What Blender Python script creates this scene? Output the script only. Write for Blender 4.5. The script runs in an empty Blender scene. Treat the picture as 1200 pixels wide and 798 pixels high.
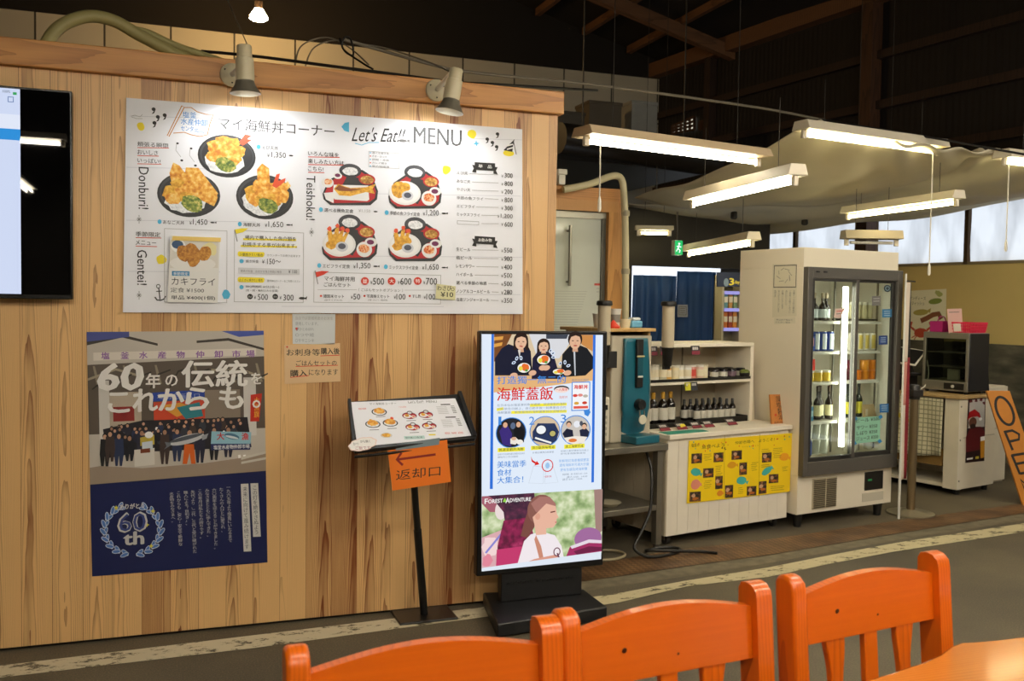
import bpy, math, random
from mathutils import Vector as Vec, Matrix
random.seed(7)
S = bpy.context.scene
C = S.collection
PI = math.pi

# ---------------------------------------------------------------- camera
FPX, CAMH = 1100.0, 1.5                      # focal length in pixels of the 1200x798 frame, eye height
YAW, PITCH, ROLL = math.radians(20), math.radians(2.35), math.radians(.89)
ZV = Vec((0, 0, 1)); OC = Vec((0, 0, CAMH))
_f0 = Vec((math.sin(YAW), math.cos(YAW), 0)); _r0 = Vec((math.cos(YAW), -math.sin(YAW), 0))
FW = _f0*math.cos(PITCH) - ZV*math.sin(PITCH)
_up = ZV*math.cos(PITCH) + _f0*math.sin(PITCH)
RT = _r0*math.cos(ROLL) + _up*math.sin(ROLL)
UP = _up*math.cos(ROLL) - _r0*math.sin(ROLL)
cam = bpy.data.cameras.new('camera'); camo = bpy.data.objects.new('camera', cam); C.objects.link(camo)
cam.sensor_width = 36; cam.lens = 36*FPX/1200; cam.clip_start = .05
camo.matrix_world = Matrix(((RT.x, UP.x, -FW.x, OC.x), (RT.y, UP.y, -FW.y, OC.y), (RT.z, UP.z, -FW.z, OC.z), (0, 0, 0, 1)))
cam.dof.use_dof = True; cam.dof.focus_distance = 4.4; cam.dof.aperture_fstop = 5.6
S.camera = camo
S.view_settings.view_transform = 'Standard'; S.view_settings.look = 'None'
S.view_settings.gamma = 1; S.view_settings.use_curve_mapping = False
S.view_settings.exposure = 0.47
S.cycles.use_denoising = True
S.cycles.max_bounces = 6; S.cycles.transparent_max_bounces = 12
S.cycles.sample_clamp_indirect = 4.0
TUBE, TUBE_SEEN, SPOT_W, DAY = 74.0, 24.0, 4.2, 1.1
SCREEN = .73                                  # how bright the lit screens and signs are

# ---------------------------------------------------------------- daylight outside the hall
W = bpy.data.worlds.new('daylight'); S.world = W; W.use_nodes = True
W.node_tree.nodes['Background'].inputs[0].default_value = (.86, .92, 1, 1)
W.node_tree.nodes['Background'].inputs[1].default_value = DAY

# ---------------------------------------------------------------- helpers
def ray(x, y): return FW + RT*((x-600)/FPX) + UP*((399-y)/FPX)
def flo(x, y, z=0.0):
    d = ray(x, y); return OC + d*((z-CAMH)/d.z)
def at(x, y, dep): return OC + ray(x, y)*dep
def hitY(x, y, Y):
    d = ray(x, y); return OC + d*(Y/d.y)
def hitP(x, y, P, n):
    d = ray(x, y); return OC + d*((P-OC).dot(n)/d.dot(n))

def lin(h):
    if not isinstance(h, str): return tuple(h)
    h = h.lstrip('#'); o = []
    for i in (0, 2, 4):
        c = int(h[i:i+2], 16)/255
        o.append(c/12.92 if c <= .04045 else ((c+.055)/1.055)**2.4)
    return tuple(o)

_M = {}
def nodes(m):
    m.use_nodes = True; nt = m.node_tree
    return nt, nt.nodes.get('Principled BSDF')
def setin(b, k, v):
    if k in b.inputs: b.inputs[k].default_value = v
def mat(h, r=.5, metal=0.0, coat=0.0, var=0.0, sc=8.0, bump=0.0):
    key = (h, r, metal, coat, var, sc, bump)
    if key in _M: return _M[key]
    m = bpy.data.materials.new('paint_%d' % len(_M)); nt, b = nodes(m); c = lin(h)
    b.inputs['Base Color'].default_value = (*c, 1); b.inputs['Roughness'].default_value = r
    b.inputs['Metallic'].default_value = metal; setin(b, 'Coat Weight', coat); setin(b, 'Coat Roughness', .12)
    if var or bump:
        t = nt.nodes.new('ShaderNodeTexCoord'); n = nt.nodes.new('ShaderNodeTexNoise')
        n.inputs['Scale'].default_value = sc; n.inputs['Detail'].default_value = 5
        nt.links.new(t.outputs['Object'], n.inputs['Vector'])
        if var:
            rp = nt.nodes.new('ShaderNodeValToRGB')
            rp.color_ramp.elements[0].position = .3; rp.color_ramp.elements[1].position = .7
            rp.color_ramp.elements[0].color = (*[x*(1-var) for x in c], 1)
            rp.color_ramp.elements[1].color = (*[min(1, x*(1+var*.6)) for x in c], 1)
            nt.links.new(n.outputs['Fac'], rp.inputs[0]); nt.links.new(rp.outputs[0], b.inputs['Base Color'])
        if bump:
            bp = nt.nodes.new('ShaderNodeBump'); bp.inputs['Strength'].default_value = bump; bp.inputs['Distance'].default_value = .01
            nt.links.new(n.outputs['Fac'], bp.inputs['Height']); nt.links.new(bp.outputs[0], b.inputs['Normal'])
    _M[key] = m; return m
def glow(h, s=1.0):
    key = ('glow', h, s)
    if key in _M: return _M[key]
    m = bpy.data.materials.new('lit_%d' % len(_M)); nt, b = nodes(m); c = lin(h)
    b.inputs['Base Color'].default_value = (.01, .01, .01, 1); b.inputs['Roughness'].default_value = .9
    setin(b, 'Specular IOR Level', 0.0)
    b.inputs['Emission Color'].default_value = (*c, 1); b.inputs['Emission Strength'].default_value = s*SCREEN if s < 3 else s
    _M[key] = m; return m
def ramp_mat(name, stops, scale=20., r=.5, emit=0, stretch=(1, 1, 1), detail=4):
    """A surface coloured by a noise pattern (printed food, foliage, worn metal)."""
    key = ('ramp', name)
    if key in _M: return _M[key]
    m = bpy.data.materials.new(name); nt, b = nodes(m)
    t = nt.nodes.new('ShaderNodeTexCoord'); mp = nt.nodes.new('ShaderNodeMapping'); n = nt.nodes.new('ShaderNodeTexNoise')
    mp.inputs['Scale'].default_value = stretch; n.inputs['Scale'].default_value = scale; n.inputs['Detail'].default_value = detail
    rp = nt.nodes.new('ShaderNodeValToRGB'); el = rp.color_ramp.elements
    while len(el) < len(stops): el.new(.5)
    for e, (p, h) in zip(el, stops): e.position = p; e.color = (*lin(h), 1)
    nt.links.new(t.outputs['Object'], mp.inputs[0]); nt.links.new(mp.outputs[0], n.inputs['Vector'])
    nt.links.new(n.outputs['Fac'], rp.inputs[0]); b.inputs['Roughness'].default_value = r
    if emit:
        b.inputs['Base Color'].default_value = (.01, .01, .01, 1); setin(b, 'Specular IOR Level', 0.0)
        nt.links.new(rp.outputs[0], b.inputs['Emission Color']); b.inputs['Emission Strength'].default_value = emit*SCREEN
    else: nt.links.new(rp.outputs[0], b.inputs['Base Color'])
    _M[key] = m; return m
def glass(tint='#ffffff', gloss=.07, rough=.02):
    key = ('glass', tint, gloss, rough)
    if key in _M: return _M[key]
    m = bpy.data.materials.new('clear_glass_%d' % len(_M)); m.use_nodes = True; nt = m.node_tree
    for n in list(nt.nodes): nt.nodes.remove(n)
    o = nt.nodes.new('ShaderNodeOutputMaterial'); x = nt.nodes.new('ShaderNodeMixShader')
    a = nt.nodes.new('ShaderNodeBsdfTransparent'); g = nt.nodes.new('ShaderNodeBsdfGlossy')
    a.inputs[0].default_value = (*lin(tint), 1); g.inputs['Roughness'].default_value = rough; x.inputs[0].default_value = gloss
    nt.links.new(a.outputs[0], x.inputs[1]); nt.links.new(g.outputs[0], x.inputs[2]); nt.links.new(x.outputs[0], o.inputs[0])
    _M[key] = m; return m
def frosted(name, h, trans=.5, r=.4, var=0.0):
    """Milky sheet that lets light through (window film, frosted glass)."""
    key = ('fr', name)
    if key in _M: return _M[key]
    m = bpy.data.materials.new(name); m.use_nodes = True; nt = m.node_tree; b = nt.nodes['Principled BSDF']
    b.inputs['Base Color'].default_value = (*lin(h), 1); b.inputs['Roughness'].default_value = r
    o = nt.nodes['Material Output']; x = nt.nodes.new('ShaderNodeMixShader'); t = nt.nodes.new('ShaderNodeBsdfTranslucent')
    t.inputs[0].default_value = (*lin(h), 1); x.inputs[0].default_value = trans
    if var:
        tc = nt.nodes.new('ShaderNodeTexCoord'); mp = nt.nodes.new('ShaderNodeMapping'); mp.inputs['Scale'].default_value = (1, 3.5, 1.2); n = nt.nodes.new('ShaderNodeTexNoise'); n.inputs['Scale'].default_value = 1.0; n.inputs['Detail'].default_value = 3
        rp = nt.nodes.new('ShaderNodeValToRGB'); rp.color_ramp.elements[0].position = .35; rp.color_ramp.elements[1].position = .62; c = lin(h)
        rp.color_ramp.elements[0].color = (*[q*(1-var) for q in c], 1); rp.color_ramp.elements[1].color = (*c, 1)
        nt.links.new(tc.outputs['Object'], mp.inputs[0]); nt.links.new(mp.outputs[0], n.inputs['Vector']); nt.links.new(n.outputs['Fac'], rp.inputs[0]); nt.links.new(rp.outputs[0], t.inputs[0]); nt.links.new(rp.outputs[0], b.inputs['Base Color'])
    nt.links.new(b.outputs[0], x.inputs[1]); nt.links.new(t.outputs[0], x.inputs[2]); nt.links.new(x.outputs[0], o.inputs[0])
    _M[key] = m; return m

def wood(name, pale, dark, plank=None, axis='z', across='x', freq=9.0, r=.45, coat=0.0, tone=.35, knots=False, streak=1.0):
    """Timber with cathedral grain running along AXIS; PLANK is the width of each board across ACROSS."""
    if name in _M: return _M[name]
    m = bpy.data.materials.new(name); nt, b = nodes(m); N = nt.nodes.new; L = nt.links.new
    def mth(op, a, c=None, d=None):
        n = N('ShaderNodeMath'); n.operation = op
        for i, v in enumerate((a, c, d)):
            if v is None: continue
            if isinstance(v, (int, float)): n.inputs[i].default_value = v
            else: L(v, n.inputs[i])
        return n.outputs[0]
    tc = N('ShaderNodeTexCoord'); sp = N('ShaderNodeSeparateXYZ'); L(tc.outputs['Object'], sp.inputs[0])
    ax = {'x': sp.outputs[0], 'y': sp.outputs[1], 'z': sp.outputs[2]}
    l, u = ax[axis], ax[across]; other = [ax[k] for k in 'xyz' if k not in (axis, across)][0]
    pw = plank or 1.0
    up = mth('DIVIDE', u, pw); idx = mth('FLOOR', up); fr = mth('SUBTRACT', mth('FRACT', up), .5)
    if not plank: fr = u; idx = mth('MULTIPLY', u, 0.0)
    wn = N('ShaderNodeTexWhiteNoise'); wn.noise_dimensions = '1D'; L(idx, wn.inputs['W'])
    rnd = wn.outputs['Value']
    wn2 = N('ShaderNodeTexWhiteNoise'); wn2.noise_dimensions = '1D'; L(mth('ADD', idx, 37.3), wn2.inputs['W']); rnd2 = wn2.outputs['Value']
    cv = N('ShaderNodeCombineXYZ')
    L(mth('MULTIPLY', u, 14.0), cv.inputs[0]); L(mth('ADD', mth('MULTIPLY', l, 1.6), mth('MULTIPLY', rnd, 50.)), cv.inputs[1]); L(mth('MULTIPLY', other, 14.0), cv.inputs[2])
    nz = N('ShaderNodeTexNoise'); nz.inputs['Scale'].default_value = 1.0; nz.inputs['Detail'].default_value = 3; L(cv.outputs[0], nz.inputs['Vector'])
    off = mth('MULTIPLY', mth('SUBTRACT', rnd2, .5), .9 if plank else 0.0)
    du = mth('SUBTRACT', fr, off)
    k = 4.0 if plank else 60.0
    ring = mth('ADD', mth('ADD', mth('MULTIPLY', mth('MULTIPLY', du, du), k), mth('MULTIPLY', l, mth('ADD', mth('MULTIPLY', rnd, .5), .12))), mth('MULTIPLY', nz.outputs['Fac'], .55))
    sw = mth('FRACT', mth('MULTIPLY', ring, freq))
    line = mth('POWER', sw, 3.0)
    # fine fibre
    cv2 = N('ShaderNodeCombineXYZ'); L(mth('MULTIPLY', u, 160.0), cv2.inputs[0]); L(mth('MULTIPLY', l, 3.0), cv2.inputs[1]); L(mth('MULTIPLY', other, 160.), cv2.inputs[2])
    fb = N('ShaderNodeTexNoise'); fb.inputs['Scale'].default_value = 1.0; fb.inputs['Detail'].default_value = 2; L(cv2.outputs[0], fb.inputs['Vector'])
    heart = mth('MULTIPLY', mth('SUBTRACT', 1.0, mth('MINIMUM', mth('MULTIPLY', mth('ABSOLUTE', mth('ADD', du, mth('MULTIPLY', mth('SUBTRACT', nz.outputs['Fac'], .5), .8))), 3.2), 1.0)), mth('GREATER_THAN', rnd, .45)) if plank else mth('MULTIPLY', nz.outputs['Fac'], .5)
    fac = mth('ADD', mth('ADD', mth('MULTIPLY', line, .55*streak), mth('MULTIPLY', mth('SUBTRACT', fb.outputs['Fac'], .5), .35*streak)), mth('ADD', mth('MULTIPLY', heart, .5), mth('MULTIPLY', mth('SUBTRACT', rnd2, .5), tone)))
    if plank:
        edge = mth('GREATER_THAN', mth('ABSOLUTE', fr), .492)
        fac = mth('ADD', fac, mth('MULTIPLY', edge, .9))
    mx = N('ShaderNodeMix'); mx.data_type = 'RGBA'; mx.clamp_factor = True
    L(fac, mx.inputs[0]); mx.inputs[6].default_value = (*lin(pale), 1); mx.inputs[7].default_value = (*lin(dark), 1)
    L(mx.outputs[2], b.inputs['Base Color']); b.inputs['Roughness'].default_value = r
    setin(b, 'Coat Weight', coat); setin(b, 'Coat Roughness', .1)
    _M[name] = m; return m

class MB:
    """Collects shapes; build() links them as ONE mesh object."""
    def __init__(s): s.v = []; s.f = []; s.mi = []; s.ms = []; s.X = None
    def mid(s, m):
        if m not in s.ms: s.ms.append(m)
        return s.ms.index(m)
    def add(s, vs, fs, m):
        o = len(s.v); k = s.mid(m)
        s.v += [(s.X @ Vec(p)) if s.X else Vec(p) for p in vs]
        for f in fs: s.f.append([i+o for i in f]); s.mi.append(k)
        return s
    def box(s, x0, x1, y0, y1, z0, z1, m):
        p = [(x, y, z) for z in (z0, z1) for y in (y0, y1) for x in (x0, x1)]
        return s.hexa(p, m)
    def hexa(s, p, m):
        return s.add(p, [(0, 2, 3, 1), (4, 5, 7, 6), (0, 1, 5, 4), (2, 6, 7, 3), (0, 4, 6, 2), (1, 3, 7, 5)], m)
    def tube(s, path, r, m, n=8, closed=False):
        P = [Vec(p) for p in path]; k = len(P); vs = []; fs = []; pu = None
        for i, p in enumerate(P):
            if closed: t = P[(i+1) % k] - P[i-1]
            else: t = P[min(i+1, k-1)] - P[max(i-1, 0)]
            t.normalize()
            if pu is None: pu = t.orthogonal().normalized()
            else:
                pu = pu - t*pu.dot(t)
                pu = pu.normalized() if pu.length > 1e-6 else t.orthogonal().normalized()
            w = t.cross(pu); rr = r[i] if isinstance(r, (list, tuple)) else r
            vs += [p + (pu*math.cos(2*PI*j/n) + w*math.sin(2*PI*j/n))*rr for j in range(n)]
        for i in range(k if closed else k-1):
            a, b2 = i*n, ((i+1) % k)*n
            for j in range(n): fs.append((a+j, a+(j+1) % n, b2+(j+1) % n, b2+j))
        if not closed: fs += [tuple(range(n))[::-1], tuple(range((k-1)*n, k*n))]
        return s.add(vs, fs, m)
    def lathe(s, prof, m, c=(0, 0, 0), n=16, ax=None, cap=True):
        """PROF = [(radius, height)] turned about AX (default z) at C."""
        c = Vec(c); a = Vec(ax).normalized() if ax is not None else ZV
        u = a.orthogonal().normalized() if ax is not None else Vec((1, 0, 0)); w = a.cross(u); vs = []; fs = []
        for r, h in prof: vs += [c + a*h + (u*math.cos(2*PI*j/n) + w*math.sin(2*PI*j/n))*r for j in range(n)]
        for i in range(len(prof)-1):
            for j in range(n): fs.append((i*n+j, i*n+(j+1) % n, (i+1)*n+(j+1) % n, (i+1)*n+j))
        if cap: fs += [tuple(range(n))[::-1], tuple(range((len(prof)-1)*n, len(prof)*n))]
        return s.add(vs, fs, m)
    def prism(s, poly, ext, m):
        k = len(poly); e = Vec(ext); vs = [Vec(p) for p in poly]; vs += [p+e for p in vs]
        fs = [tuple(range(k))[::-1], tuple(range(k, 2*k))] + [(i, (i+1) % k, (i+1) % k+k, i+k) for i in range(k)]
        return s.add(vs, fs, m)
    def grid(s, fn, nu, nv, m):
        vs = [fn(i/nu, j/nv) for j in range(nv+1) for i in range(nu+1)]
        fs = [(j*(nu+1)+i, j*(nu+1)+i+1, (j+1)*(nu+1)+i+1, (j+1)*(nu+1)+i) for j in range(nv) for i in range(nu)]
        return s.add(vs, fs, m)
    def bar(s, p, q, w, h, m, up=ZV):
        p, q = Vec(p), Vec(q); t = (q-p).normalized(); a = t.cross(Vec(up))
        a = (a.normalized() if a.length > 1e-5 else t.orthogonal().normalized())*w/2; b2 = a.cross(t).normalized()*h/2
        return s.hexa([p-a-b2, p+a-b2, q-a-b2, q+a-b2, p-a+b2, p+a+b2, q-a+b2, q+a+b2], m)
    def build(s, name, parent=None, world=False, bev=0.0, smooth=True, origin=None, seg=2):
        me = bpy.data.meshes.new(name); o = bpy.data.objects.new(name, me); C.objects.link(o)
        vs = s.v
        if parent is not None:
            o.parent = parent
            if world:
                inv = parent.matrix_basis.inverted(); vs = [inv @ v for v in vs]
        else:
            if origin is None:
                xs, ys, zs = zip(*[tuple(v) for v in vs]); origin = Vec(((min(xs)+max(xs))/2, (min(ys)+max(ys))/2, min(zs)))
            origin = Vec(origin); o.location = origin; vs = [v-origin for v in vs]
        me.from_pydata([tuple(v) for v in vs], [], s.f)
        for m in s.ms: me.materials.append(m)
        me.polygons.foreach_set('material_index', s.mi)
        if smooth:
            me.polygons.foreach_set('use_smooth', [True]*len(me.polygons)); me.set_sharp_from_angle(angle=math.radians(38))
        me.update()
        if bev:
            md = o.modifiers.new('rounding', 'BEVEL'); md.width = bev; md.segments = seg; md.limit_method = 'ANGLE'; md.angle_limit = math.radians(40)
        return o

def tag(o, label=None, cat=None, group=None, kind=None):
    if label: o['label'] = label
    if cat: o['category'] = cat
    if group: o['group'] = group
    if kind: o['kind'] = kind
    return o
def thing(name, label, cat, loc=(0, 0, 0), rz=0.0, group=None):
    o = bpy.data.objects.new(name, None); C.objects.link(o); o.empty_display_size = .05
    o.matrix_basis = Matrix.Translation(Vec(loc)) @ Matrix.Rotation(rz, 4, 'Z')
    return tag(o, label, cat, group)
def struct(o): o['kind'] = 'structure'; return o
def dup(root, loc, rz, label, group=None):
    r = root.copy(); C.objects.link(r); r.matrix_basis = Matrix.Translation(Vec(loc)) @ Matrix.Rotation(rz, 4, 'Z'); r['label'] = label
    if group: r['group'] = group
    for ch in list(root.children):
        c = ch.copy(); C.objects.link(c); c.parent = r
        for g in list(ch.children):
            d = g.copy(); C.objects.link(d); d.parent = c
    return r
ORD = ['first', 'second', 'third', 'fourth', 'fifth', 'sixth', 'seventh', 'eighth', 'ninth', 'tenth', 'eleventh', 'twelfth', 'thirteenth', 'fourteenth']

_G = {}
def glyphs(body):
    key = body
    if key not in _G:
        cu = bpy.data.curves.new('lettering', 'FONT'); cu.body = body; cu.resolution_u = 2; cu.space_line = .95
        if '\n' in body: cu.align_x = 'CENTER'
        o = bpy.data.objects.new('lettering', cu); C.objects.link(o)
        me = bpy.data.meshes.new_from_object(o.evaluated_get(bpy.context.evaluated_depsgraph_get()))
        vs = [(v.co.x, v.co.y) for v in me.vertices]; fs = [tuple(p.vertices) for p in me.polygons]
        bpy.data.objects.remove(o); bpy.data.curves.remove(cu); bpy.data.meshes.remove(me)
        x0 = min(v[0] for v in vs); x1 = max(v[0] for v in vs); y0 = min(v[1] for v in vs); y1 = max(v[1] for v in vs)
        _G[key] = ([((x-x0)/max(x1-x0, 1e-6), (y-y0)/max(y1-y0, 1e-6)) for x, y in vs], fs, (x1-x0)/max(y1-y0, 1e-6))
    return _G[key]

class Print:
    """Flat printing on a real sheet: positions on the sheet are read off the photograph and carried to its plane."""
    def __init__(s, P, ax=(1, 0, 0), az=(0, 0, 1), step=1e-5, mb=None):
        s.P = Vec(P); s.ax = Vec(ax).normalized(); s.az = Vec(az).normalized(); s.n = s.ax.cross(s.az).normalized()
        s.mb = mb or MB(); s.step = step; s.k = 2
    def ab(s, x, y):
        d = hitP(x, y, s.P, s.n) - s.P; return d.dot(s.ax), d.dot(s.az)
    def w(s, a, b, k=None): return s.P + s.ax*a + s.az*b + s.n*(s.step*(s.k if k is None else k))
    def raw(s, pts, m):                               # pts in sheet coordinates
        s.k += 1; s.mb.add([s.w(a, b) for a, b in pts], [tuple(range(len(pts)))], m)
    def poly(s, pts, m): s.raw([s.ab(*p) for p in pts], m)
    def rect(s, x0, y0, x1, y1, m):
        a0, b0 = s.ab(x0, y0); a1, b1 = s.ab(x1, y1); s.raw([(a0, b0), (a1, b0), (a1, b1), (a0, b1)], m)
    def frame(s, x0, y0, x1, y1, t, m):
        a0, b0 = s.ab(x0, y0); a1, b1 = s.ab(x1, y1); t = t*abs(s.ab(x0+1, y0)[0]-a0)
        for q in ((a0, b0, a1, b0-t), (a0, b1+t, a1, b1), (a0, b0-t, a0+t, b1+t), (a1-t, b0-t, a1, b1+t)):
            s.raw([(q[0], q[1]), (q[2], q[1]), (q[2], q[3]), (q[0], q[3])], m)
    def ell(s, cx, cy, rx, ry, m, n=20, rot=0.0, wob=0.0, seed=0):
        rd = random.Random(seed or int(cx*13+cy*7)); a, b = s.ab(cx, cy); sx = s.ab(cx+1, cy)[0]-a; sy = b-s.ab(cx, cy+1)[1]
        pts = []
        for i in range(n):
            t = 2*PI*i/n; q = 1+rd.uniform(-wob, wob); X, Y = rx*math.cos(t)*q, ry*math.sin(t)*q
            pts.append((a+(X*math.cos(rot)-Y*math.sin(rot))*sx, b+(X*math.sin(rot)+Y*math.cos(rot))*sy))
        s.raw(pts, m)
    def ring(s, cx, cy, rx, ry, t, m, n=24):
        a, b = s.ab(cx, cy); sx = s.ab(cx+1, cy)[0]-a; sy = b-s.ab(cx, cy+1)[1]; s.k += 1
        vs = [s.w(a+(rx-q)*math.cos(2*PI*i/n)*sx, b+(ry-q)*math.sin(2*PI*i/n)*sy) for q in (0, t) for i in range(n)]
        s.mb.add(vs, [(i, (i+1) % n, (i+1) % n+n, i+n) for i in range(n)], m)
    def line(s, pts, t, m):
        q = [Vec(s.ab(*p)) for p in pts]; u = abs(s.ab(pts[0][0]+1, pts[0][1])[0]-s.ab(*pts[0])[0]); s.k += 1
        vs = []
        for i, p in enumerate(q):
            d = (q[min(i+1, len(q)-1)]-q[max(i-1, 0)]).normalized(); nn = Vec((-d.y, d.x))*t*u/2
            vs += [s.w(*(p+nn)), s.w(*(p-nn))]
        s.mb.add(vs, [(2*i, 2*i+1, 2*i+3, 2*i+2) for i in range(len(q)-1)], m)
    def _put(s, body, bold, fn, flip=False):
        g, fs, asp = glyphs(body); k = s.k+.5
        if bold <= 0: offs = [(0, 0)]
        elif bold < .02: offs = [(-bold, 0), (bold, 0)]
        else: offs = [(-bold, 0), (bold, 0), (0, bold*.7), (0, -bold*.7), (-bold*.7, -bold*.5), (bold*.7, bold*.5)]
        for i, (du, dv) in enumerate(offs):
            s.mb.add([s.w(*fn(u+du/max(asp, .05), v+dv), k+.06*i) for u, v in g], [f[::-1] for f in fs] if flip else fs, s.tm)
    def text(s, body, x0, x1, yc, h, m, bold=0.0, shear=0.0, rise=0.0):
        """Line of writing from X0 to X1, its middle at YC by its left end, H high."""
        a0, b0 = s.ab(x0, yc-h/2); _, b1 = s.ab(x0, yc+h/2); a1 = s.ab(x1, yc)[0]; H = b0-b1; L = a1-a0; s.tm = m
        s._put(body, bold, lambda u, v: (a0+u*L+v*H*shear, b1+v*H+u*rise*H))
    def vtext(s, body, xc, y0, y1, wd, m, bold=0.0, lean=0.0):
        """Column of upright characters."""
        a0 = s.ab(xc-wd/2, y0)[0]; a1 = s.ab(xc+wd/2, y0)[0]; b0 = s.ab(xc, y0)[1]; b1 = s.ab(xc+lean, y1)[1]; dl = s.ab(xc+lean, y1)[0]-s.ab(xc, y1)[0]; s.tm = m
        s._put('\n'.join(body), bold*.2, lambda u, v: (a0+u*(a1-a0)+(1-v)*dl, b1+v*(b0-b1)))
    def rtext(s, body, xc, y0, y1, wd, m, bold=0.0):
        """Line turned to read downwards."""
        a0 = s.ab(xc-wd/2, y0)[0]; a1 = s.ab(xc+wd/2, y0)[0]; b0 = s.ab(xc, y0)[1]; b1 = s.ab(xc, y1)[1]; s.tm = m
        s._put(body, bold, lambda u, v: (a0+v*(a1-a0), b0+u*(b1-b0)), True)
    def sheet(s, q, th, m, back=True):
        """The paper, board or panel itself: corners Q (pixels, clockwise from top left), TH thick behind its face."""
        ab = [s.ab(*p) for p in q]
        f = [s.P + s.ax*a + s.az*b for a, b in ab]; s.mb.prism(f, -s.n*th, m); return s
# ================================================================ the hall
WY = 4.37                                                            # front face of the timber wall
RZ = math.radians(11.5)                                              # the shop row stands a little askew to the timber wall
ca, sa = math.cos(math.radians(8)), math.sin(math.radians(8))
PW = Vec((7.677, 6.806, 0)); NW = Vec((ca, sa, 0)); TW = Vec((-sa, ca, 0))    # hall side wall: point, outward normal, direction into depth
def onwall(t, z, off=0.0): return PW + TW*t + ZV*z + NW*off

# floor
def asphalt():
    m = bpy.data.materials.new('worn_asphalt'); nt, b = nodes(m); N = nt.nodes.new; L = nt.links.new
    t = N('ShaderNodeTexCoord'); n1 = N('ShaderNodeTexNoise'); n2 = N('ShaderNodeTexNoise'); n1.inputs['Scale'].default_value = 1.3; n1.inputs['Detail'].default_value = 8
    n2.inputs['Scale'].default_value = 140; n2.inputs['Detail'].default_value = 2
    L(t.outputs['Object'], n1.inputs['Vector']); L(t.outputs['Object'], n2.inputs['Vector'])
    r1 = N('ShaderNodeValToRGB'); r1.color_ramp.elements[0].position = .3; r1.color_ramp.elements[1].position = .75
    r1.color_ramp.elements[0].color = (*lin('#4b4438'), 1); r1.color_ramp.elements[1].color = (*lin('#6f654f'), 1)
    r2 = N('ShaderNodeValToRGB'); r2.color_ramp.elements[0].position = .45; r2.color_ramp.elements[1].position = .8
    r2.color_ramp.elements[0].color = (.75, .75, .75, 1); r2.color_ramp.elements[1].color = (1.5, 1.45, 1.3, 1)
    mx = N('ShaderNodeMix'); mx.data_type = 'RGBA'; mx.blend_type = 'MULTIPLY'; mx.inputs[0].default_value = 1
    L(n1.outputs['Fac'], r1.inputs[0]); L(n2.outputs['Fac'], r2.inputs[0]); L(r1.outputs[0], mx.inputs[6]); L(r2.outputs[0], mx.inputs[7])
    L(mx.outputs[2], b.inputs['Base Color']); b.inputs['Roughness'].default_value = .72
    bp = N('ShaderNodeBump'); bp.inputs['Strength'].default_value = .25; bp.inputs['Distance'].default_value = .004
    L(n2.outputs['Fac'], bp.inputs['Height']); L(bp.outputs[0], b.inputs['Normal']); return m
struct(MB().box(-7, 7.9, -7, 14, -.1, 0, asphalt()).build('floor', smooth=False))

def worn(name, h, keep=.45, sc=30):
    m = bpy.data.materials.new(name); nt, b = nodes(m); N = nt.nodes.new; L = nt.links.new
    b.inputs['Base Color'].default_value = (*lin(h), 1); b.inputs['Roughness'].default_value = .8
    t = N('ShaderNodeTexCoord'); mp = N('ShaderNodeMapping'); mp.inputs['Scale'].default_value = (.7, 1.3, 1)
    n = N('ShaderNodeTexNoise'); n.inputs['Scale'].default_value = sc; n.inputs['Detail'].default_value = 10; n.inputs['Roughness'].default_value = .78
    r = N('ShaderNodeValToRGB'); r.color_ramp.elements[0].position = keep; r.color_ramp.elements[1].position = keep+.06
    x = N('ShaderNodeMixShader'); tr = N('ShaderNodeBsdfTransparent'); o = nt.nodes['Material Output']
    L(t.outputs['Object'], mp.inputs[0]); L(mp.outputs[0], n.inputs['Vector']); L(n.outputs['Fac'], r.inputs[0]); L(r.outputs[0], x.inputs[0])
    L(tr.outputs[0], x.inputs[1]); L(b.outputs[0], x.inputs[2]); L(x.outputs[0], o.inputs[0]); return m
def floor_strip(name, up, lo, m, z):
    b = MB(); vs = []
    for p, q in zip(up, lo): vs += [flo(*p, z=z), flo(*q, z=z)]
    b.add(vs, [(2*i, 2*i+1, 2*i+3, 2*i+2) for i in range(len(up)-1)], m)
    return struct(b.build(name, smooth=False))
floor_strip('floor_marking', [(-60, 787), (0, 780), (300, 744), (425, 729), (560, 712), (640, 702)], [(-60, 800), (0, 794), (300, 759), (425, 742), (560, 724), (640, 713)], worn('worn_white_paint', '#cfc3a2', .41, 11), .002)
floor_strip('floor_marking', [(690, 700), (725, 695), (800, 681), (900, 665), (975, 650), (1050, 636), (1240, 607)], [(690, 711), (725, 706), (805, 687), (900, 676), (975, 660), (1050, 646), (1240, 617)], worn('worn_cream_paint', '#c3b690', .40, 11), .002)
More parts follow.
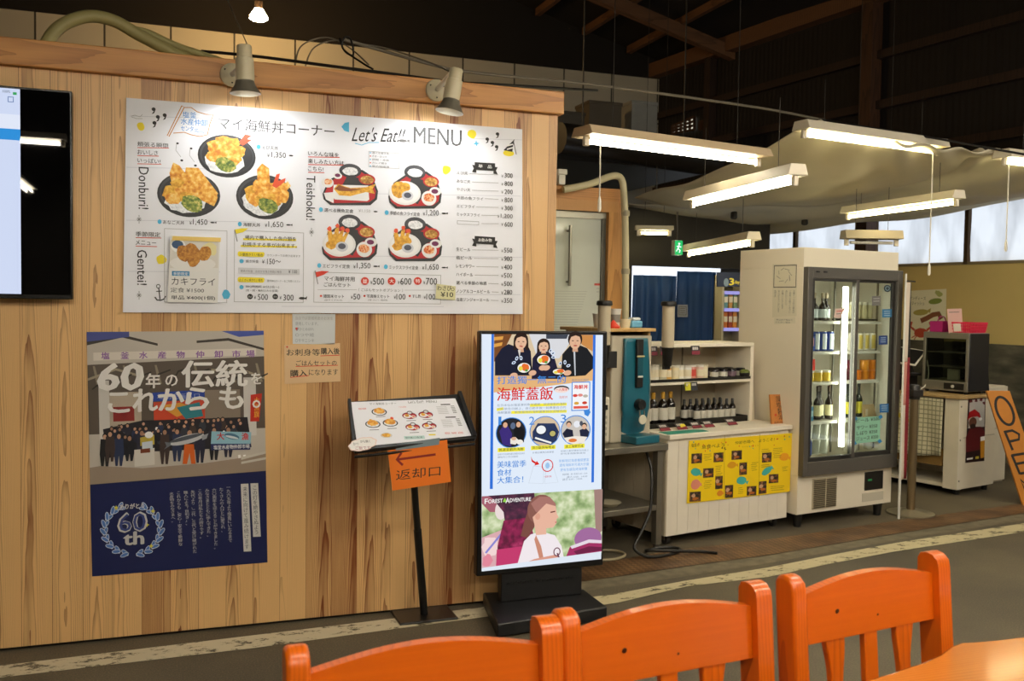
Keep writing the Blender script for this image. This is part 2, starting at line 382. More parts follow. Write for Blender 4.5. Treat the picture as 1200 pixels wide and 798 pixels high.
def checker():
    m = bpy.data.materials.new('rusty_tread_plate'); nt, b = nodes(m); N = nt.nodes.new; L = nt.links.new
    t = N('ShaderNodeTexCoord'); n = N('ShaderNodeTexNoise'); n.inputs['Scale'].default_value = 5; n.inputs['Detail'].default_value = 6
    mp = N('ShaderNodeMapping'); mp.inputs['Rotation'].default_value = (0, 0, .85); mp.inputs['Scale'].default_value = (1, 1, 1)
    ck = N('ShaderNodeTexChecker'); ck.inputs['Scale'].default_value = 38
    ck.inputs[1].default_value = (1, 1, 1, 1); ck.inputs[2].default_value = (.55, .55, .55, 1)
    r = N('ShaderNodeValToRGB'); r.color_ramp.elements[0].position = .35; r.color_ramp.elements[1].position = .7
    r.color_ramp.elements[0].color = (*lin('#5c4129'), 1); r.color_ramp.elements[1].color = (*lin('#94714c'), 1)
    mx = N('ShaderNodeMix'); mx.data_type = 'RGBA'; mx.blend_type = 'MULTIPLY'; mx.inputs[0].default_value = 1
    L(t.outputs['Object'], n.inputs['Vector']); L(t.outputs['Object'], mp.inputs[0]); L(mp.outputs[0], ck.inputs[0])
    L(n.outputs['Fac'], r.inputs[0]); L(r.outputs[0], mx.inputs[6]); L(ck.outputs[0], mx.inputs[7]); L(mx.outputs[2], b.inputs['Base Color'])
    b.inputs['Roughness'].default_value = .5; b.inputs['Metallic'].default_value = .3; return m
floor_strip('floor_drain_plate', [(600, 681), (682, 664), (785, 645), (900, 632), (1050, 610), (1250, 583)], [(600, 696), (682, 681), (812, 662), (900, 650), (1050, 625), (1250, 593)], checker(), .003)
floor_strip('floor_kerb_strip', [(600, 697), (682, 682), (812, 663), (900, 651), (1050, 626), (1250, 594)], [(600, 710), (700, 690), (812, 674), (900, 660), (1050, 633), (1250, 602)], mat('#6d6450', .85, var=.3, sc=14), .0015)

# timber wall
planks = wood('cedar_planks', '#e6b87a', '#7c4118', plank=.118, freq=6.0, r=.42, tone=.8, streak=1.25)
fasc = wood('cedar_fascia', '#d39650', '#8c4c1c', axis='x', across='z', freq=5.0, r=.45, tone=.1)
struct(MB().box(-3.2, 1.815, WY, WY+.12, .015, 2.45, planks).build('wall_timber', smooth=False, origin=(0, WY, 0)))
struct(MB().box(-3.2, 1.835, WY-.035, WY+.16, 2.435, 2.545, fasc).build('trim_1', bev=.004, origin=(0, WY, 2.49)))
struct(MB().box(-3.2, 1.79, WY+.02, WY+.11, 0, .02, mat('#17120d', .9)).build('baseboard_timber', smooth=False))

# hall shell: back wall of white panels, side wall, roof
def panels():
    m = bpy.data.materials.new('seamed_white_panels'); nt, b = nodes(m); N = nt.nodes.new; L = nt.links.new
    t = N('ShaderNodeTexCoord'); sp = N('ShaderNodeSeparateXYZ'); cb = N('ShaderNodeCombineXYZ'); br = N('ShaderNodeTexBrick')
    br.inputs['Color1'].default_value = (*lin('#c8bfa8'), 1); br.inputs['Color2'].default_value = (*lin('#bdb49d'), 1); br.inputs['Mortar'].default_value = (*lin('#3d382e'), 1)
    br.offset = 0; br.inputs['Scale'].default_value = 1; br.inputs['Mortar Size'].default_value = .012; br.inputs['Brick Width'].default_value = .76; br.inputs['Row Height'].default_value = .78
    L(t.outputs['Object'], sp.inputs[0]); L(sp.outputs[0], cb.inputs[0]); L(sp.outputs[2], cb.inputs[1]); L(cb.outputs[0], br.inputs['Vector'])
    L(br.outputs['Color'], b.inputs['Base Color']); b.inputs['Roughness'].default_value = .6; return m
BY = 12.6
struct(MB().box(-7, 6.95, BY, BY+.1, 0, 4.86, panels()).build('wall_back', smooth=False, origin=(0, BY, 4.2)))
struct(MB().box(-7, 6.95, BY+.02, BY+.1, 4.87, 9, mat('#1c1712', .9)).build('wall_gable', smooth=False))
# side wall, from the floor up: dark stone dado, ochre plaster, daylight strip, dark corrugated sheet
def wallband(name, t0, t1, z0, z1, m, th=.12, off=0.0):
    b = MB(); p = [onwall(t, z, o+off) for z in (z0, z1) for o in (0, th) for t in (t0, t1)]
    b.hexa(p, m); return struct(b.build(name, smooth=False))
stone = ramp_mat('mossy_stone_blocks', [(.3, '#3a382c'), (.55, '#545040'), (.75, '#716a55')], 4.0, .7, stretch=(1, 1, 3))
wallband('wall_side_dado', -4, 6, 0, 1.16, stone)
wallband('wall_side_plaster', -4, 6, 1.16, 1.955, mat('#cdb470', .7, var=.06, sc=2), .1, .01)
def corrugated():
    m = bpy.data.materials.new('dark_corrugated_sheet'); nt, b = nodes(m); N = nt.nodes.new; L = nt.links.new
    b.inputs['Base Color'].default_value = (*lin('#150d09'), 1); b.inputs['Roughness'].default_value = .7
    t = N('ShaderNodeTexCoord'); w = N('ShaderNodeTexWave'); w.inputs['Scale'].default_value = 4.2; w.bands_direction = 'Y'
    bp = N('ShaderNodeBump'); bp.inputs['Distance'].default_value = .008; bp.inputs['Strength'].default_value = .5
    L(t.outputs['Object'], w.inputs['Vector']); L(w.outputs['Fac'], bp.inputs['Height']); L(bp.outputs[0], b.inputs['Normal']); return m
wallband('wall_side_upper', -14, 6, 2.66, 5.1, corrugated(), .1)
old = wood('old_timber', '#54351e', '#24140a', axis='z', across='x', freq=4, r=.7, tone=.1)
oldy = wood('old_timber_long', '#7d5534', '#3a2414', axis='y', across='x', freq=3, r=.75, tone=.1)
oldw = wood('dark_timber', '#3a2618', '#180d07', axis='z', across='x', freq=4, r=.75, tone=.1)  # darker tone of the old timber, for the side wall beams
def wbeam(name, t0, z0, t1, z1, w, h, off, m=None):
    m = m or oldw
    return struct(MB().bar(onwall(t0, z0, off), onwall(t1, z1, off), w, h, m, up=NW).build(name, smooth=False))
for z in (3.2, 3.75, 4.3): wbeam('beam', -9, z, 6, z, .09, .07, -.04)
wbeam('beam', -9, 4.98, 6, 4.98, .2, .16, -.08, oldy)
wbeam('pillar', 1.83, 0, 1.83, 5.0, .16, .16, -.08, old)
wbeam('pillar', 4.6, 2.6, 4.6, 5.0, .12, .12, -.06)
wbeam('beam', -4, 2.66, 6, 2.66, .1, .1, -.03)
film = frosted('milky_window_film', '#eef0f2', .75, .5, .38)
bk = [-4, -2.6, -1.4, -.2, .62, 1.78, 3.0, 4.4, 6.0]
for i in range(len(bk)-1):
    t0, t1 = bk[i], bk[i+1]; w = thing('window_%d' % (i+1), None, None, onwall((t0+t1)/2, 1.96), 0); struct(w)
    b = MB()
    def wav(u, v, t0=t0, t1=t1, i=i): return onwall(t0+(t1-t0)*u, 1.96+.7*v, .05+.018*math.sin(u*9+i*2)*math.sin(v*4+i)+.01*math.sin(u*23+v*7))
    b.grid(wav, 16, 8, film).build('pane', w, world=True)
    b = MB()
    for t in (t0, t1): b.bar(onwall(t, 1.955, .02), onwall(t, 2.66, .02), .045, .05, mat('#6a5132', .7), up=NW)
    b.bar(onwall(t0, 1.965, .02), onwall(t1, 1.965, .02), .03, .05, mat('#8a7a58', .7), up=NW); b.build('window_frame', w, world=True, smooth=False)
# side wall nearer than the frame, closed sheet
wallband('wall_side_near', -14, -4, 0, 2.66, mat('#6a6250', .8), .1)
struct(MB().box(-7, 8.6, -7.1, -7, 0, 9, mat('#3d372c', .8)).build('wall_rear', smooth=False))
struct(MB().box(-7.1, -7, -7, 13, 0, 9, mat('#5a5244', .8)).build('wall_left', smooth=False))
# roof: falls towards the side wall
RS = .26
def roofz(x): return 5.02 + RS*(7.3-x)
b = MB(); m = mat('#1a130d', .9)
b.hexa([(-7.2, -7, roofz(-7.2)), (7.9, -7, roofz(7.9)), (-7.2, 13, roofz(-7.2)), (7.9, 13, roofz(7.9))] + [(-7.2, -7, roofz(-7.2)+.1), (7.9, -7, roofz(7.9)+.1), (-7.2, 13, roofz(-7.2)+.1), (7.9, 13, roofz(7.9)+.1)], m)
struct(b.build('ceiling', smooth=False))
x = 6.3; i = 0
while x > -5:
    struct(MB().bar((x, -2, roofz(x)-.07), (x, 12.5, roofz(x)-.07), .07, .1, oldy).build('beam', smooth=False)); x -= .72; i += 1
oldx = wood('old_timber_cross', '#7d5534', '#3a2414', axis='x', across='y', freq=3, r=.75, tone=.1)
for y in (4.2, 7.6, 11.0):
    struct(MB().bar((7.2, y, roofz(7.2)-.2), (-6, y, roofz(-6)-.2), .12, .16, oldx).build('beam', smooth=False))
struct(MB().bar((3.4, 1, roofz(3.4)-.28), (3.4, 12.5, roofz(3.4)-.28), .2, .22, oldy).build('beam', smooth=False))

# lattice window high in the far end of the side wall
def wq(x, y, off): return hitP(x, y, PW + NW*off, NW)
for j, q in enumerate((((789, 148), (815, 137), (815, 152), (789, 157)), ((821, 143), (830, 141), (830, 151), (821, 152)))):
    P = [wq(x, y, -.02) for x, y in q]; w = thing('window_%d' % (9+j), None, None, P[3], 0); struct(w)
    MB().add(P, [(0, 1, 2, 3)], glow('#e8e2cc', 1.0)).build('pane', w, world=True, smooth=False)  # pane glows by itself in place of daylight; the wall behind is closed
    b = MB(); nn = -NW*.02
    for f in (0, .2, .4, .6, .8, 1): b.bar(P[0].lerp(P[1], f)+nn, P[3].lerp(P[2], f)+nn, .03, .03, old, up=NW)
    for f in (0, .33, .66, 1): b.bar(P[0].lerp(P[3], f)+nn, P[1].lerp(P[2], f)+nn, .03, .03, old, up=NW)
    b.build('window_frame', w, world=True, smooth=False)

# ================================================================ lamps
white = mat('#d8cdb6', .45)
tube_m = glow('#fff5e2', TUBE); tube_seen = glow('#fff6da', TUBE_SEEN); tube_warm = glow('#fff0b4', TUBE_SEEN*.8)
def batten(name, p0, p1, label, hood=.11, deep=.05, tubes=1, m_t=None, group=None, hang=None, lit=True, hm=None):
    p0, p1 = Vec(p0), Vec(p1); t = (p1-p0).normalized(); c = (p0+p1)/2; sd = t.cross(ZV).normalized()
    th = thing(name, label, 'ceiling lamp', c, 0, group); hm = hm or white
    b = MB(); L0, L1 = p0-t*.06, p1+t*.06; h0 = .028
    for k in (0,):                                                     # sheet-steel housing, wider at the bottom
        q = []
        for P in (L0, L1): q += [P-sd*hood/2+ZV*h0, P+sd*hood/2+ZV*h0, P-sd*hood*.36+ZV*(h0+deep), P+sd*hood*.36+ZV*(h0+deep)]
        b.hexa([q[0], q[1], q[4], q[5], q[2], q[3], q[6], q[7]], hm)
    b.build('housing', th, world=True, bev=.004)
    offs = [0] if tubes == 1 else [-.035, .035]
    for o in offs:
        MB().tube([p0+sd*o, p1+sd*o], .0135, (m_t or tube_m) if lit else mat('#cfcabd', .3), n=10).build('tube', th, world=True)
        for P, s2 in ((p0, -1), (p1, 1)):
            q = P+sd*o; MB().bar(q+t*s2*.012, q+t*s2*.045, .024, .052, white).build('socket', th, world=True, bev=.003)
    if hang:
        for f in (.12, .88):
            P = p0.lerp(p1, f); MB().tube([P+ZV*(h0+deep), Vec((P.x, P.y, hang))], .0022, mat('#2a251e', .6), n=5).build('hanger', th, world=True)
    return th
FIX = 'fluorescent_lamp'
def pull(th, top, length, m=None):
    b = MB(); top = Vec(top); b.tube([top, top-ZV*length], .004, mat('#d9d2c0', .5), n=5); b.lathe([(.004, 0), (.009, -.02), (.011, -.07), (.005, -.085)], mat('#e8e2d2', .4), top-ZV*(length-.08), n=8)
    b.build('pull_cord', th, world=True)
A0, A1 = flo(692, 166, 2.37), flo(884, 190, 2.37)
th = batten(FIX, A0, A1, 'white hanging fluorescent lamp just past the end of the timber wall', .2, .05, m_t=tube_seen, hang=roofz(A0.x)-.1, hm=mat('#c9b18d', .5)); pull(th, A0+Vec((.06, 0, -.01)), .36)
B0, B1 = flo(946, 158, 2.61), flo(1096, 178, 2.61)
th = batten(FIX, B0, B1, 'highest lit fluorescent lamp, in front of the cloth canopy with a long pull cord', .16, .06, m_t=tube_warm, hang=2.98); pull(th, B1+Vec((-.02, 0, -.01)), .86)
C0, C1 = flo(814, 239, 2.155), flo(928, 213, 2.155)
batten(FIX, C0, C1, 'lit fluorescent lamp slung crosswise under the cloth canopy left of the fridge', .12, .06, m_t=tube_seen, hang=2.62)
D0, D1 = flo(996, 254, 2.257), flo(1117, 238, 2.257)
batten(FIX, D0, D1, 'lit fluorescent lamp before the daylight windows right above the fridge', .12, .06, m_t=tube_warm, hang=2.7)
E0, E1 = flo(808, 298, 1.95), flo(880, 286, 1.95)
batten(FIX, E0, E1, 'low lit fluorescent lamp beside the green exit sign', .12, .06, m_t=tube_warm, hang=2.3)
F0, F1 = flo(1180, 190, 2.55), flo(1320, 207, 2.55)
th = batten(FIX, F0, F1, 'lit fluorescent lamp cut off by the right edge of the picture', .16, .06, m_t=tube_warm, hang=2.85); pull(th, F0+Vec((.02, 0, -.01)), .62)
G0, G1 = at(752, 273, 8.6), at(781, 274, 8.6); G1.z = G0.z
batten(FIX, G0, G1, 'smallest lit fluorescent lamp far back above the blue curtains', .1, .04, m_t=tube_warm, hang=roofz(G0.x)-.1)
H0, H1 = at(996, 284, 7.6), at(1046, 286, 7.6); H1.z = H0.z
batten(FIX, H0, H1, 'unlit hanging batten lamp above the glass door fridge', .16, .07, lit=False, hang=roofz(H0.x)-.1, hm=mat('#9a8f7b', .5))
# lamps over the eating area behind the camera (two of them show in the television's black glass)
k = 0
for y, xs in ((-1.43, (-1.6, .2, 2.0, 3.8)), (.8, (0, 1.7, 3.4))):
    for x in xs:
        batten(FIX, (x-.6, y, 2.95), (x+.6, y, 2.95), 'added twin tube fluorescent lamp out of view, brightening the shop row', .2, .06, 2, hang=roofz(x)-.1, group='lamps over the eating area'); k += 1
for x, y in ((3.2, 2.6), (5.0, 2.4), (6.3, 3.3)):  # extra lamps added out of view to brighten the shop row at right
    batten(FIX, (x-.6, y, 2.95), (x+.6, y, 2.95), 'added twin tube fluorescent lamp out of view, brightening the shop row', .2, .06, 2, hang=roofz(x)-.1, group='lamps over the eating area')

batten(FIX, (-1.87, -6.2, 2.95), (-1.87, -4.7, 2.95), 'added twin tube fluorescent lamp out of view, brightening the shop row', .2, .06, 2, hang=roofz(-1.87)-.1, group='lamps over the eating area')

# pendant bulb and its cord
P = at(303, 22, 10.6)
th = thing('pendant_bulb', 'glowing warm reflector bulb hanging above the timber wall', 'light bulb', P)
MB().lathe([(.005, -.02), (.07, -.018), (.1, 0), (.095, .03), (.045, .11)], glow('#ffcf8a', 240), P, n=20).build('bulb', th, world=True)
MB().lathe([(.044, .11), (.046, .19), (.02, .22)], mat('#2c2118', .5), P, n=14).build('socket', th, world=True)
MB().tube([P+ZV*.2, Vec((P.x, P.y, roofz(P.x)-.15))], .005, mat('#1c1611', .6), n=5).build('cord', th, world=True)

# spotlights on the fascia
cream = mat('#cfc3a0', .4); shade_m = mat('#8d8676', .35, .5)
def spot(label, plate, joint, top, bot, mouth, aim, dy):
    th = thing('spotlight', label, 'spotlight', hitY(*plate, WY-.04))
    pl = hitY(*plate, WY-.035); Yd = WY-dy
    wp = MB().lathe([(.0, .024), (.03, .022), (.05, .012), (.052, 0)], cream, pl, n=24, ax=(0, -1, 0)).build('wall_plate', th, world=True)
    for a in range(3):
        an = a*2.1+.5; q = pl-Vec(th.location)+Vec((math.cos(an)*.036, -.016, math.sin(an)*.036)); MB().lathe([(.004, 0), (.004, .004)], mat('#2b261c', .5), q, n=8, ax=(0, -1, 0)).build('screw', wp)
    J = hitY(*joint, Yd); T = hitY(*top, Yd); B = hitY(*bot, Yd); Mo = hitY(*mouth, Yd); ax = (Mo-T).normalized()
    MB().tube([pl+Vec((0, -.015, 0)), J], .012, mat('#d9d2bf', .35), n=10).build('arm', th, world=True)
    L = (B-T).length
    MB().lathe([(.0, -.004), (.028, 0), (.031, .006), (.031, L*.34), (.037, L*.36), (.038, L*.9), (.036, L)], cream, T, n=20, ax=ax).build('lamp_body', th, world=True)
    D = (Mo-B).length
    MB().lathe([(.038, -.004), (.043, D*.3), (.062, D*.9), (.064, D), (.058, D-.004), (.03, D*.25)], shade_m, B, n=24, ax=ax, cap=False).build('lamp_shade', th, world=True)
    MB().lathe([(.02, D*.15), (.03, D*.4), (.0, D*.55)], glow('#fff3dd', 20), B, n=16, ax=ax).build('lamp_bulb', th, world=True)
    l = bpy.data.lights.new('spot_beam', 'SPOT'); lo = bpy.data.objects.new('spot_beam', l); C.objects.link(lo)
    l.energy = SPOT_W; l.color = (.95, .98, 1); l.spot_size = math.radians(150); l.spot_blend = .55; l.shadow_soft_size = .03
    lo.location = Mo+ax*.012; lo.rotation_euler = (Vec(aim)-lo.location).to_track_quat('-Z', 'Y').to_euler(); lo.parent = th; lo.matrix_parent_inverse = th.matrix_basis.inverted()
    return th
spot('cream spotlight on the fascia above the title of the menu board, left of its pair', (272, 88), (283, 78), (286, 53), (287, 96), (288, 110), (.36, WY, 1.95), .26)
spot('cream spotlight on a side arm above the word MENU, right of its pair', (511, 106), (529, 86), (535, 81), (529, 118), (526, 131), (1.15, WY, 1.95), .26)
# ================================================================ printed sheets on the timber wall
ink = mat('#1d1b1a', .6); grey = mat('#6c6a68', .6); lgrey = mat('#a9a7a4', .6); redi = mat('#d8402c', .6); cyan = mat('#54b8dc', .6); yel = mat('#f2dc2a', .6)
paper = mat('#eeeef2', .5); pureW = mat('#f4f2ee', .55)
tempura = ramp_mat('printed_tempura', [(.3, '#c8721a'), (.45, '#e59a2c'), (.58, '#f3bf55'), (.72, '#f8dc94')], 60, .5)
tempura2 = ramp_mat('printed_fry', [(.3, '#b97a18'), (.5, '#e2a52c'), (.7, '#f2c650')], 70, .5)
ricem = ramp_mat('printed_rice', [(.35, '#cfd0d2'), (.6, '#f3f3f2')], 120, .5)
greenf = ramp_mat('printed_greens', [(.35, '#3f5a1c'), (.55, '#8c9a3a'), (.7, '#dcc870')], 90, .5)
blackp = mat('#232427', .5); blackp2 = mat('#3a3b40', .5); redp = mat('#b3141c', .5); whitep = mat('#e9e7e4', .5); shrimp = mat('#e4532a', .5)
soupm = ramp_mat('printed_soup', [(.35, '#8c5a1c'), (.55, '#c9953c'), (.7, '#e0c27c')], 90); purp = mat('#6a1c4c', .5); sashimi = ramp_mat('printed_salad', [(.35, '#c2451c'), (.5, '#e88c4a'), (.65, '#f0d8b0')], 120)
rnd = random.Random(3)

def donburi(p, cx, cy, rx, ry, style, s=1.0):
    p.ell(cx, cy, rx, ry, blackp, 32); p.ell(cx, cy-ry*.06, rx*.93, ry*.88, blackp2, 32); p.ell(cx+rx*.02, cy-ry*.02, rx*.88, ry*.82, blackp, 32)
    p.ell(cx-rx*.1, cy+ry*.25, rx*.68, ry*.56, ricem, 22, wob=.08)
    rd = random.Random(int(cx))
    if style == 0:
        for a in range(11):
            t = a*.9; p.ell(cx+rx*.42*math.cos(t)-rx*.05, cy-ry*.12+ry*.5*math.sin(t)-ry*.1, rx*.27, ry*.27, tempura if a % 3 else tempura2, 12, wob=.2, seed=a+1)
        p.ell(cx-rx*.05, cy-ry*.15, rx*.5, ry*.45, tempura, 16, wob=.15)
        p.poly([(cx+rx*.4, cy-ry*.62), (cx+rx*.62, cy-ry*1.02), (cx+rx*.84, cy-ry*.96), (cx+rx*.7, cy-ry*.8), (cx+rx*.86, cy-ry*.76), (cx+rx*.55, cy-ry*.5)], shrimp)
    elif style == 1:
        p.poly([(cx-rx*.45, cy+ry*.1), (cx-rx*.62, cy-ry*.95), (cx-rx*.5, cy-ry*1.42), (cx-rx*.3, cy-ry*1.28), (cx+rx*.2, cy-ry*.35), (cx+rx*.1, cy+ry*.2)], tempura)
        p.poly([(cx-rx*.2, cy-ry*.3), (cx-rx*.1, cy-ry*1.2), (cx+rx*.3, cy-ry*1.18), (cx+rx*.62, cy-ry*.6), (cx+rx*.92, cy-ry*.05), (cx+rx*.7, cy+ry*.45), (cx+rx*.3, cy+ry*.2)], tempura)
        for a in range(6): p.ell(cx-rx*.6+rx*.22*a*.6, cy-ry*.1+ry*.28*math.sin(a*2.1), rx*.26, ry*.3, tempura if a % 2 else tempura2, 12, wob=.2, seed=a+3)
        p.ell(cx+rx*.72, cy+ry*.12, rx*.2, ry*.36, tempura, 10, wob=.15)
    else:
        p.poly([(cx-rx*.25, cy-ry*.3), (cx-rx*.28, cy-ry*1.25), (cx-rx*.1, cy-ry*1.52), (cx+rx*.14, cy-ry*1.3), (cx+rx*.18, cy-ry*.5), (cx+rx*.1, cy)], tempura)
        for a in range(9): p.ell(cx-rx*.45+rx*.13*a, cy-ry*.15+ry*.33*math.sin(a*2.4), rx*.27, ry*.34, tempura if a % 3 else tempura2, 12, wob=.18, seed=a+5)
        p.poly([(cx+rx*.25, cy-ry*.5), (cx+rx*.4, cy-ry*1.02), (cx+rx*.52, cy-ry*1.06), (cx+rx*.46, cy-ry*.72), (cx+rx*.72, cy-ry*.86), (cx+rx*.7, cy-ry*.7), (cx+rx*.4, cy-ry*.4)], shrimp)
        p.poly([(cx+rx*.5, cy-ry*.4), (cx+rx*.8, cy-ry*.72), (cx+rx*.9, cy-ry*.5), (cx+rx*.7, cy-ry*.2)], tempura)
    p.ell(cx+rx*(.1 if style else -.05), cy+ry*.4, rx*.36, ry*.34, greenf, 14, rot=-.3, wob=.1)

def teishoku(p, x0, y0, w, h, style):
    X = lambda u: x0+w*u
    Y = lambda v: y0+h*v
    p.poly([(X(.0), Y(.72)), (X(.1), Y(.4)), (X(.34), Y(.2)), (X(.5), Y(.12)), (X(.72), Y(.14)), (X(.9), Y(.3)), (X(1), Y(.66)), (X(.98), Y(.86)), (X(.86), Y(1)), (X(.14), Y(1)), (X(.02), Y(.86))], blackp)
    p.poly([(X(.03), Y(.72)), (X(.13), Y(.43)), (X(.36), Y(.24)), (X(.5), Y(.17)), (X(.7), Y(.19)), (X(.87), Y(.34)), (X(.96), Y(.66)), (X(.94), Y(.83)), (X(.83), Y(.93)), (X(.17), Y(.95)), (X(.05), Y(.83))], redp)
    p.poly([(X(.36), Y(.5)), (X(.45), Y(.26)), (X(.72), Y(.36)), (X(.9), Y(.5)), (X(.7), Y(.6)), (X(.55), Y(.9)), (X(.4), Y(.8))], blackp)
    p.ell(X(.5), Y(.16), w*.2, h*.17, blackp, 26); p.ell(X(.5), Y(.13), w*.19, h*.13, blackp2, 26); p.ell(X(.5), Y(.17), w*.14, h*.1, ricem, 18, wob=.05)
    p.ell(X(.8), Y(.37), w*.15, h*.13, redp, 22); p.ell(X(.8), Y(.38), w*.12, h*.1, soupm, 18)
    if style == 0:
        p.ell(X(.09), Y(.45), w*.11, h*.12, whitep, 20); p.ell(X(.1), Y(.43), w*.075, h*.07, sashimi, 14, wob=.1)
        p.ell(X(.27), Y(.28), w*.08, h*.08, whitep, 18); p.ell(X(.27), Y(.27), w*.05, h*.045, purp, 12)
        p.poly([(X(.02), Y(.7)), (X(.2), Y(.68)), (X(.2), Y(.95)), (X(.06), Y(.86))], whitep)
        p.poly([(X(.2), Y(.5)), (X(.82), Y(.52)), (X(.84), Y(.86)), (X(.8), Y(.9)), (X(.22), Y(.86)), (X(.18), Y(.8))], whitep)
        p.poly([(X(.2), Y(.6)), (X(.28), Y(.48)), (X(.5), Y(.58)), (X(.78), Y(.56)), (X(.96), Y(.48)), (X(.9), Y(.6)), (X(.94), Y(.72)), (X(.78), Y(.68)), (X(.5), Y(.78)), (X(.3), Y(.76))], tempura2)
        p.poly([(X(.22), Y(.6)), (X(.3), Y(.51)), (X(.5), Y(.6)), (X(.74), Y(.6)), (X(.5), Y(.66)), (X(.3), Y(.65))], mat('#8a4a22', .5))
    else:
        p.ell(X(.31), Y(.64), w*.3, h*.28, whitep, 28); p.ell(X(.31), Y(.63), w*.26, h*.24, mat('#f3f1ee', .5), 28)
        if style == 1:
            p.ell(X(.2), Y(.56), w*.14, h*.2, tempura2, 16, wob=.06); p.ell(X(.3), Y(.5), w*.12, h*.1, tempura2, 14, wob=.1)
        else:
            for k2, (a, b2) in enumerate(((.1, .3), (.24, .24), (.33, .3), (.42, .34))[:4 if style == 2 else 3]):
                p.poly([(X(.13+k2*.05), Y(.72)), (X(a), Y(b2+.06)), (X(a+.07), Y(b2+.03)), (X(.25+k2*.04), Y(.7))], tempura2); p.ell(X(a+.04), Y(b2), w*.04, h*.05, shrimp, 8, wob=.2)
            p.ell(X(.28), Y(.55), w*.15, h*.14, tempura2, 14, wob=.12); p.ell(X(.17), Y(.66), w*.1, h*.1, tempura2, 12, wob=.1)
        p.ell(X(.36), Y(.7), w*.11, h*.11, mat('#cfd0d4', .5), 20); p.ell(X(.36), Y(.69), w*.07, h*.065, mat('#4a4f5c', .5), 16)
        p.ell(X(.76), Y(.76), w*.14, h*.17, whitep, 24); p.ell(X(.76), Y(.74), w*.1, h*.1, sashimi, 16, wob=.08)
        p.ell(X(.88), Y(.6), w*.11, h*.1, whitep, 22); p.ell(X(.87), Y(.6), w*.065, h*.055, purp, 14)

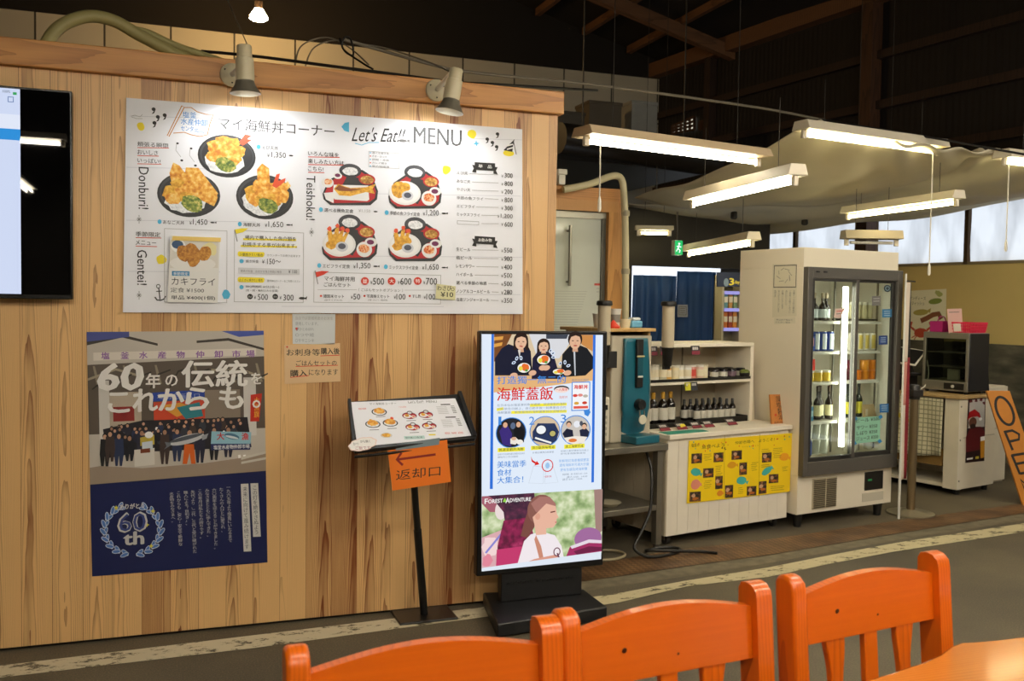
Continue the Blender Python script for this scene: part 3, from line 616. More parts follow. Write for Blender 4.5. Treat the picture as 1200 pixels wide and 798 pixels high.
def menu_art(p):
    T = p.text
    # faint plank lines of the printed background
    fa = mat('#d3d3da', .6)
    for y, x0, x1 in ((136, 152, 330), (160, 450, 612), (196, 148, 250), (226, 380, 610), (258, 148, 300), (300, 420, 612), (318, 150, 258), (345, 520, 610), (359, 330, 520)):
        p.line([(x0, y), (x1, y+(x1-x0)*.03*(1-(y-110)/260))], .7, fa)
    # title row
    wave = lambda x, y, s=1: (p.ell(x, y, 2.4*s, 2.2*s, ink, 10), p.poly([(x-2.4*s, y-.6), (x-.2*s, y-2.2*s), (x+2.4*s, y), (x+.8*s, y+4.6*s), (x-2.2*s, y+5.6*s), (x+.4*s, y+2*s)], ink))
    for x, y in ((180, 128), (185, 137), (193, 135), (181, 144)): wave(x, y)
    for x, y in ((583, 157), (571, 163), (577, 167), (582, 172)): wave(x, y, .9)
    p.ell(165, 148.5, 4.5, 5, yel, 11, wob=.14)
    p.line([(154, 136), (158, 135), (164, 137), (167, 134)], .6, lgrey); p.line([(154, 137), (160, 139), (167, 139)], .6, lgrey)
    org = mat('#c98a4a', .6)
    p.line([(213, 124), (216, 125.5), (198, 160), (196, 159), (213, 124)], 1.1, org); p.line([(216, 126), (224, 126), (231, 131), (241, 134), (250, 134.5), (246, 145), (243, 158), (234, 160), (224, 158), (216, 155), (203, 156)], 1.0, org)
    bl = mat('#3d8fd0', .6)
    T('塩釜', 214, 230, 134, 7, bl, .01); T('水産仲卸', 212, 243, 142, 7.5, bl, .01); T('センター', 212, 232, 150, 6, bl, .01); T('〜〜', 228, 240, 154, 2, bl)
    T('マイ海鮮丼コーナー', 256, 392, 144, 14.5, mat('#33302d', .6), .004)
    p.poly([(400, 148.5), (404, 144), (409, 143), (409, 155), (404, 153.5)], cyan); p.ell(405, 149, 3.5, 4.6, cyan, 12)
    T("Let's Eat!!", 412, 471, 157, 17, ink, .0, .3, .18); p.line([(416, 168), (424, 170), (432, 167), (444, 167)], .8, cyan)
    T('MENU', 485, 541, 158, 19.5, mat('#4b4a49', .6), .018)
    p.ell(472, 165, 5, 1.8, grey, 12); p.poly([(476, 165), (480, 163), (480, 167.5)], grey)
    p.ell(553, 157, 5, 5.2, yel, 11, wob=.14); p.poly([(558, 164), (559, 167), (562, 168), (559.5, 169), (559, 172), (557.5, 169.5), (554.5, 169), (557, 167)], cyan)
    p.ell(596, 179.5, 6.5, 3.6, yel, 16); p.poly([(590, 176), (603, 163), (601, 172), (600.5, 178)], ink); p.line([(602, 167), (605, 181)], .8, ink)
    for y in (169, 173): p.line([(594, y+2), (601, y)], 1.3, pureW)
    # donburi column
    def lines(rows, x, uw):
        for i, (t, x1, y) in enumerate(rows): T(t, x, x1, y, 5.6, ink, .008); p.line([(x, y+4.4), (x1+1, y+5)], .9, redi)
    lines((('頬張る瞬間', 197, 168.5), ('おいしさ', 185, 178), ('いっぱい!', 188, 187.5)), 161, 1)
    p.rtext('Donburi!', 168.3, 196, 245, 12, ink, .006)
    def star(x, y):
        for a in range(4): p.line([(x-3*math.cos(a*.785), y-(5 if a == 2 else 3)*math.sin(a*.785)), (x+3*math.cos(a*.785), y+(5 if a == 2 else 3)*math.sin(a*.785))], .6, grey)
    for q in ((163, 257), (163, 346), (365, 272)): star(*q)
    for dx, dy in ((207, 168), (223, 174)):
        p.line([(dx, dy), (dx-1, dy+8), (dx+5, dy+16)], .6, lgrey); p.ell(dx+1, dy, 1.6, 1.2, ink, 8); p.ell(dx+6, dy+20, 1.8, 1.3, ink, 8)
    donburi(p, 266, 183, 34, 25, 0); donburi(p, 221.5, 228, 37, 26.5, 1); donburi(p, 310.5, 231, 33.5, 26, 2)
    def price(name, a, b2, yen, c, d, y, h=7.6, dot=True):
        if dot: p.ell(a-4, y-.4, 2.4, 2.8, cyan, 10)
        T(name, a, b2, y, 4.6, ink, .01)
        if yen: T('¥', c-4, c-1.4, y+1, 4, ink, .008); T(yen, c, d, y, h, ink, .004); p.ell(d+6, y+.6, 2.8, .9, ink, 8); p.poly([(d+8, y+.6), (d+10.6, y-.6), (d+10.6, y+1.8)], ink)
    price('えび天丼', 307, 326, None, 0, 0, 172.5); price('', 0, 0, None, 0, 0, 0) if False else None
    T('¥', 313, 316, 182, 4, ink); T('1,350', 318, 335, 181.5, 7.4, ink, .004); p.ell(341, 182.4, 2.6, .9, ink, 8)
    price('あなご天丼', 191, 216, '1,450', 226, 243, 260.2); price('海鮮天丼', 285, 305, '1,650', 314.5, 332, 263)
    # season column
    lines((('季節限定', 188, 274), ('メニュー', 183, 284)), 159, 1)
    p.rtext('Gentei!', 166.5, 293, 334, 11.5, ink, .006); p.ell(189, 304, 6.2, 5.8, yel, 12, wob=.12)
    p.line([(186, 337), (187.5, 351)], 1.3, ink); p.ring(185.5, 335.5, 2.4, 2.6, .8, ink); p.line([(181.5, 348), (184, 351.5), (188, 352), (192, 350.5), (194, 347)], 1.5, ink); p.line([(183, 341.5), (190, 341)], 1, ink)
    p.frame(192.5, 267.5, 266, 355, .6, lgrey); p.ell(265, 345, 4.6, 5.6, cyan, 12, wob=.12)
    # grill box
    p.frame(274.5, 269.5, 355.5, 355, .6, lgrey); p.poly([(275, 269), (283, 267.5), (291, 267.5), (285, 272), (277, 274)], yel); p.line([(275, 269), (278, 283)], .9, grey)
    for t, x0, x1, y in (('場内で購入した魚介類を', 287, 347, 278), ('お焼きする事が出来ます。', 284, 348, 286)):
        p.line([(x0-2, y+2.2), (x1, y+3.4)], 2.2, yel); T(t, x0, x1, y, 5, ink, .008)
    p.poly([(278.5, 296), (280, 294.5), (309, 295.5), (310, 297), (309.5, 300), (308, 301.3), (280, 300.5), (278.5, 299)], yel); T('少量焼きたい場合', 280.5, 308, 298, 3.6, ink, .006); T('カウンターでお焼き出来ます', 313, 352, 299, 2.8, grey)
    p.ell(283, 306, 2.6, 2.6, cyan, 10); T('焼き料金', 288, 303, 306, 3.8, ink, .006); T('¥', 307, 310, 306.5, 4.5, ink); T('150〜', 313, 329, 306.3, 6.4, ink, .004)
    p.rect(279, 313.5, 351, 322, mat('#d2d2d4', .6)); T('鮑焼き料金　おまかせ焼き炭鍋の場合', 282, 330, 317.5, 3, grey); T('¥ 100', 338, 348, 318.2, 4.2, ink)
    p.poly([(278.5, 326), (280, 324.5), (309, 325.5), (310, 327), (309.5, 330), (308, 331.3), (280, 330.5), (278.5, 329)], yel); T('たくさん焼きたい場合', 280.5, 308, 328, 3.6, ink, .006); T('屋外BBQコーナーをご利用ください', 313, 352, 329, 2.8, grey)
    p.ell(283, 336.5, 2.6, 2.6, cyan, 10); T('BBQ利用料 60分(3名〜)', 288, 327, 335.8, 3.4, ink, .004); T('(炭・網・機材のみの営業)', 288, 326, 340.4, 3.2, ink)
    for x, t in ((293, '大人'), (322.5, '小人')): p.ell(x, 347.5, 3.3, 3.2, ink, 14); T(t, x-2.2, x+2.2, 347.5, 2.4, pureW)
    T('¥', 297.5, 300, 348.5, 4, ink); T('500', 302, 314, 348, 7, ink, .004); T('¥', 327.5, 330, 348.8, 4, ink); T('300', 332, 344, 348.6, 7, ink, .004)
    p.ell(354, 349.5, 4, 1.5, ink, 10); p.poly([(357, 349.5), (360, 347), (359, 351.5)], ink)
    # set meals
    lines((('いろんな味を', 397, 179.5), ('楽しみたい方は', 403, 188.5), ('こちら!', 379, 197.5)), 361, 1)
    p.rtext('Teishoku!', 364.3, 206, 258, 10.5, ink, .004)
    p.frame(432, 177, 468, 198, .5, lgrey)
    for i, t in enumerate(('選べる焼き魚', 'さば・ほっけ', '銀鮭・赤魚', 'カレイ開き', '鮭の味噌漬')): T(t, 436, 456-(i % 2)*3, 179+i*3.9, 2.4, grey); p.ell(434, 179+i*3.9, .8, .8, redi if i % 2 else cyan, 8)
    teishoku(p, 378, 192.5, 65, 48, 0); teishoku(p, 455, 194, 62.5, 50.5, 1); teishoku(p, 377, 252, 65.5, 53, 2); teishoku(p, 455, 255, 63, 51, 3)
    p.ell(523, 199, 5, 5, yel, 11, wob=.14)
    price('選べる焼魚定食', 380, 414, None, 0, 0, 246); T('¥1,150', 420, 434, 247, 4, lgrey); p.ell(440, 248, 2.6, .9, ink, 8)
    price('季節の魚フライ定食', 457, 492, '1,200', 499.5, 514, 249.5); price('エビフライ定食', 378, 410, '1,350', 418, 434, 311.5); price('ミックスフライ定食', 456, 490, '1,650', 498.5, 514, 313)
    # rice set box
    p.frame(367.6, 318.5, 516.3, 356.5, .6, lgrey); p.poly([(369, 319), (377, 317.5), (385.5, 318), (379, 322), (371, 325)], redi); p.line([(369, 317), (372.5, 333)], .8, grey)
    T('マイ海鮮丼用', 380, 415.5, 326.3, 5.6, ink, .006); T('ごはんセット', 379.5, 410.5, 333.3, 5.2, ink, .006)
    for x, t, a, v in ((427.5, '並', 437, '500'), (458.8, '大', 469, '600'), (489.4, '特', 499, '700')):
        p.ell(x, 329.3, 4.6, 4.6, redi, 20); T(t, x-2.6, x+2.6, 329.3, 5, pureW, .01); T('¥', a-3.2, a-.8, 331, 4, ink); T(v, a, a+13, 329.6, 8, ink, .006)
    p.line([(372, 339.5), (418, 339.5)], .4, lgrey); p.line([(474, 340), (514, 340)], .4, lgrey); T('（ ごはんセットオプション ）', 420, 472, 339.4, 3.8, grey)
    for t, t2, a, b2, v, c, d in (('雑穀米セット', '(並サイズのみ)', 379, 403, '50', 414, 422), ('写真映えセット', '(大葉・きゅうり・錦糸卵等)', 430, 456, '100', 464.5, 475), ('すし酢', None, 483, 493, '100', 499.5, 510)):
        p.ell(a-3, 346.8, 1.3, 1.3, redi, 8); T(t, a, b2, 347, 4.2, ink, .008); T('¥', c-3, c-.8, 348.4, 3.6, ink); T(v, c, d, 347.6, 6.6, ink, .004)
        if t2: T(t2, a+1, b2-2, 351.6, 2.4, grey)
    # price list
    def ribbon(y, t, slope=1):
        p.poly([(553, y-1.5), (558, y-.4), (558, y+8), (553, y+7), (555, y+3)], ink); p.poly([(578, y+1), (583, y+1.5), (581, y+5.5), (583, y+10), (578, y+9)], ink)
        p.poly([(556, y-4.5), (580, y-3), (580, y+6), (556, y+4.5)], ink); T(t, 560.5, 576, y, 4, pureW, .01)
    ribbon(194.5, '単　品'); ribbon(281, 'お飲み物')
    for i, (t, x1, v) in enumerate((('えび天', 548, '300'), ('あなご天', 551, '800'), ('やさい天', 551, '200'), ('季節の魚フライ', 566, '800'), ('エビフライ', 556, '300'), ('ミックスフライ', 562, '1,200'), (None, 562, '600'))):
        y = 202.3+i*9.75
        if t: T(t, 535, x1, y, 3.8, mat('#55524f', .6), .006)
        else: p.frame(535.5, y-2.5, 561, y+3, .5, lgrey)
        p.line([(x1+2, y+1.2), (584, y+2.6-i*.2)], .5, lgrey); w = 14 if len(v) > 3 else 9.5
        T('¥', 599.8-w-3, 599.8-w-.8, y+4-i*.3, 3.4, grey); T(v, 600.6-w, 600.6, y+3.2-i*.2, 5.6, mat('#3a3836', .6), .006)
    for i, (t, x1, v) in enumerate((('生ビール', 551, '550'), ('瓶ビール', 553, '900'), ('レモンサワー', 556, '400'), ('ハイボール', 554, '500'), ('選べる季節の地酒', 570, '500'), ('ノンアルコールビール', 574, '280'), ('塩竈ジンジャーエール', 573, '350'))):
        y = 292+i*9.82; T(t, 534.5, x1, y, 4.2, mat('#403d3a', .6), .008); p.line([(x1+2, y+.9), (584, y+1.3)], .5, lgrey)
        T('¥', 587.2, 589.4, y+2, 3.4, grey); T(v, 590.5, 600, y+1.2, 5.6, mat('#2c2a28', .6), .006)

pr = Print((0, WY-.012, 1.5))
pr.sheet([(148, 114.5), (612, 151.5), (612.5, 368), (144, 366)], .011, paper); menu_art(pr)
tag(pr.mb.build('menu_board', smooth=False), 'large white menu board with food pictures and price lists on the timber wall', 'menu board')

# oyster sheet hung over the menu board
pr = Print((0, WY-.024, 1.5))
th = thing('price_sheet', 'laminated fried oyster sheet hung by yellow tape over the lower left of the menu board', 'sign', hitY(226, 355, WY-.02))
pr.sheet([(200, 276), (258, 280), (255, 355), (196, 354)], .0015, mat('#e9e6df', .25))
pr.poly([(200, 281), (256, 284), (255.5, 314), (199, 314)], mat('#d9d3c6', .4)); pr.ell(226, 309, 27, 9, mat('#e6e2da', .4), 20)
pr.ell(209, 288, 8.5, 8, mat('#f0efea', .3), 18); pr.ell(208, 286.5, 6.8, 5, mat('#23486e', .3), 16); pr.ell(246, 292, 8, 8, mat('#e3d79a', .5), 14, wob=.15)
fry = ramp_mat('printed_oyster_fry', [(.3, '#8a5210'), (.5, '#b8771e'), (.7, '#d2973a')], 90)
pr.ell(215, 297, 7.5, 10, fry, 14, rot=.4, wob=.06); pr.ell(240, 297, 7.5, 9, fry, 14, rot=-.6, wob=.06); pr.ell(227, 301, 8, 12, fry, 16, rot=-.1, wob=.05); pr.ell(224, 291, 7, 6, fry, 14, wob=.05)
pr.rect(201.5, 317.5, 222, 323.5, mat('#2d7fb0', .4)); pr.text('季節限定', 203, 220.5, 320.6, 3.8, pureW, .006)
pr.text('カキフライ', 201, 252, 329.5, 8.5, ink, -.004); pr.text('定食 ¥1500', 200, 239, 339.7, 5.6, mat('#3d3a36', .5), .008); pr.text('単品 ¥400(1個)', 200.5, 252, 348.8, 5.6, ink, .014)
pr.mb.build('laminated_sheet', th, world=True, smooth=False)
pr2 = Print((0, WY-.0265, 1.5)); pr2.sheet([(202.5, 276.5), (259, 278.5), (258.5, 283.5), (201.5, 281.5)], .0004, mat('#ecc96a', .5)); pr2.mb.build('tape_strip', th, world=True, smooth=False)

# wasabi slip
pr = Print((0, WY-.022, 1.5)); pr.sheet([(511.5, 332.5), (534, 335.5), (533.5, 351.5), (510.5, 350)], .0012, mat('#d9d3a2', .6))
pr.text('わさび', 512.5, 529, 337.5, 6, ink, .012); pr.text('¥10', 516.5, 531, 345, 6, ink, .012); pr.ring(530.5, 339, 2, 2, .5, ink, 12)
tag(pr.mb.build('price_slip', smooth=False), 'small pale yellow wasabi price slip stuck on the menu board beside the drinks list', 'sign')

# two notices under the menu board
pr = Print((0, WY-.003, 1.5)); pr.sheet([(342.5, 367.5), (393, 368), (392.5, 403.5), (343, 403)], .0015, mat('#d6d8d6', .2))
for i, t in enumerate(('当店では宮城県産のお米を', '使用しています。', '♥ひとめぼれ', '○つや姫', '○ササニシキ')):
    pr.text(t, 346, (390, 373, 368, 368, 368)[i], 372.6+i*6.6, 4.2, mat('#8f9294', .5) if i else lgrey, .0)
    if i == 2: pr.poly([(346, 384.3), (347.5, 383.6), (349, 384.3), (347.6, 387.4)], redi)
tag(pr.mb.build('rice_notice', smooth=False), 'small white laminated notice about rice just below the menu board', 'sign')
pr = Print((0, WY-.003, 1.5)); pr.sheet([(333, 404.5), (398.5, 402), (399, 447), (333.5, 450)], .0015, mat('#e0bb8c', .65))
pr.text('お刺身等', 336, 375, 413, 8, ink, .008); pr.text('購入後', 376, 398, 411.5, 7.6, ink, .022); pr.line([(375.5, 417), (398, 416.2)], .9, redi)
pr.text('ごはんセットの', 347, 394.5, 425.5, 6.6, ink, .008); pr.line([(346.5, 429.5), (396, 428)], .9, redi); pr.text('購入', 340, 360, 437.5, 7.8, ink, .02); pr.text('になります', 362, 396, 436.3, 7, ink, .004); pr.line([(340, 442.3), (362, 440)], .9, redi); pr.ell(336.5, 406.6, 1.2, 1, redi, 8)
tag(pr.mb.build('handwritten_notice', smooth=False), 'peach paper notice with handwritten black lines underlined in red', 'sign')

# ================================================================ sixty year poster
pr = Print((0, WY-.003, 1.0))
q = [(101.5, 389), (309, 387.5), (313.5, 659), (108, 675.5)]
pr.sheet(q, .0015, mat('#1b2350', .3))
def ph(u, v):                                                        # position inside the poster, 0..1
    l = (q[0][0]+(q[3][0]-q[0][0])*v, q[0][1]+(q[3][1]-q[0][1])*v); r = (q[1][0]+(q[2][0]-q[1][0])*v, q[1][1]+(q[2][1]-q[1][1])*v)
    return (l[0]+(r[0]-l[0])*u, l[1]+(r[1]-l[1])*u)
def pp(pts, m): pr.poly([ph(*p) for p in pts], m)
VH = .624
pp([(0, 0), (1, 0), (1, .604), (0, VH)], mat('#c2b9ac', .3))
dk = mat('#3a332c', .35); dk2 = mat('#5a5046', .35)
pp([(0, .135), (1, .11), (1, .42), (0, .42)], dk2)                   # roof and shade of the hall front
pp([(0, .04), (.2, .012), (.4, .05), (.4, .06), (.2, .024), (0, .055)], dk); pp([(.62, .04), (.8, .03), (1, .075), (1, .085), (.8, .042), (.62, .05)], dk)
pp([(0, 0), (.24, 0), (.24, .022), (0, .04)], mat('#4a5390', .3)); pp([(.76, 0), (1, 0), (1, .018), (.86, .026)], mat('#4a5aa4', .3))
for u in (.03, .2, .38, .6, .8, .95): pp([(u, .14), (u+.012, .14), (u+.04, .22), (u+.02, .22)], mat('#8d8270', .35))
pp([(0, .19), (.16, .15), (.3, .18), (.3, .19), (.16, .16), (0, .2)], mat('#a0957f', .35)); pp([(.7, .16), (.9, .17), (1, .2), (1, .21), (.9, .18), (.7, .17)], mat('#a0957f', .35))
for k in range(9):
    u0 = .02+k*.11; pp([(u0, .235), (u0+.05, .165+.01*abs(k-4)), (u0+.12, .15+.008*abs(k-4)), (u0+.12, .156+.008*abs(k-4)), (u0+.055, .172+.01*abs(k-4)), (u0+.008, .237)], mat('#2e2822', .4))
pp([(.12, .25), (.3, .25), (.3, .4), (.12, .4)], mat('#b5a794', .35)); pp([(.62, .25), (.86, .25), (.86, .42), (.62, .42)], mat('#86796a', .35))
pp([(.06, .2), (.12, .2), (.12, .46), (.06, .46)], mat('#cfcac2', .35)); pp([(.88, .2), (.95, .2), (.95, .45), (.88, .45)], mat('#cfcac2', .35))
pp([(.035, .085), (.955, .075), (.955, .105), (.035, .118)], mat('#dcd3c6', .35))
tx = [('塩', .08), ('釜', .19), ('水', .295), ('産', .40), ('物', .505), ('仲', .615), ('卸', .72), ('市', .82), ('場', .90)]
for t, u in tx:
    x, y = ph(u, .098); pr.text(t, x, x+9.5, y, 8, mat('#8d5fa0', .4), .03)
pp([(.36, .255), (.66, .248), (.66, .285), (.36, .292)], mat('#23429a', .35)); x, y = ph(.39, .272); pr.text('場朝企画入口', x, x+50, y, 6.5, mat('#9aa4cf', .4), .01)
pp([(.37, .295), (.66, .29), (.66, .38), (.37, .38)], mat('#c9482c', .35)); pp([(.4, .31), (.52, .3), (.62, .33), (.5, .36)], mat('#d89a3a', .35)); pp([(.5, .32), (.63, .3), (.65, .36), (.55, .37)], mat('#2f7f8a', .35))
pp([(.14, .31), (.26, .31), (.26, .37), (.14, .37)], mat('#8a2a26', .35)); pp([(.92, .275), (.985, .27), (.965, .39), (.915, .39)], mat('#c22f1c', .35)); x, y = ph(.935, .285); pr.vtext('大漁旗', x+4, y, y+24, 6, mat('#f0b23a', .4), .02)
# crowd
rd = random.Random(11); cloth = [mat(c, .4) for c in ('#14161f', '#1c1f33', '#262636', '#1a1a1c', '#30343f', '#24304f', '#3d2f2b')]; skin = [mat(c, .4) for c in ('#b98d72', '#c79a7e', '#a67c62')]; hair = mat('#15110f', .4)
pp([(.08, .4), (.3, .37), (.9, .37), (.92, .5), (.3, .5), (.1, .52)], mat('#1d1b22', .4))
for i in range(70):
    v = .375+rd.random()*.06; u = .12+rd.random()*.74; x, y = ph(u, v); k = rd.choice(cloth)
    pr.ell(x, y+7, 4.4, 6, k, 8); pr.ell(x, y-.3, 2.1, 2.6, hair, 8); pr.ell(x, y+.5, 1.7, 2, rd.choice(skin) if rd.random() < .85 else pureW, 8)
for u, v, h in ((.09, .43, .14), (.17, .43, .13), (.23, .44, .1), (.43, .42, .14), (.5, .42, .13), (.63, .42, .14), (.71, .42, .13), (.79, .42, .12), (.12, .42, .12), (.3, .42, .1)):
    x, y = ph(u, v); H2 = h*270; k = rd.choice(cloth)
    pr.poly([(x-5, y+3), (x+5, y+3), (x+6, y+H2*.55), (x+3.6, y+H2), (x+1, y+H2), (x, y+H2*.6), (x-1.5, y+H2), (x-4, y+H2), (x-6, y+H2*.55)], k)
    pr.ell(x, y-.6, 2.9, 3.6, hair, 10); pr.ell(x, y+.6, 2.3, 2.9, rd.choice(skin), 10)
pp([(0, .535), (.2, .525), (.9, .52), (1, .5), (1, .604), (0, VH)], mat('#8f7a66', .4)) if False else None
x, y = ph(.57, .44); pr.poly([(x-6, y+10), (x+5, y+10), (x+7, y+33), (x+2, y+33), (x, y+20), (x-3, y+33), (x-8, y+33)], mat('#d2611c', .4)); pr.ell(x, y-3, 2.8, 3.4, skin[0], 10)
x, y = ph(.555, .455); pr.ell(x, y, 21, 5.2, mat('#c3c4c6', .3), 20, rot=.22); pr.ell(x-1, y-1.6, 20, 2.4, mat('#4c535c', .3), 20, rot=.22); pr.poly([(x-19, y+4), (x-26, y+3), (x-24, y+8), (x-27, y+12), (x-19, y+7)], mat('#6a7078', .3)); pr.poly([(x+17, y-4), (x+25, y-7), (x+23, y-1), (x+18, y+1)], mat('#9a9ea4', .3))
pp([(.255, .49), (.37, .485), (.37, .555), (.255, .56)], mat('#d7d1c6', .4)); pp([(.29, .44), (.37, .43), (.37, .47), (.29, .475)], mat('#b9a43c', .4)); pp([(.3, .46), (.36, .455), (.36, .49), (.3, .495)], mat('#c9d2da', .4)); x, y = ph(.34, .43); pr.ell(x, y, 5, 4, pureW, 10); pp([(.29, .488), (.345, .485), (.345, .503), (.29, .505)], mat('#6e3418', .4))
pp([(.695, .425), (.92, .435), (.915, .485), (.69, .478)], mat('#8fbccb', .35)); pp([(.69, .478), (.915, .485), (.912, .51), (.69, .505)], mat('#1c2a5c', .35))
x, y = ph(.725, .447); pr.text('大', x, x+8.5, y, 8.5, mat('#c9302a', .4), .03); x, y = ph(.865, .452); pr.text('漁', x, x+8, y, 8.5, mat('#c9302a', .4), .03)
x, y = ph(.81, .45); pr.ell(x, y, 9, 3.4, mat('#46708c', .35), 14, rot=-.25); pr.ell(x, y+1, 8, 1.4, mat('#d3dbe0', .35), 14, rot=-.25)
x, y = ph(.705, .494); pr.text('塩釜水産物仲卸市場', x, x+42, y, 5, pureW, .01)
x, y = ph(.85, .53); pr.line([(x, y), (x+1, y+12)], 3, pureW); pr.line([(x+6, y), (x+7, y+12)], 3, pureW)
gr = mat('#9a8876', .4)
pp([(0, .555), (.06, .55), (.3, .567), (.64, .56), (.84, .545), (1, .53), (1, .604), (0, VH)], gr)
pp([(.86, .54), (1, .52), (1, .53), (.86, .552)], mat('#c9c2b4', .4)); pp([(.86, .56), (1, .545), (1, .555), (.86, .57)], mat('#c9c2b4', .4))
# headline
hw = mat('#f0ece6', .4)
x, y = ph(.055, .185); pr.text('60', x, x+51, y, 31, hw, .05, .12); x, y = ph(.33, .205); pr.text('年', x, x+16.5, y, 17, hw, .03); x, y = ph(.44, .205); pr.text('の', x, x+14, y, 13, hw, .03)
x, y = ph(.535, .18); pr.text('伝統', x, x+76, y, 31, hw, .03); x, y = ph(.925, .205); pr.text('を', x, x+12, y, 13, hw, .03)
for t, u, v, w2, h2 in (('こ', .115, .292, 24, 23), ('れ', .255, .285, 28, 26), ('か', .4, .285, 29, 25), ('ら', .555, .285, 26, 26), ('も', .745, .285, 27, 25), ('。', .93, .315, 9, 9)):
    x, y = ph(u, v); pr.text(t, x, x+w2, y, h2, hw, .04)
# navy foot
cm = mat('#c9c7c4', .4)
for u, v0, v1, t in ((.91, .655, .885, 'この灯を絶やさぬよう'), (.855, .655, .945, '未来に向けて進み続けます')):
    a, b2 = ph(u, v0), ph(u+.01, v1); pr.poly([(a[0], a[1]), (a[0]+9, a[1]-.4), (b2[0]+9, b2[1]-.4), (b2[0], b2[1])], mat('#d4d1ca', .4)); pr.vtext(t, a[0]+5, a[1]+3, b2[1]-3, 5.4, mat('#55545c', .4), .0, 2.5)
for i, (t, v1) in enumerate((('一九六五年より塩釜にいたるまで', .90), ('たくさんの人びとに愛され、', .855), ('六〇周年を迎えることができました。', .925), ('みなさまとともに歩んできた、', .87), ('この年月は私たちの誇りです。', .875), ('先代より、二代、三代と受け継がれた', .935), ('職人による「目利き」。', .815), ('これからも、安心・安全で新鮮な', .90), ('水産物をみなさまへ。', .80))):
    u = .775-i*.0405; a, b2 = ph(u, .665+.001*i), ph(u+.012, v1); pr.vtext(t, a[0]+2, a[1], b2[1], 5, cm, .0, 2.5)
# wreath emblem
cx, cy = ph(.235, .82); lf = mat('#4f78b8', .4); lo2 = mat('#c8d2e2', .4)
for s2 in (-1, 1):
    for i in range(9):
        a = math.radians(-62+i*17.5); R = 33; x = cx+s2*R*math.cos(a)*1.0; y = cy-3+R*.88*math.sin(a)+3
        for dd in (-.55, .55):
            an = a+PI/2+dd; ex, ey = x+s2*math.cos(an-PI)*-5*-1, y+math.sin(an-PI)*5
            ro = math.atan2(ey-y, ex-x); pr.ell((x+ex)/2, (y+ey)/2, 5.4, 2.5, lo2, 10, rot=-ro); pr.ell((x+ex)/2, (y+ey)/2, 4.6, 1.8, lf, 10, rot=-ro)
for x, y in ((cx-19, cy-26), (cx+24, cy-22), (cx+17, cy-6), (cx+22, cy+19)):
    pr.poly([(x, y-3), (x+1, y-1), (x+3, y), (x+1, y+1), (x, y+3), (x-1, y+1), (x-3, y), (x-1, y-1)], mat('#d8cf4a', .4))
pr.text('ありがとう', cx-15, cx+14, cy-27, 6, cm, .04)
pr.text('60', cx-17, cx+17, cy-8, 23, cm, .035); pr.k += 1; pr.text('60', cx-15.6, cx+15.6, cy-8.1, 20.4, mat('#3d4a86', .4), -.03); pr.k += 1; pr.text('th', cx-10, cx+13, cy+10.5, 15, cm, .045)
tag(pr.mb.build('anniversary_poster', smooth=False), 'tall poster with a crowd photo above and a navy foot with a laurel emblem', 'poster')

# ================================================================ television
TY = WY-.075
th = thing('television', 'black wall television showing a pale blue screen, cut by the left edge', 'television', hitY(-60, 351, TY))
r, tp, bt = hitY(86.5, 107, TY), hitY(86.5, 107, TY).z, hitY(83, 351, TY).z; X1 = hitY(85, 230, TY).x; X0 = X1-1.46
gl = mat('#050506', .015)
MB().box(X0+.2, X1-.2, TY+.035, WY-.002, bt+.2, tp-.2, mat('#141414', .6)).build('wall_bracket', th, world=True)
MB().box(X0, X1, TY, TY+.045, bt, tp, mat('#0a0a0b', .25)).build('casing', th, world=True, bev=.004)
MB().box(X0+.008, X1-.008, TY-.002, TY, bt+.018, tp-.008, gl).build('glass_panel', th, world=True, smooth=False)
pr = Print((0, TY-.0024, 1.5)); xu = hitY(24, 200, TY-.0024).x; cxx = (X0+X1)/2; xl = 2*cxx-xu
d = glow('#cdd8f2', 1.0); pr.mb.prism([Vec((xl, TY-.0024, bt+.02)), Vec((xu, TY-.0024, bt+.02)), Vec((xu, TY-.0024, tp-.01)), Vec((xl, TY-.0024, tp-.01))], (0, .0003, 0), d)
def srect(x0, x1, z0, z1, m, k=3):
    pr.mb.add([(x0, TY-.0024-k*4e-5, z0), (x1, TY-.0024-k*4e-5, z0), (x1, TY-.0024-k*4e-5, z1), (x0, TY-.0024-k*4e-5, z1)], [(0, 1, 2, 3)], m)
a = hitY(12, 151, TY).z; b2 = hitY(12, 164, TY).z; srect(xl, xu, b2, a, glow('#2f8fd8', 1.0)); srect(xl, xu, a, hitY(12, 134, TY).z, glow('#dfe6f6', 1.0))
srect(xu-.026, xu-.012, hitY(20, 111.5, TY).z, hitY(20, 108.5, TY).z, glow('#3aa860', .9), 4); pr.text('100%', 3, 12, 106.8, 3, glow('#4a5566', .6)); pr.text('5', -1, 4, 143.5, 6, glow('#3c4a66', .5)); pr.text('→', 11, 17, 144, 3, glow('#9ab0d0', .9)); pr.frame(9, 113, 16, 120, .8, glow('#4d6ea8', .9))
pr.mb.build('screen_picture', th, world=True, smooth=False)
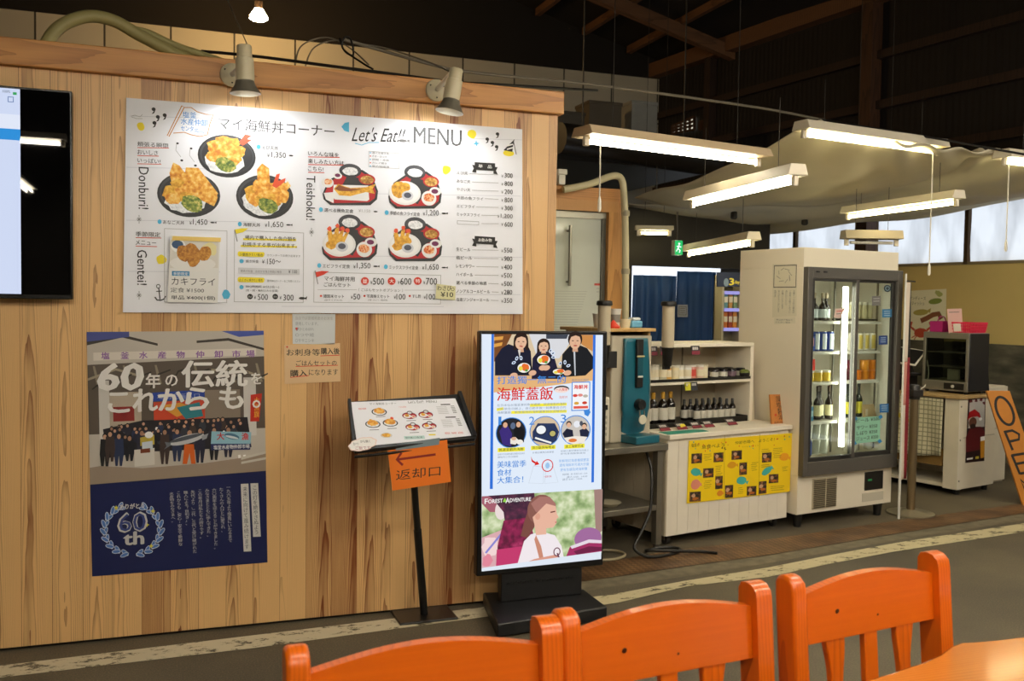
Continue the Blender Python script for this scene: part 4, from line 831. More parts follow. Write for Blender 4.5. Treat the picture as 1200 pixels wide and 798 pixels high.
# ================================================================ digital sign
SY = 4.15
th = thing('digital_sign', 'tall black freestanding digital sign with a lit screen at the end of the timber wall', 'display screen', flo(640, 712))
bk0 = mat('#0d0d0e', .3); bk1 = mat('#161617', .4)
P = [hitY(560.5, 387.5, SY), hitY(711, 388.5, SY), hitY(708, 661, SY), hitY(560.5, 677, SY)]
zt = (P[0].z+P[1].z)/2; zb = (P[2].z+P[3].z)/2; x0 = (P[0].x+P[3].x)/2; x1 = (P[1].x+P[2].x)/2
MB().box(x0, x1, SY, SY+.05, zb, zt, bk0).build('casing', th, world=True, bev=.006)
b = MB(); xm = (x0+x1)/2
cm_ = MB().box(xm-.2, xm+.22, SY+.012, SY+.06, .07, zb+.06, bk1).build('column', th, world=True, bev=.004); b.X = th.matrix_basis.inverted()
for i in range(14): b.box(xm-.17+i*.025, xm-.155+i*.025, SY+.009, SY+.014, zb-.055, zb-.045, bk0)
b.build('vent_slots', cm_)
Q = [flo(566, 694, .07), flo(684, 690, .07), flo(712, 711, .07), flo(583, 731, .07)]
MB().prism([Vec((q.x, q.y, .005)) for q in Q], (0, 0, .065), bk1).build('base_plate', th, world=True, bev=.008)
G = lambda h, s=1.0: glow(h, s)
pr = Print((0, SY-.001, 1.0))
pr.sheet([(564.5, 391.5), (706.5, 392.5), (704, 655), (564.5, 669.5)], .0008, G('#dfeaf8'))
blue = G('#2b6fd6'); R = lambda pts, h: pr.poly(pts, G(h))
R([(576, 391.5), (578.8, 391.5), (577.5, 573), (574, 573)], '#2b6fd6'); R([(695, 392.5), (698, 392.5), (696, 565), (693, 565.5)], '#2b6fd6')
# photograph of three people in dark hooded tops holding bowls
R([(579, 391.5), (695, 392.5), (694.5, 446), (578.5, 447)], '#d8c3a2')
R([(579, 391.5), (600, 391.5), (586, 420), (579, 424)], '#7a4a26'); R([(579, 395), (590, 394), (589, 398), (579, 399)], '#e0a04a'); R([(579, 403), (589, 401), (588, 405), (579, 407)], '#e0a04a'); R([(620, 391.5), (672, 392), (664, 408), (655, 420), (630, 420)], '#d7d8dc'); R([(640, 391.6), (666, 392), (664, 397), (640, 397)], '#3c4350'); R([(676, 392.3), (695, 392.5), (694.6, 412), (682, 404)], '#c98a4a')
R([(579, 440), (640, 436), (695, 432), (694.5, 446), (578.5, 460)], '#e2b27a')
def face(x, y, rx, ry, rot=0.0, sk='#e3b797', long=True):
    hr = G('#2a1c17')
    pr.ell(x, y-ry*.28, rx*1.28, ry*1.08, hr, 20, rot=rot)
    if long:
        for s2 in (-1, 1): pr.poly([(x+s2*rx*.7, y-ry*.5), (x+s2*rx*1.3, y-ry*.2), (x+s2*rx*1.35, y+ry*1.1), (x+s2*rx*.75, y+ry*1.0)], hr)
    pr.poly([(x-rx*.4, y+ry*.6), (x+rx*.4, y+ry*.6), (x+rx*.5, y+ry*1.35), (x-rx*.5, y+ry*1.35)], G('#d4a383'))
    pr.ell(x, y, rx, ry, G(sk), 18, rot=rot)
    pr.poly([(x-rx*1.05, y+ry*.05), (x-rx*1.1, y-ry*.7), (x-rx*.3, y-ry*1.12), (x+rx*.5, y-ry*1.1), (x+rx*1.1, y-ry*.6), (x+rx*1.05, y), (x+rx*.8, y-ry*.6), (x+rx*.1, y-ry*.78), (x-rx*.7, y-ry*.58)], hr)
    for s2 in (-1, 1): pr.ell(x+s2*rx*.42, y-ry*.08, rx*.2, ry*.06, G('#3a241c'), 8, rot=rot)
    pr.ell(x+.2, y+ry*.22, rx*.1, ry*.13, G('#d29f80'), 8); pr.ell(x+.2, y+ry*.55, rx*.36, ry*.1, G('#b5584c'), 10, rot=rot)
R([(580, 440), (580, 420), (588, 408), (596, 403), (606, 407), (618, 404), (622, 412), (624, 440)], '#181b30')
face(610.5, 401, 6.6, 8.6, -.2)
R([(607, 410), (609, 420), (610, 410)], '#d8d3cc')
R([(623, 444), (624, 420), (630, 412), (643, 412), (650, 420), (657, 444)], '#1d1c38')
face(637, 406, 5.8, 7)
R([(657, 442), (659, 415), (668, 405), (676, 403), (688, 408), (695, 418), (694.7, 432), (686, 440)], '#16191f')
face(674, 400, 6.6, 9, 0, '#dfb190', False); R([(672, 412), (673.4, 440), (674.6, 440), (674, 412)], '#c6cad0')
for x, y, rx, ry, rot in ((614, 431, 9.5, 7.6, .1), (637, 421.5, 9.5, 7.4, .1), (655, 435.5, 9, 4.4, .1)):
    pr.ell(x, y, rx, ry, G('#15161d'), 22); pr.ell(x, y, rx*.8, ry*.76, G('#f1efe9'), 18); pr.ell(x+1.5, y-.6, rx*.5, ry*.56, G('#e8702c'), 14, wob=.12); pr.ell(x-rx*.42, y+.8, rx*.26, ry*.38, G('#e9d64a'), 10, wob=.1); pr.ell(x+rx*.3, y+ry*.4, rx*.2, ry*.2, G('#5b9a3c'), 8)
for x, y in ((602, 440), (624, 437), (636, 431), (640, 431), (665, 437)): pr.ell(x, y, 4.6, 3.2, G('#e0b091'), 12, rot=.2)
for x, y, ro in ((602, 425, .5), (605.5, 420, 1.2), (610.5, 419.5, 1.7), (645, 411, 1.0), (648, 414, .5), (648.5, 418.5, .1), (656.5, 426, 1), (662, 424.5, 1.6), (666, 428.5, .4)):
    pr.ell(x, y, 2.6, 1.7, G('#dbe9ff'), 10, rot=ro); pr.ell(x, y, 1.5, .8, G('#1b2138'), 8, rot=ro)
# headings
T = pr.text; sk = G('#3f87d8'); rdm = G('#d8231c'); gy = G('#7c8899'); ylw = G('#f5ea3a')
T('打造獨一無二的', 582.5, 663, 445.5, 9.5, sk, .012); T('海鮮蓋飯', 582.5, 648, 462, 16, rdm, .014)
pr.ell(658, 456, 9, 4.2, G('#2b211f'), 14); pr.ell(658, 457, 8.4, 3.4, G('#f3dcd3'), 14); T('一人獨享', 651, 665, 456.5, 3.6, rdm); T('海鮮丼', 655, 665, 465.5, 3.4, G('#e07a6a'))
pr.frame(670, 447.5, 691, 481, 1, sk); R([(671, 448.5), (690, 448.5), (690, 480), (671, 480)], '#f4f4f6'); T('海鮮丼', 672.5, 689, 453.5, 5, rdm, .03)
for x, y, c in ((674, 463.5, '#d9443a'), (680, 463, '#e08a80'), (686, 464, '#b9b2a4'), (675.5, 472.5, '#d9a23a'), (685, 472, '#c9402c')): pr.ell(x, y, 3, 1.8, G(c), 10)
R([(672, 476), (689, 475.5), (689, 478.5), (672, 479)], '#e0584a'); R([(684, 481), (690, 479), (692, 483), (689, 488), (685, 486)], '#3f87d8'); T('最低300日圓起', 670, 690, 445.3, 2.6, gy)
for x0_, x1_, y in ((621, 664, 474.2), (582, 590, 479.3), (599, 664, 482.5)): pr.line([(x0_, y+.8), (x1_, y-.6)], 3.2, ylw)
for t, y in (('在日本仙台塩釜港的魚市場裡，挑選喜歡的海鮮', 475), ('切好放在白飯上，自己動手做一碗專屬自己的', 479.3), ('海鮮蓋飯，新鮮美味的海鮮蓋飯就在這裡完成', 483.6)): T(t, 582.5, 663, y, 3, gy, .0)
# three steps
for n, x, y, rx in (('1', 599, 507, 17), ('2', 638.5, 505.5, 17), ('3', 674.5, 504, 16.5)):
    pr.ell(x, y, rx+1, rx+1, sk, 30); pr.ell(x, y, rx, rx, G({'1': '#20222c', '2': '#d3bda0', '3': '#c9c2ba'}[n]), 30)
R([(585, 505), (589, 500), (595, 499), (600, 508), (599, 523), (589, 521)], '#3a2a78'); R([(602, 502), (608, 498), (614, 503), (614, 518), (603, 522)], '#111218')
for x, y in ((592, 498), (607.5, 497.5)): pr.ell(x, y-1.2, 3.4, 3.8, G('#17110f'), 12); pr.ell(x, y, 2.7, 3.3, G('#d9aa8a'), 12)
R([(598, 514), (604, 512), (608, 516), (604, 521), (598, 520)], '#e9e2d8'); pr.ell(602, 514, 3, 2, G('#d9aa8a'), 10); pr.ell(601, 499, 3, 4, G('#5a6a86'), 10); pr.ell(609, 518, 4, 3, G('#eee9e0'), 10)
R([(624, 506), (630, 496), (650, 496), (655, 506), (652, 516), (645, 521), (624, 516)], '#27365c'); pr.ell(634, 504, 6.6, 6, G('#17203a'), 16); pr.ell(634, 503.6, 5.6, 5, G('#eef1f4'), 16); pr.ell(647.5, 508, 4.6, 4.4, G('#1b2444'), 14); pr.ell(647.5, 508, 3.4, 3.2, G('#b9b06a'), 14); pr.line([(627, 513), (646, 519)], 2, G('#f2f2f0'))
R([(659, 508), (664, 502), (671, 504), (672, 512), (662, 514)], '#1c2036'); R([(679, 504), (686, 501), (690.5, 506), (689, 512), (680, 511)], '#20243c')
for x, y in ((666.5, 498), (684.5, 500)): pr.ell(x, y-1.2, 3.2, 3.6, G('#241a16'), 12); pr.ell(x, y, 2.6, 3.1, G('#e0b294'), 12)
R([(661, 513), (674, 511), (688, 512), (684, 519), (672, 520.5), (664, 518)], '#efe6da'); pr.ell(671, 516, 5, 2.2, G('#e07a3a'), 12); pr.ell(676, 497, 4, 4, G('#e6e8ee'), 12); pr.ell(681, 496, 2, 3, G('#4a4f5c'), 8)
for n, x, y in (('1', 584, 493), ('2', 620, 493), ('3', 657, 490.5)): T(n, x, x+(3.4 if n == '1' else 6.4), y, 9.5, sk, .0)
for x0_, x1_, y, t in ((583, 615, 527.5, '挑選喜歡的海鮮'), (622, 651, 525, '買白飯與味噌湯'), (661, 685, 523.5, '放上海鮮完成')):
    pr.line([(x0_, y), (x1_, y-1.4)], 4.6, ylw); T(t, x0_+1.5, x1_-1.5, y-.3, 3.6, G('#4a4f3a'), .012)
for x0_, x1_, y, t in ((583, 615, 532.5, '在場內的店鋪挑選您喜歡的生魚片'), (583, 607, 535.8, '價格約三百日圓起'), (624, 649, 530.5, '於櫃台購買白飯套餐'), (657, 690, 528.6, '依個人喜好擺放在白飯上'), (657, 686, 531.8, '即可享用新鮮美味')): T(t, x0_, x1_, y, 2.2, gy)
for t, x1_, y in (('美味當季', 616.5, 544.5), ('食材', 599, 554), ('大集合！', 613, 563)): T(t, 582.5, x1_, y, 8, sk, .01)
R([(622, 534.5), (624, 539), (628, 541.5), (629, 540), (632, 544), (626, 545.5), (627, 543.5), (623, 541)], '#d8231c')
for q in ([(625, 546), (619.5, 566), (636.5, 566.5), (637, 547)], [(640, 547), (638, 566.5), (654, 565), (648, 546)]): pr.line(q+[q[0]], .6, G('#c9d2de'))
pr.ring(641.5, 545.5, 6.8, 7.4, 1.1, rdm, 28); pr.ell(641.5, 545.5, 2.6, 3.6, G('#9cc3ea'), 12); T('一番魚市場', 637, 646, 558.6, 2.6, rdm)
for t, x0_, x1_, y in (('新鮮現切海產種類豐富', 655, 690, 540.2), ('還有海鮮丼可選大份量', 655.5, 690, 545.2), ('更有生蠔及烤海鮮攤', 656.5, 688, 550.6)): T(t, x0_, x1_, y, 3.6, G('#74a8e2'), .0)
for t, x0_, x1_, y in (('營業時間　週一至週五 3:00 - 13:00', 659, 688, 556), ('週六 3:00 - 14:00', 664, 688, 559.2), ('週日 6:00 - 14:00', 659, 682, 562)): T(t, x0_, x1_, y, 2.3, gy)
# lower photograph: girl in a white shirt among trees
leaf = ramp_mat('lit_foliage', [(.3, '#5f7a4a'), (.45, '#9db47c'), (.6, '#d6dfb8'), (.75, '#f3f4e6')], 14, emit=1.0, detail=3)
maro = ramp_mat('lit_dark_hair', [(.35, '#3a2436'), (.6, '#5a2c44'), (.75, '#7a3852')], 30, emit=1.0)
pr.poly([(564.5, 581.5), (706, 573), (705, 647.5), (564.5, 667)], leaf)
R([(564.5, 581.5), (600, 579.5), (598, 600), (574, 600), (564.5, 590)], '#a5606e'); R([(696, 573.6), (706, 573), (705.2, 622), (698, 630)], '#a08078')
R([(564.5, 630), (590, 620), (596, 662), (564.5, 667)], '#d9a9ae'); pr.ell(574, 640, 9, 12, G('#f0d3d2'), 14, wob=.2); pr.ell(571, 657, 6, 8, G('#e0879a'), 12, wob=.2); pr.line([(569, 648), (587, 626)], 2.4, G('#8a86d0'))
pr.ell(587, 598, 7, 11, G('#e9d9d6'), 16)
pr.poly([(572, 580.9), (626, 577.5), (628, 600), (622, 620), (608, 624), (592, 616), (590, 600), (577, 584)], maro); pr.poly([(583, 640), (590, 610), (620, 606), (626, 630), (616, 662), (582, 666)], ramp_mat('lit_maroon_cloth', [(.35, '#5e1c38'), (.6, '#8f2650'), (.75, '#b03a66')], 30, emit=1.0))
R([(582, 644), (612, 640), (606, 663), (581, 666)], '#c23a6c')
# girl: braid, head, shirt, arms
R([(606, 662), (614, 634), (622, 626), (634, 623), (650, 627), (658, 640), (661, 655), (640, 657)], '#efe6ea')
R([(618, 600), (622, 590), (628, 602), (626, 618), (618, 630), (610, 628), (614, 612)], '#7a4a42')
pr.ell(634, 597, 16, 17.5, G('#8a5a50'), 26); R([(622, 590), (632, 582), (644, 582), (651, 590), (652, 600), (640, 598), (628, 600)], '#a8736a'); R([(624, 606), (640, 590), (651, 593), (652.5, 602), (654.5, 606), (652, 608), (652, 613), (648, 618), (640, 619), (640, 626), (628, 627), (626, 614)], '#e6b39c')
pr.ell(630, 605, 3, 4, G('#dca08a'), 12); R([(645, 599.5), (650.5, 598.5), (650.5, 599.8), (645, 601)], '#6a3c34'); R([(650, 611.5), (653, 611), (651, 613)], '#c4706c')
R([(628, 627), (634, 640), (637, 655), (632, 655), (626, 632)], '#c98a72'); R([(607, 663), (626, 655), (650, 650), (657, 653), (640, 660), (612, 664)], '#d89a86')
pr.ring(652.5, 646.5, 4.2, 5.2, 1.2, G('#6a3a4c'), 20); R([(654, 648), (656, 654), (654, 654), (652, 648)], '#6a3a4c')
pr.ell(689, 631, 16, 13, G('#a06a9c'), 26); R([(664, 650), (668, 640), (690, 634), (705, 634), (705, 646), (690, 650), (662, 657)], '#a22f62'); R([(668, 640), (690, 632), (705, 633), (705, 636.5), (690, 636), (670, 643)], '#e4d6e2'); R([(672, 646), (690, 640), (705, 641), (705, 645), (690, 647), (676, 650)], '#6f1f46')
R([(640, 657), (662, 652), (700, 647), (704, 648), (660, 656), (640, 660)], '#c9808a')
lt = G('#f4f1ee'); T('F', 568, 571.5, 587.5, 6, lt, .03); T('OREST', 572, 589, 587.6, 4.6, lt, .03); R([(589, 588), (591.5, 583), (594, 588.5)], '#8fd04a'); T('A', 592.5, 597, 586.4, 6, lt, .03); T('DVENTURE', 597.5, 622, 586.2, 4.4, lt, .03)
R([(564.5, 665.5), (704.5, 646), (704.3, 655), (564.5, 669.5)], '#dde6f2')
pr.mb.build('screen', th, world=True, smooth=False)

# ================================================================ menu stand with its menu sheet
th = thing('menu_stand', 'slim black floor stand holding a tilted menu tray before the timber wall', 'menu stand', flo(497, 728))
blk = mat('#141311', .35)
tilt = math.radians(38); az = Vec((-.03, math.cos(tilt), math.sin(tilt))).normalized(); ax_ = Vec((1, 0, 0.0))
ctr = hitY(482, 492, 4.08); axx = Vec((1, .0, .0)); nn = axx.cross(az).normalized()
def sp(x, y, o=0.0): return hitP(x, y, ctr + nn*o, nn)
base = flo(497, 722); top = sp(481, 512, -.03)
MB().box(base.x-.14, base.x+.14, base.y-.1, base.y+.13, 0, .012, blk).build('base_plate', th, world=True, bev=.004)
b = MB(); b.tube([base+ZV*.01, base.lerp(top, .5)], .0185, blk, n=14); b.tube([base.lerp(top, .48), top], .0155, blk, n=14); b.build('pole', th, world=True)
C4 = [sp(409, 470), sp(538, 461), sp(556, 513), sp(415, 528)]
MB().prism([c - nn*.003 for c in C4], -nn*.012, blk).build('tray', th, world=True, bev=.002)
b = MB(); b.bar(C4[0]+nn*.004, C4[3]+nn*.004, .014, .026, blk, up=nn); b.bar(C4[1]+nn*.004, C4[2]+nn*.004, .018, .026, blk, up=nn); b.bar(C4[3]+nn*.002-az*.004, C4[2]+nn*.002-az*.004, .016, .022, blk, up=nn); b.bar(C4[3]-nn*.018-az*.02, C4[2]-nn*.018-az*.02, .008, .012, blk, up=nn); b.build('tray_rim', th, world=True, bev=.002)
# the sheet shows the same menu again, small
pr = Print(ctr + nn*.0006, axx, az)
pr.sheet([(412.5, 472.5), (534, 465.5), (551, 509), (418, 525.5)], .001, paper); pr.k = 4
q4 = [(412.5, 472.5), (534, 465.5), (551, 509), (418, 525.5)]
def mm(u, v):
    l = (q4[0][0]+(q4[3][0]-q4[0][0])*v, q4[0][1]+(q4[3][1]-q4[0][1])*v); r = (q4[1][0]+(q4[2][0]-q4[1][0])*v, q4[1][1]+(q4[2][1]-q4[1][1])*v)
    return (l[0]+(r[0]-l[0])*u, l[1]+(r[1]-l[1])*u)
for u, v, st in ((.25, .25, 0), (.17, .52, 1), (.33, .52, 2)):
    x, y = mm(u, v); pr.ell(x, y, 9, 4.4, blackp, 20); pr.ell(x, y, 7.6, 3.6, ricem, 16); pr.ell(x, y-1.4, 6.6, 3.4, tempura, 16, wob=.12)
    if st: pr.ell(x+(st-1.5)*4, y-3.4, 2.6, 2.6, tempura, 10, wob=.15)
    if st == 2: pr.ell(x+2, y-5.6, 2, 1.6, shrimp, 8)
x, y = mm(.27, .8); pr.ell(x, y, 7, 3, mat('#d9d3c6', .5), 16); pr.ell(x, y-.3, 5.4, 2.4, tempura2, 12, wob=.12)
for u, v in ((.52, .38), (.67, .38), (.52, .66), (.67, .66)):
    x, y = mm(u, v); pr.ell(x, y, 8.6, 4, blackp, 20); pr.ell(x, y+.1, 8, 3.5, redp, 20); pr.ell(x+.3, y-3.6, 3.2, 2, blackp, 14); pr.ell(x+.3, y-3.4, 2.4, 1.3, ricem, 12); pr.ell(x-2.4, y+.6, 4.6, 2.4, whitep, 16); pr.ell(x-3, y-.2, 2.6, 1.6, tempura2, 12, wob=.1); pr.ell(x+4.6, y+1.2, 2.6, 1.7, whitep, 12); pr.ell(x+4.6, y+1, 1.7, 1, sashimi, 10)
T = pr.text
x, y = mm(.17, .06); T('マイ海鮮丼コーナー', x, x+32, y, 3, grey, .0); x, y = mm(.54, .05); T("Let's Eat!!  MENU", x, x+34, y, 3, grey, .0)
x, y = mm(.06, .16); T('頬張る瞬間', x, x+9, y, 2, redi); x, y = mm(.44, .16); T('いろんな味を', x, x+9, y, 2, redi); x, y = mm(.84, .15); pr.line([(x, y), (x+11, y-.6)], 1.6, ink); x, y = mm(.84, .48); pr.line([(x, y), (x+12, y-.6)], 1.6, ink)
for i in range(6):
    for v in (.2, .54): x, y = mm(.79, v+.035*i); pr.line([(x, y), (x+12, y-.6)], .5, lgrey); x, y = mm(.925, v+.035*i); pr.line([(x, y), (x+4.4, y-.3)], .8, grey)
for u, v in ((.21, .36), (.13, .65), (.29, .65), (.48, .5), (.63, .5), (.48, .79), (.63, .79)): x, y = mm(u, v); pr.line([(x, y), (x+11, y-.7)], .9, grey)
pr.rect(*mm(.42, .86), mm(.6, .95)[0], mm(.6, .97)[1], mat('#bcd8d2', .5)); x, y = mm(.43, .9); T('場内で購入した魚介類', x, x+20, y, 2, ink); x, y = mm(.78, .88); T('¥500  ¥600  ¥700', x, x+22, y, 2.4, redi); x, y = mm(.64, .88); pr.line([(x, y), (x+8, y-.4)], 2, yel)
tag(pr.mb.build('menu_sheet', smooth=False), 'white printed menu lying in the tilted tray of the black floor stand', 'menu')
# cloud-shaped card
pr = Print(ctr + nn*.018, axx, az); pts = []
for i in range(44):
    t = 2*PI*i/44; k = 1+.1*abs(math.sin(t*4.5)); pts.append((424+15.5*k*math.cos(t)-2*math.sin(t), 522+7.6*k*math.sin(t)-2.6*math.cos(t)))
pr.sheet(pts, .0012, mat('#efd2c4', .6)); pr.poly([(424+(x-424)*.93, 522+(y-522)*.9) for x, y in pts], mat('#f2eee8', .6))
pr.text('お一つ', 413, 419, 522, 3.4, ink); pr.text('から焼く', 421, 433, 519, 3.4, ink, .01); pr.text('ご飯です', 415, 433, 527, 4.2, mat('#a8566a', .6))
tag(pr.mb.build('cloud_card', smooth=False), 'small cloud shaped card on the lower left corner of the tilted menu tray', 'sign')
# orange sign taped to the tray
pl = C4[3].lerp(C4[2], .5); np_ = Vec((.0, -1, .0))
th = thing('return_counter_sign', 'orange paper sign with a dark red arrow taped to the menu stand', 'sign', pl-ZV*.2)
pr = Print(Vec((0, pl.y-.012, 1))); pr.sheet([(454, 525), (524, 515.5), (528.5, 564.5), (460, 575)], .001, mat('#f07a14', .6))
ar = mat('#8c1c14', .6); pr.line([(510.5, 532.5), (466, 538.5)], 2.6, ar); pr.line([(470.5, 530.5), (465, 538.5), (472, 545)], 2.8, ar)
T = pr.text; T('返却口', 464, 516, 557, 12, ink, -.004, 0, .25); pr.mb.build('orange_paper', th, world=True, smooth=False)
pr = Print(Vec((0, pl.y-.0145, 1))); pr.sheet([(463.5, 520.5), (515.5, 513), (514.5, 521), (464, 528)], .0006, mat('#7f8f96', .35)); pr.mb.build('tape_strip', th, world=True, smooth=False)

# ================================================================ hoses and cables above the timber wall
hs = mat('#a59a62', .5, var=.06)
def curve(pts, n=10):
    P = [Vec(p) for p in pts]; out = []
    for i in range(len(P)-1):
        a, b2, c, d = P[max(i-1, 0)], P[i], P[i+1], P[min(i+2, len(P)-1)]
        for k in range(n):
            t = k/n; out.append(.5*((2*b2)+(c-a)*t+(2*a-5*b2+4*c-d)*t*t+(3*b2-a-3*c+d)*t**3))
    return out+[P[-1]]
HY = WY+.32
tag(MB().tube(curve([hitY(x, y, HY+k*.02) for k, (x, y) in enumerate(((46, 90), (51, 60), (64, 37), (84, 24), (108, 19), (135, 25), (163, 41), (200, 60), (232, 74), (270, 86)))]), .029, hs, n=14).build('flexible_hose'), 'thick cream flexible hose arching up behind the fascia at upper left', 'hose')
tag(MB().tube(curve([hitY(x, y, HY+.22+k*.02) for k, (x, y) in enumerate(((150, 34), (172, 38), (205, 53), (240, 65), (290, 82)))]), .017, hs, n=12).build('flexible_hose'), 'thinner cream hose sloping down behind the thick arched hose', 'hose')
con = mat('#7a7160', .5); cab = mat('#15120f', .5)
tag(MB().tube(curve([at(x, y, d) for x, y, d in ((402, 46, 4.9), (440, 57, 5.0), (500, 74, 5.1), (540, 83, 5.2), (613, 91, 5.4), (677, 97, 5.6), (777, 110, 6.0), (820, 116, 6.2), (900, 128, 6.6), (967, 141, 6.9))]), .009, con, n=8).build('overhead_conduit'), 'pale conduit strung from above the timber wall towards the cloth canopy', 'cable')
tag(MB().tube(curve([at(x, y, d) for x, y, d in ((960, 140, 6.85), (1010, 148, 6.7), (1090, 161, 6.5), (1150, 172, 6.4), (1230, 186, 6.3))]), .008, cab, n=8).build('overhead_cable'), 'black cable running along the front hem of the cloth canopy', 'cable')
tag(MB().tube(curve([at(x, y, d) for x, y, d in ((236, 60, 4.75), (300, 66, 4.75), (400, 79, 4.75), (470, 88, 4.8), (530, 96, 4.85), (580, 99, 5.2), (700, 106, 6))]), .008, cab, n=8).build('overhead_cable'), 'black cable lying just above the timber fascia', 'cable')
tag(MB().tube([at(263, -8, 4.9), at(290, 53, 4.25)], .0025, mat('#7d7565', .5), n=5).build('stay_wire'), 'thin slanting wire holding the left spotlight', 'cable')
tag(MB().tube(curve([at(x, y, d) for x, y, d in ((398, 45, 4.9), (404, 60, 4.85), (414, 64, 4.85), (411, 46, 4.85), (404, 44, 4.85), (402, 57, 4.85), (425, 74, 4.8), (437, 81, 4.75))]), .005, cab, n=7).build('overhead_cable'), 'coiled loop of black wire between the two spotlights', 'cable')
for i, (pts, lb) in enumerate((([(346, 75, 4.8), (352, 55, 4.85), (372, 45, 4.9), (392, 46, 4.9), (415, 60, 4.85), (432, 76, 4.75)], 'widest thin grey wire arching above the fascia between the two spotlights'), ([(358, 77, 4.8), (366, 58, 4.85), (382, 49, 4.9), (400, 47, 4.9)], 'short thin grey wire arching inside the widest wire loop'), ([(410, 50, 5.0), (450, 56, 5.0), (500, 72, 4.9), (527, 84, 4.7)], 'thin grey wire running down to the right spotlight'))):
    tag(MB().tube(curve([at(*p) for p in pts]), .004, con, n=6).build('overhead_wire'), lb, 'cable')
# ================================================================ timber booth with a glass door behind the wall
BYY = 6.35
bw = wood('booth_timber', '#d19a56', '#96602a', axis='z', across='x', freq=5, r=.5, tone=.1); bwx = wood('booth_timber_x', '#c78c48', '#8c5624', axis='x', across='z', freq=5, r=.5, tone=.1)
p0 = hitY(600, 213, BYY); pTR = hitY(733, 222, BYY); zl = hitY(690, 246, BYY).z; xr0, xr1 = hitY(712, 300, BYY).x, hitY(731, 300, BYY).x
struct(MB().box(p0.x-.4, xr1, BYY, BYY+.12, zl+.02, pTR.z, bwx).build('trim_2', bev=.004, smooth=False))
struct(MB().box(p0.x-.4, xr1-.05, BYY-.012, BYY, zl-.01, zl+.07, bw).build('trim_3', smooth=False))
struct(MB().box(xr0, xr1, BYY-.01, BYY+.12, 0, zl+.02, bw).build('trim_4', bev=.003, smooth=False))
struct(MB().box(xr1-.02, xr1, BYY+.13, BYY+2.6, 0, pTR.z, mat('#2e2a22', .8)).build('wall_booth_side', smooth=False))
d = thing('door_1', None, None, Vec(((p0.x+xr0)/2, BYY+.05, 0)), 0); struct(d)
alu = mat('#8f8b7c', .35, .6)
gd = frosted('frosted_door_glass', '#dfe2d2', .25, .12)
MB().box(p0.x-.3, xr0-.02, BYY+.05, BYY+.058, .05, zl-.06, gd).build('pane', d, world=True, smooth=False)
b = MB(); b.box(p0.x-.3, xr0, BYY+.035, BYY+.08, zl-.06, zl-.01, alu); b.box(xr0-.035, xr0, BYY+.035, BYY+.08, 0, zl-.05, mat('#5a574c', .4, .5)); b.box(p0.x-.3, xr0, BYY+.035, BYY+.08, 0, .1, alu); b.build('door_frame', d, world=True, smooth=False)
b = MB(); x = hitY(666, 300, BYY+.03).x; b.tube([Vec((x, BYY+.0, hitY(666, 335, BYY).z)), Vec((x, BYY+.0, hitY(666, 264, BYY).z))], .012, mat('#8b877a', .3, .8), n=10)
for y in (270, 330): b.tube([Vec((x, BYY, hitY(666, y, BYY).z)), Vec((x, BYY+.05, hitY(666, y, BYY).z))], .008, mat('#8b877a', .3, .8), n=8)
b.build('handle', d, world=True)
pr = Print((0, BYY+.049, 1.5)); pr.k = 0
for i in range(16): pr.line([(640, 341+i*3.0), (688-i*.9, 341.6+i*3.0)], .7, mat('#c3c5b6', .5))
pr.rect(696.5, 332, 703.5, 334.6, mat('#c8402c', .5)); pr.line([(699, 338), (702, 338)], .6, lgrey); pr.line([(699, 342), (702, 342)], .6, lgrey)
pr.mb.build('film_print', d, world=True, smooth=False)
struct(MB().box(p0.x-.5, xr1, BYY+1.4, BYY+1.5, 0, pTR.z, mat('#b8b49a', .7)).build('wall_booth_back', smooth=False))
th = batten('booth_fill_lamp', Vec((1.3, BYY+.8, 2.12)), Vec((2.4, BYY+.8, 2.12)), 'added unseen strip lamp brightening the frosted glass door of the booth', .12, .05, m_t=glow('#fff4d8', 45), hang=2.3)  # unseen lamp, added to make the frosted door brighter
# cream water pipe bending over the booth
PY = BYY-.12
pp_ = curve([hitY(x, y, PY) for x, y in ((660, 222), (690, 216), (714, 207), (724, 206.5), (729, 212), (731, 226), (732.5, 260), (733, 300), (733, 345), (733, 396), (733, 520), (733, 600))], 6)
th = thing('water_pipe', 'cream pipe bending down along the corner of the timber booth', 'pipe', pp_[-1])
MB().tube(pp_, .026, mat('#bfb592', .45), n=12).build('pipe', th, world=True)
b = MB()
for y in (250, 318): q = hitY(733, y, PY); b.lathe([(.03, -.02), (.032, 0), (.03, .02)], mat('#9a917a', .5), q, n=12)
b.build('clamp', th, world=True)

# ductwork and clutter over the booth
dkp = mat('#2a251d', .5); dk3 = mat('#3b352a', .6)
def duct(pts, r, m, label, name='overhead_duct'):
    P = [at(*p) for p in pts]; t = thing(name, label, 'pipe', P[0]); MB().tube(curve(P, 4), r, m, n=16).build('duct', t, world=True)
    for q in (P[0].lerp(P[1], .6), P[-2].lerp(P[-1], .5)): MB().tube([q+ZV*r*.9, Vec((q.x, q.y, roofz(q.x)-.05))], .008, dkp, n=6).build('hanger', t, world=True)
duct(((655, 162, 9.5), (700, 168, 9.7), (760, 178, 9.9), (840, 190, 10.2)), .16, mat('#2b2620', .35), 'thick dark duct crossing behind the hanging lamp past the wall end')

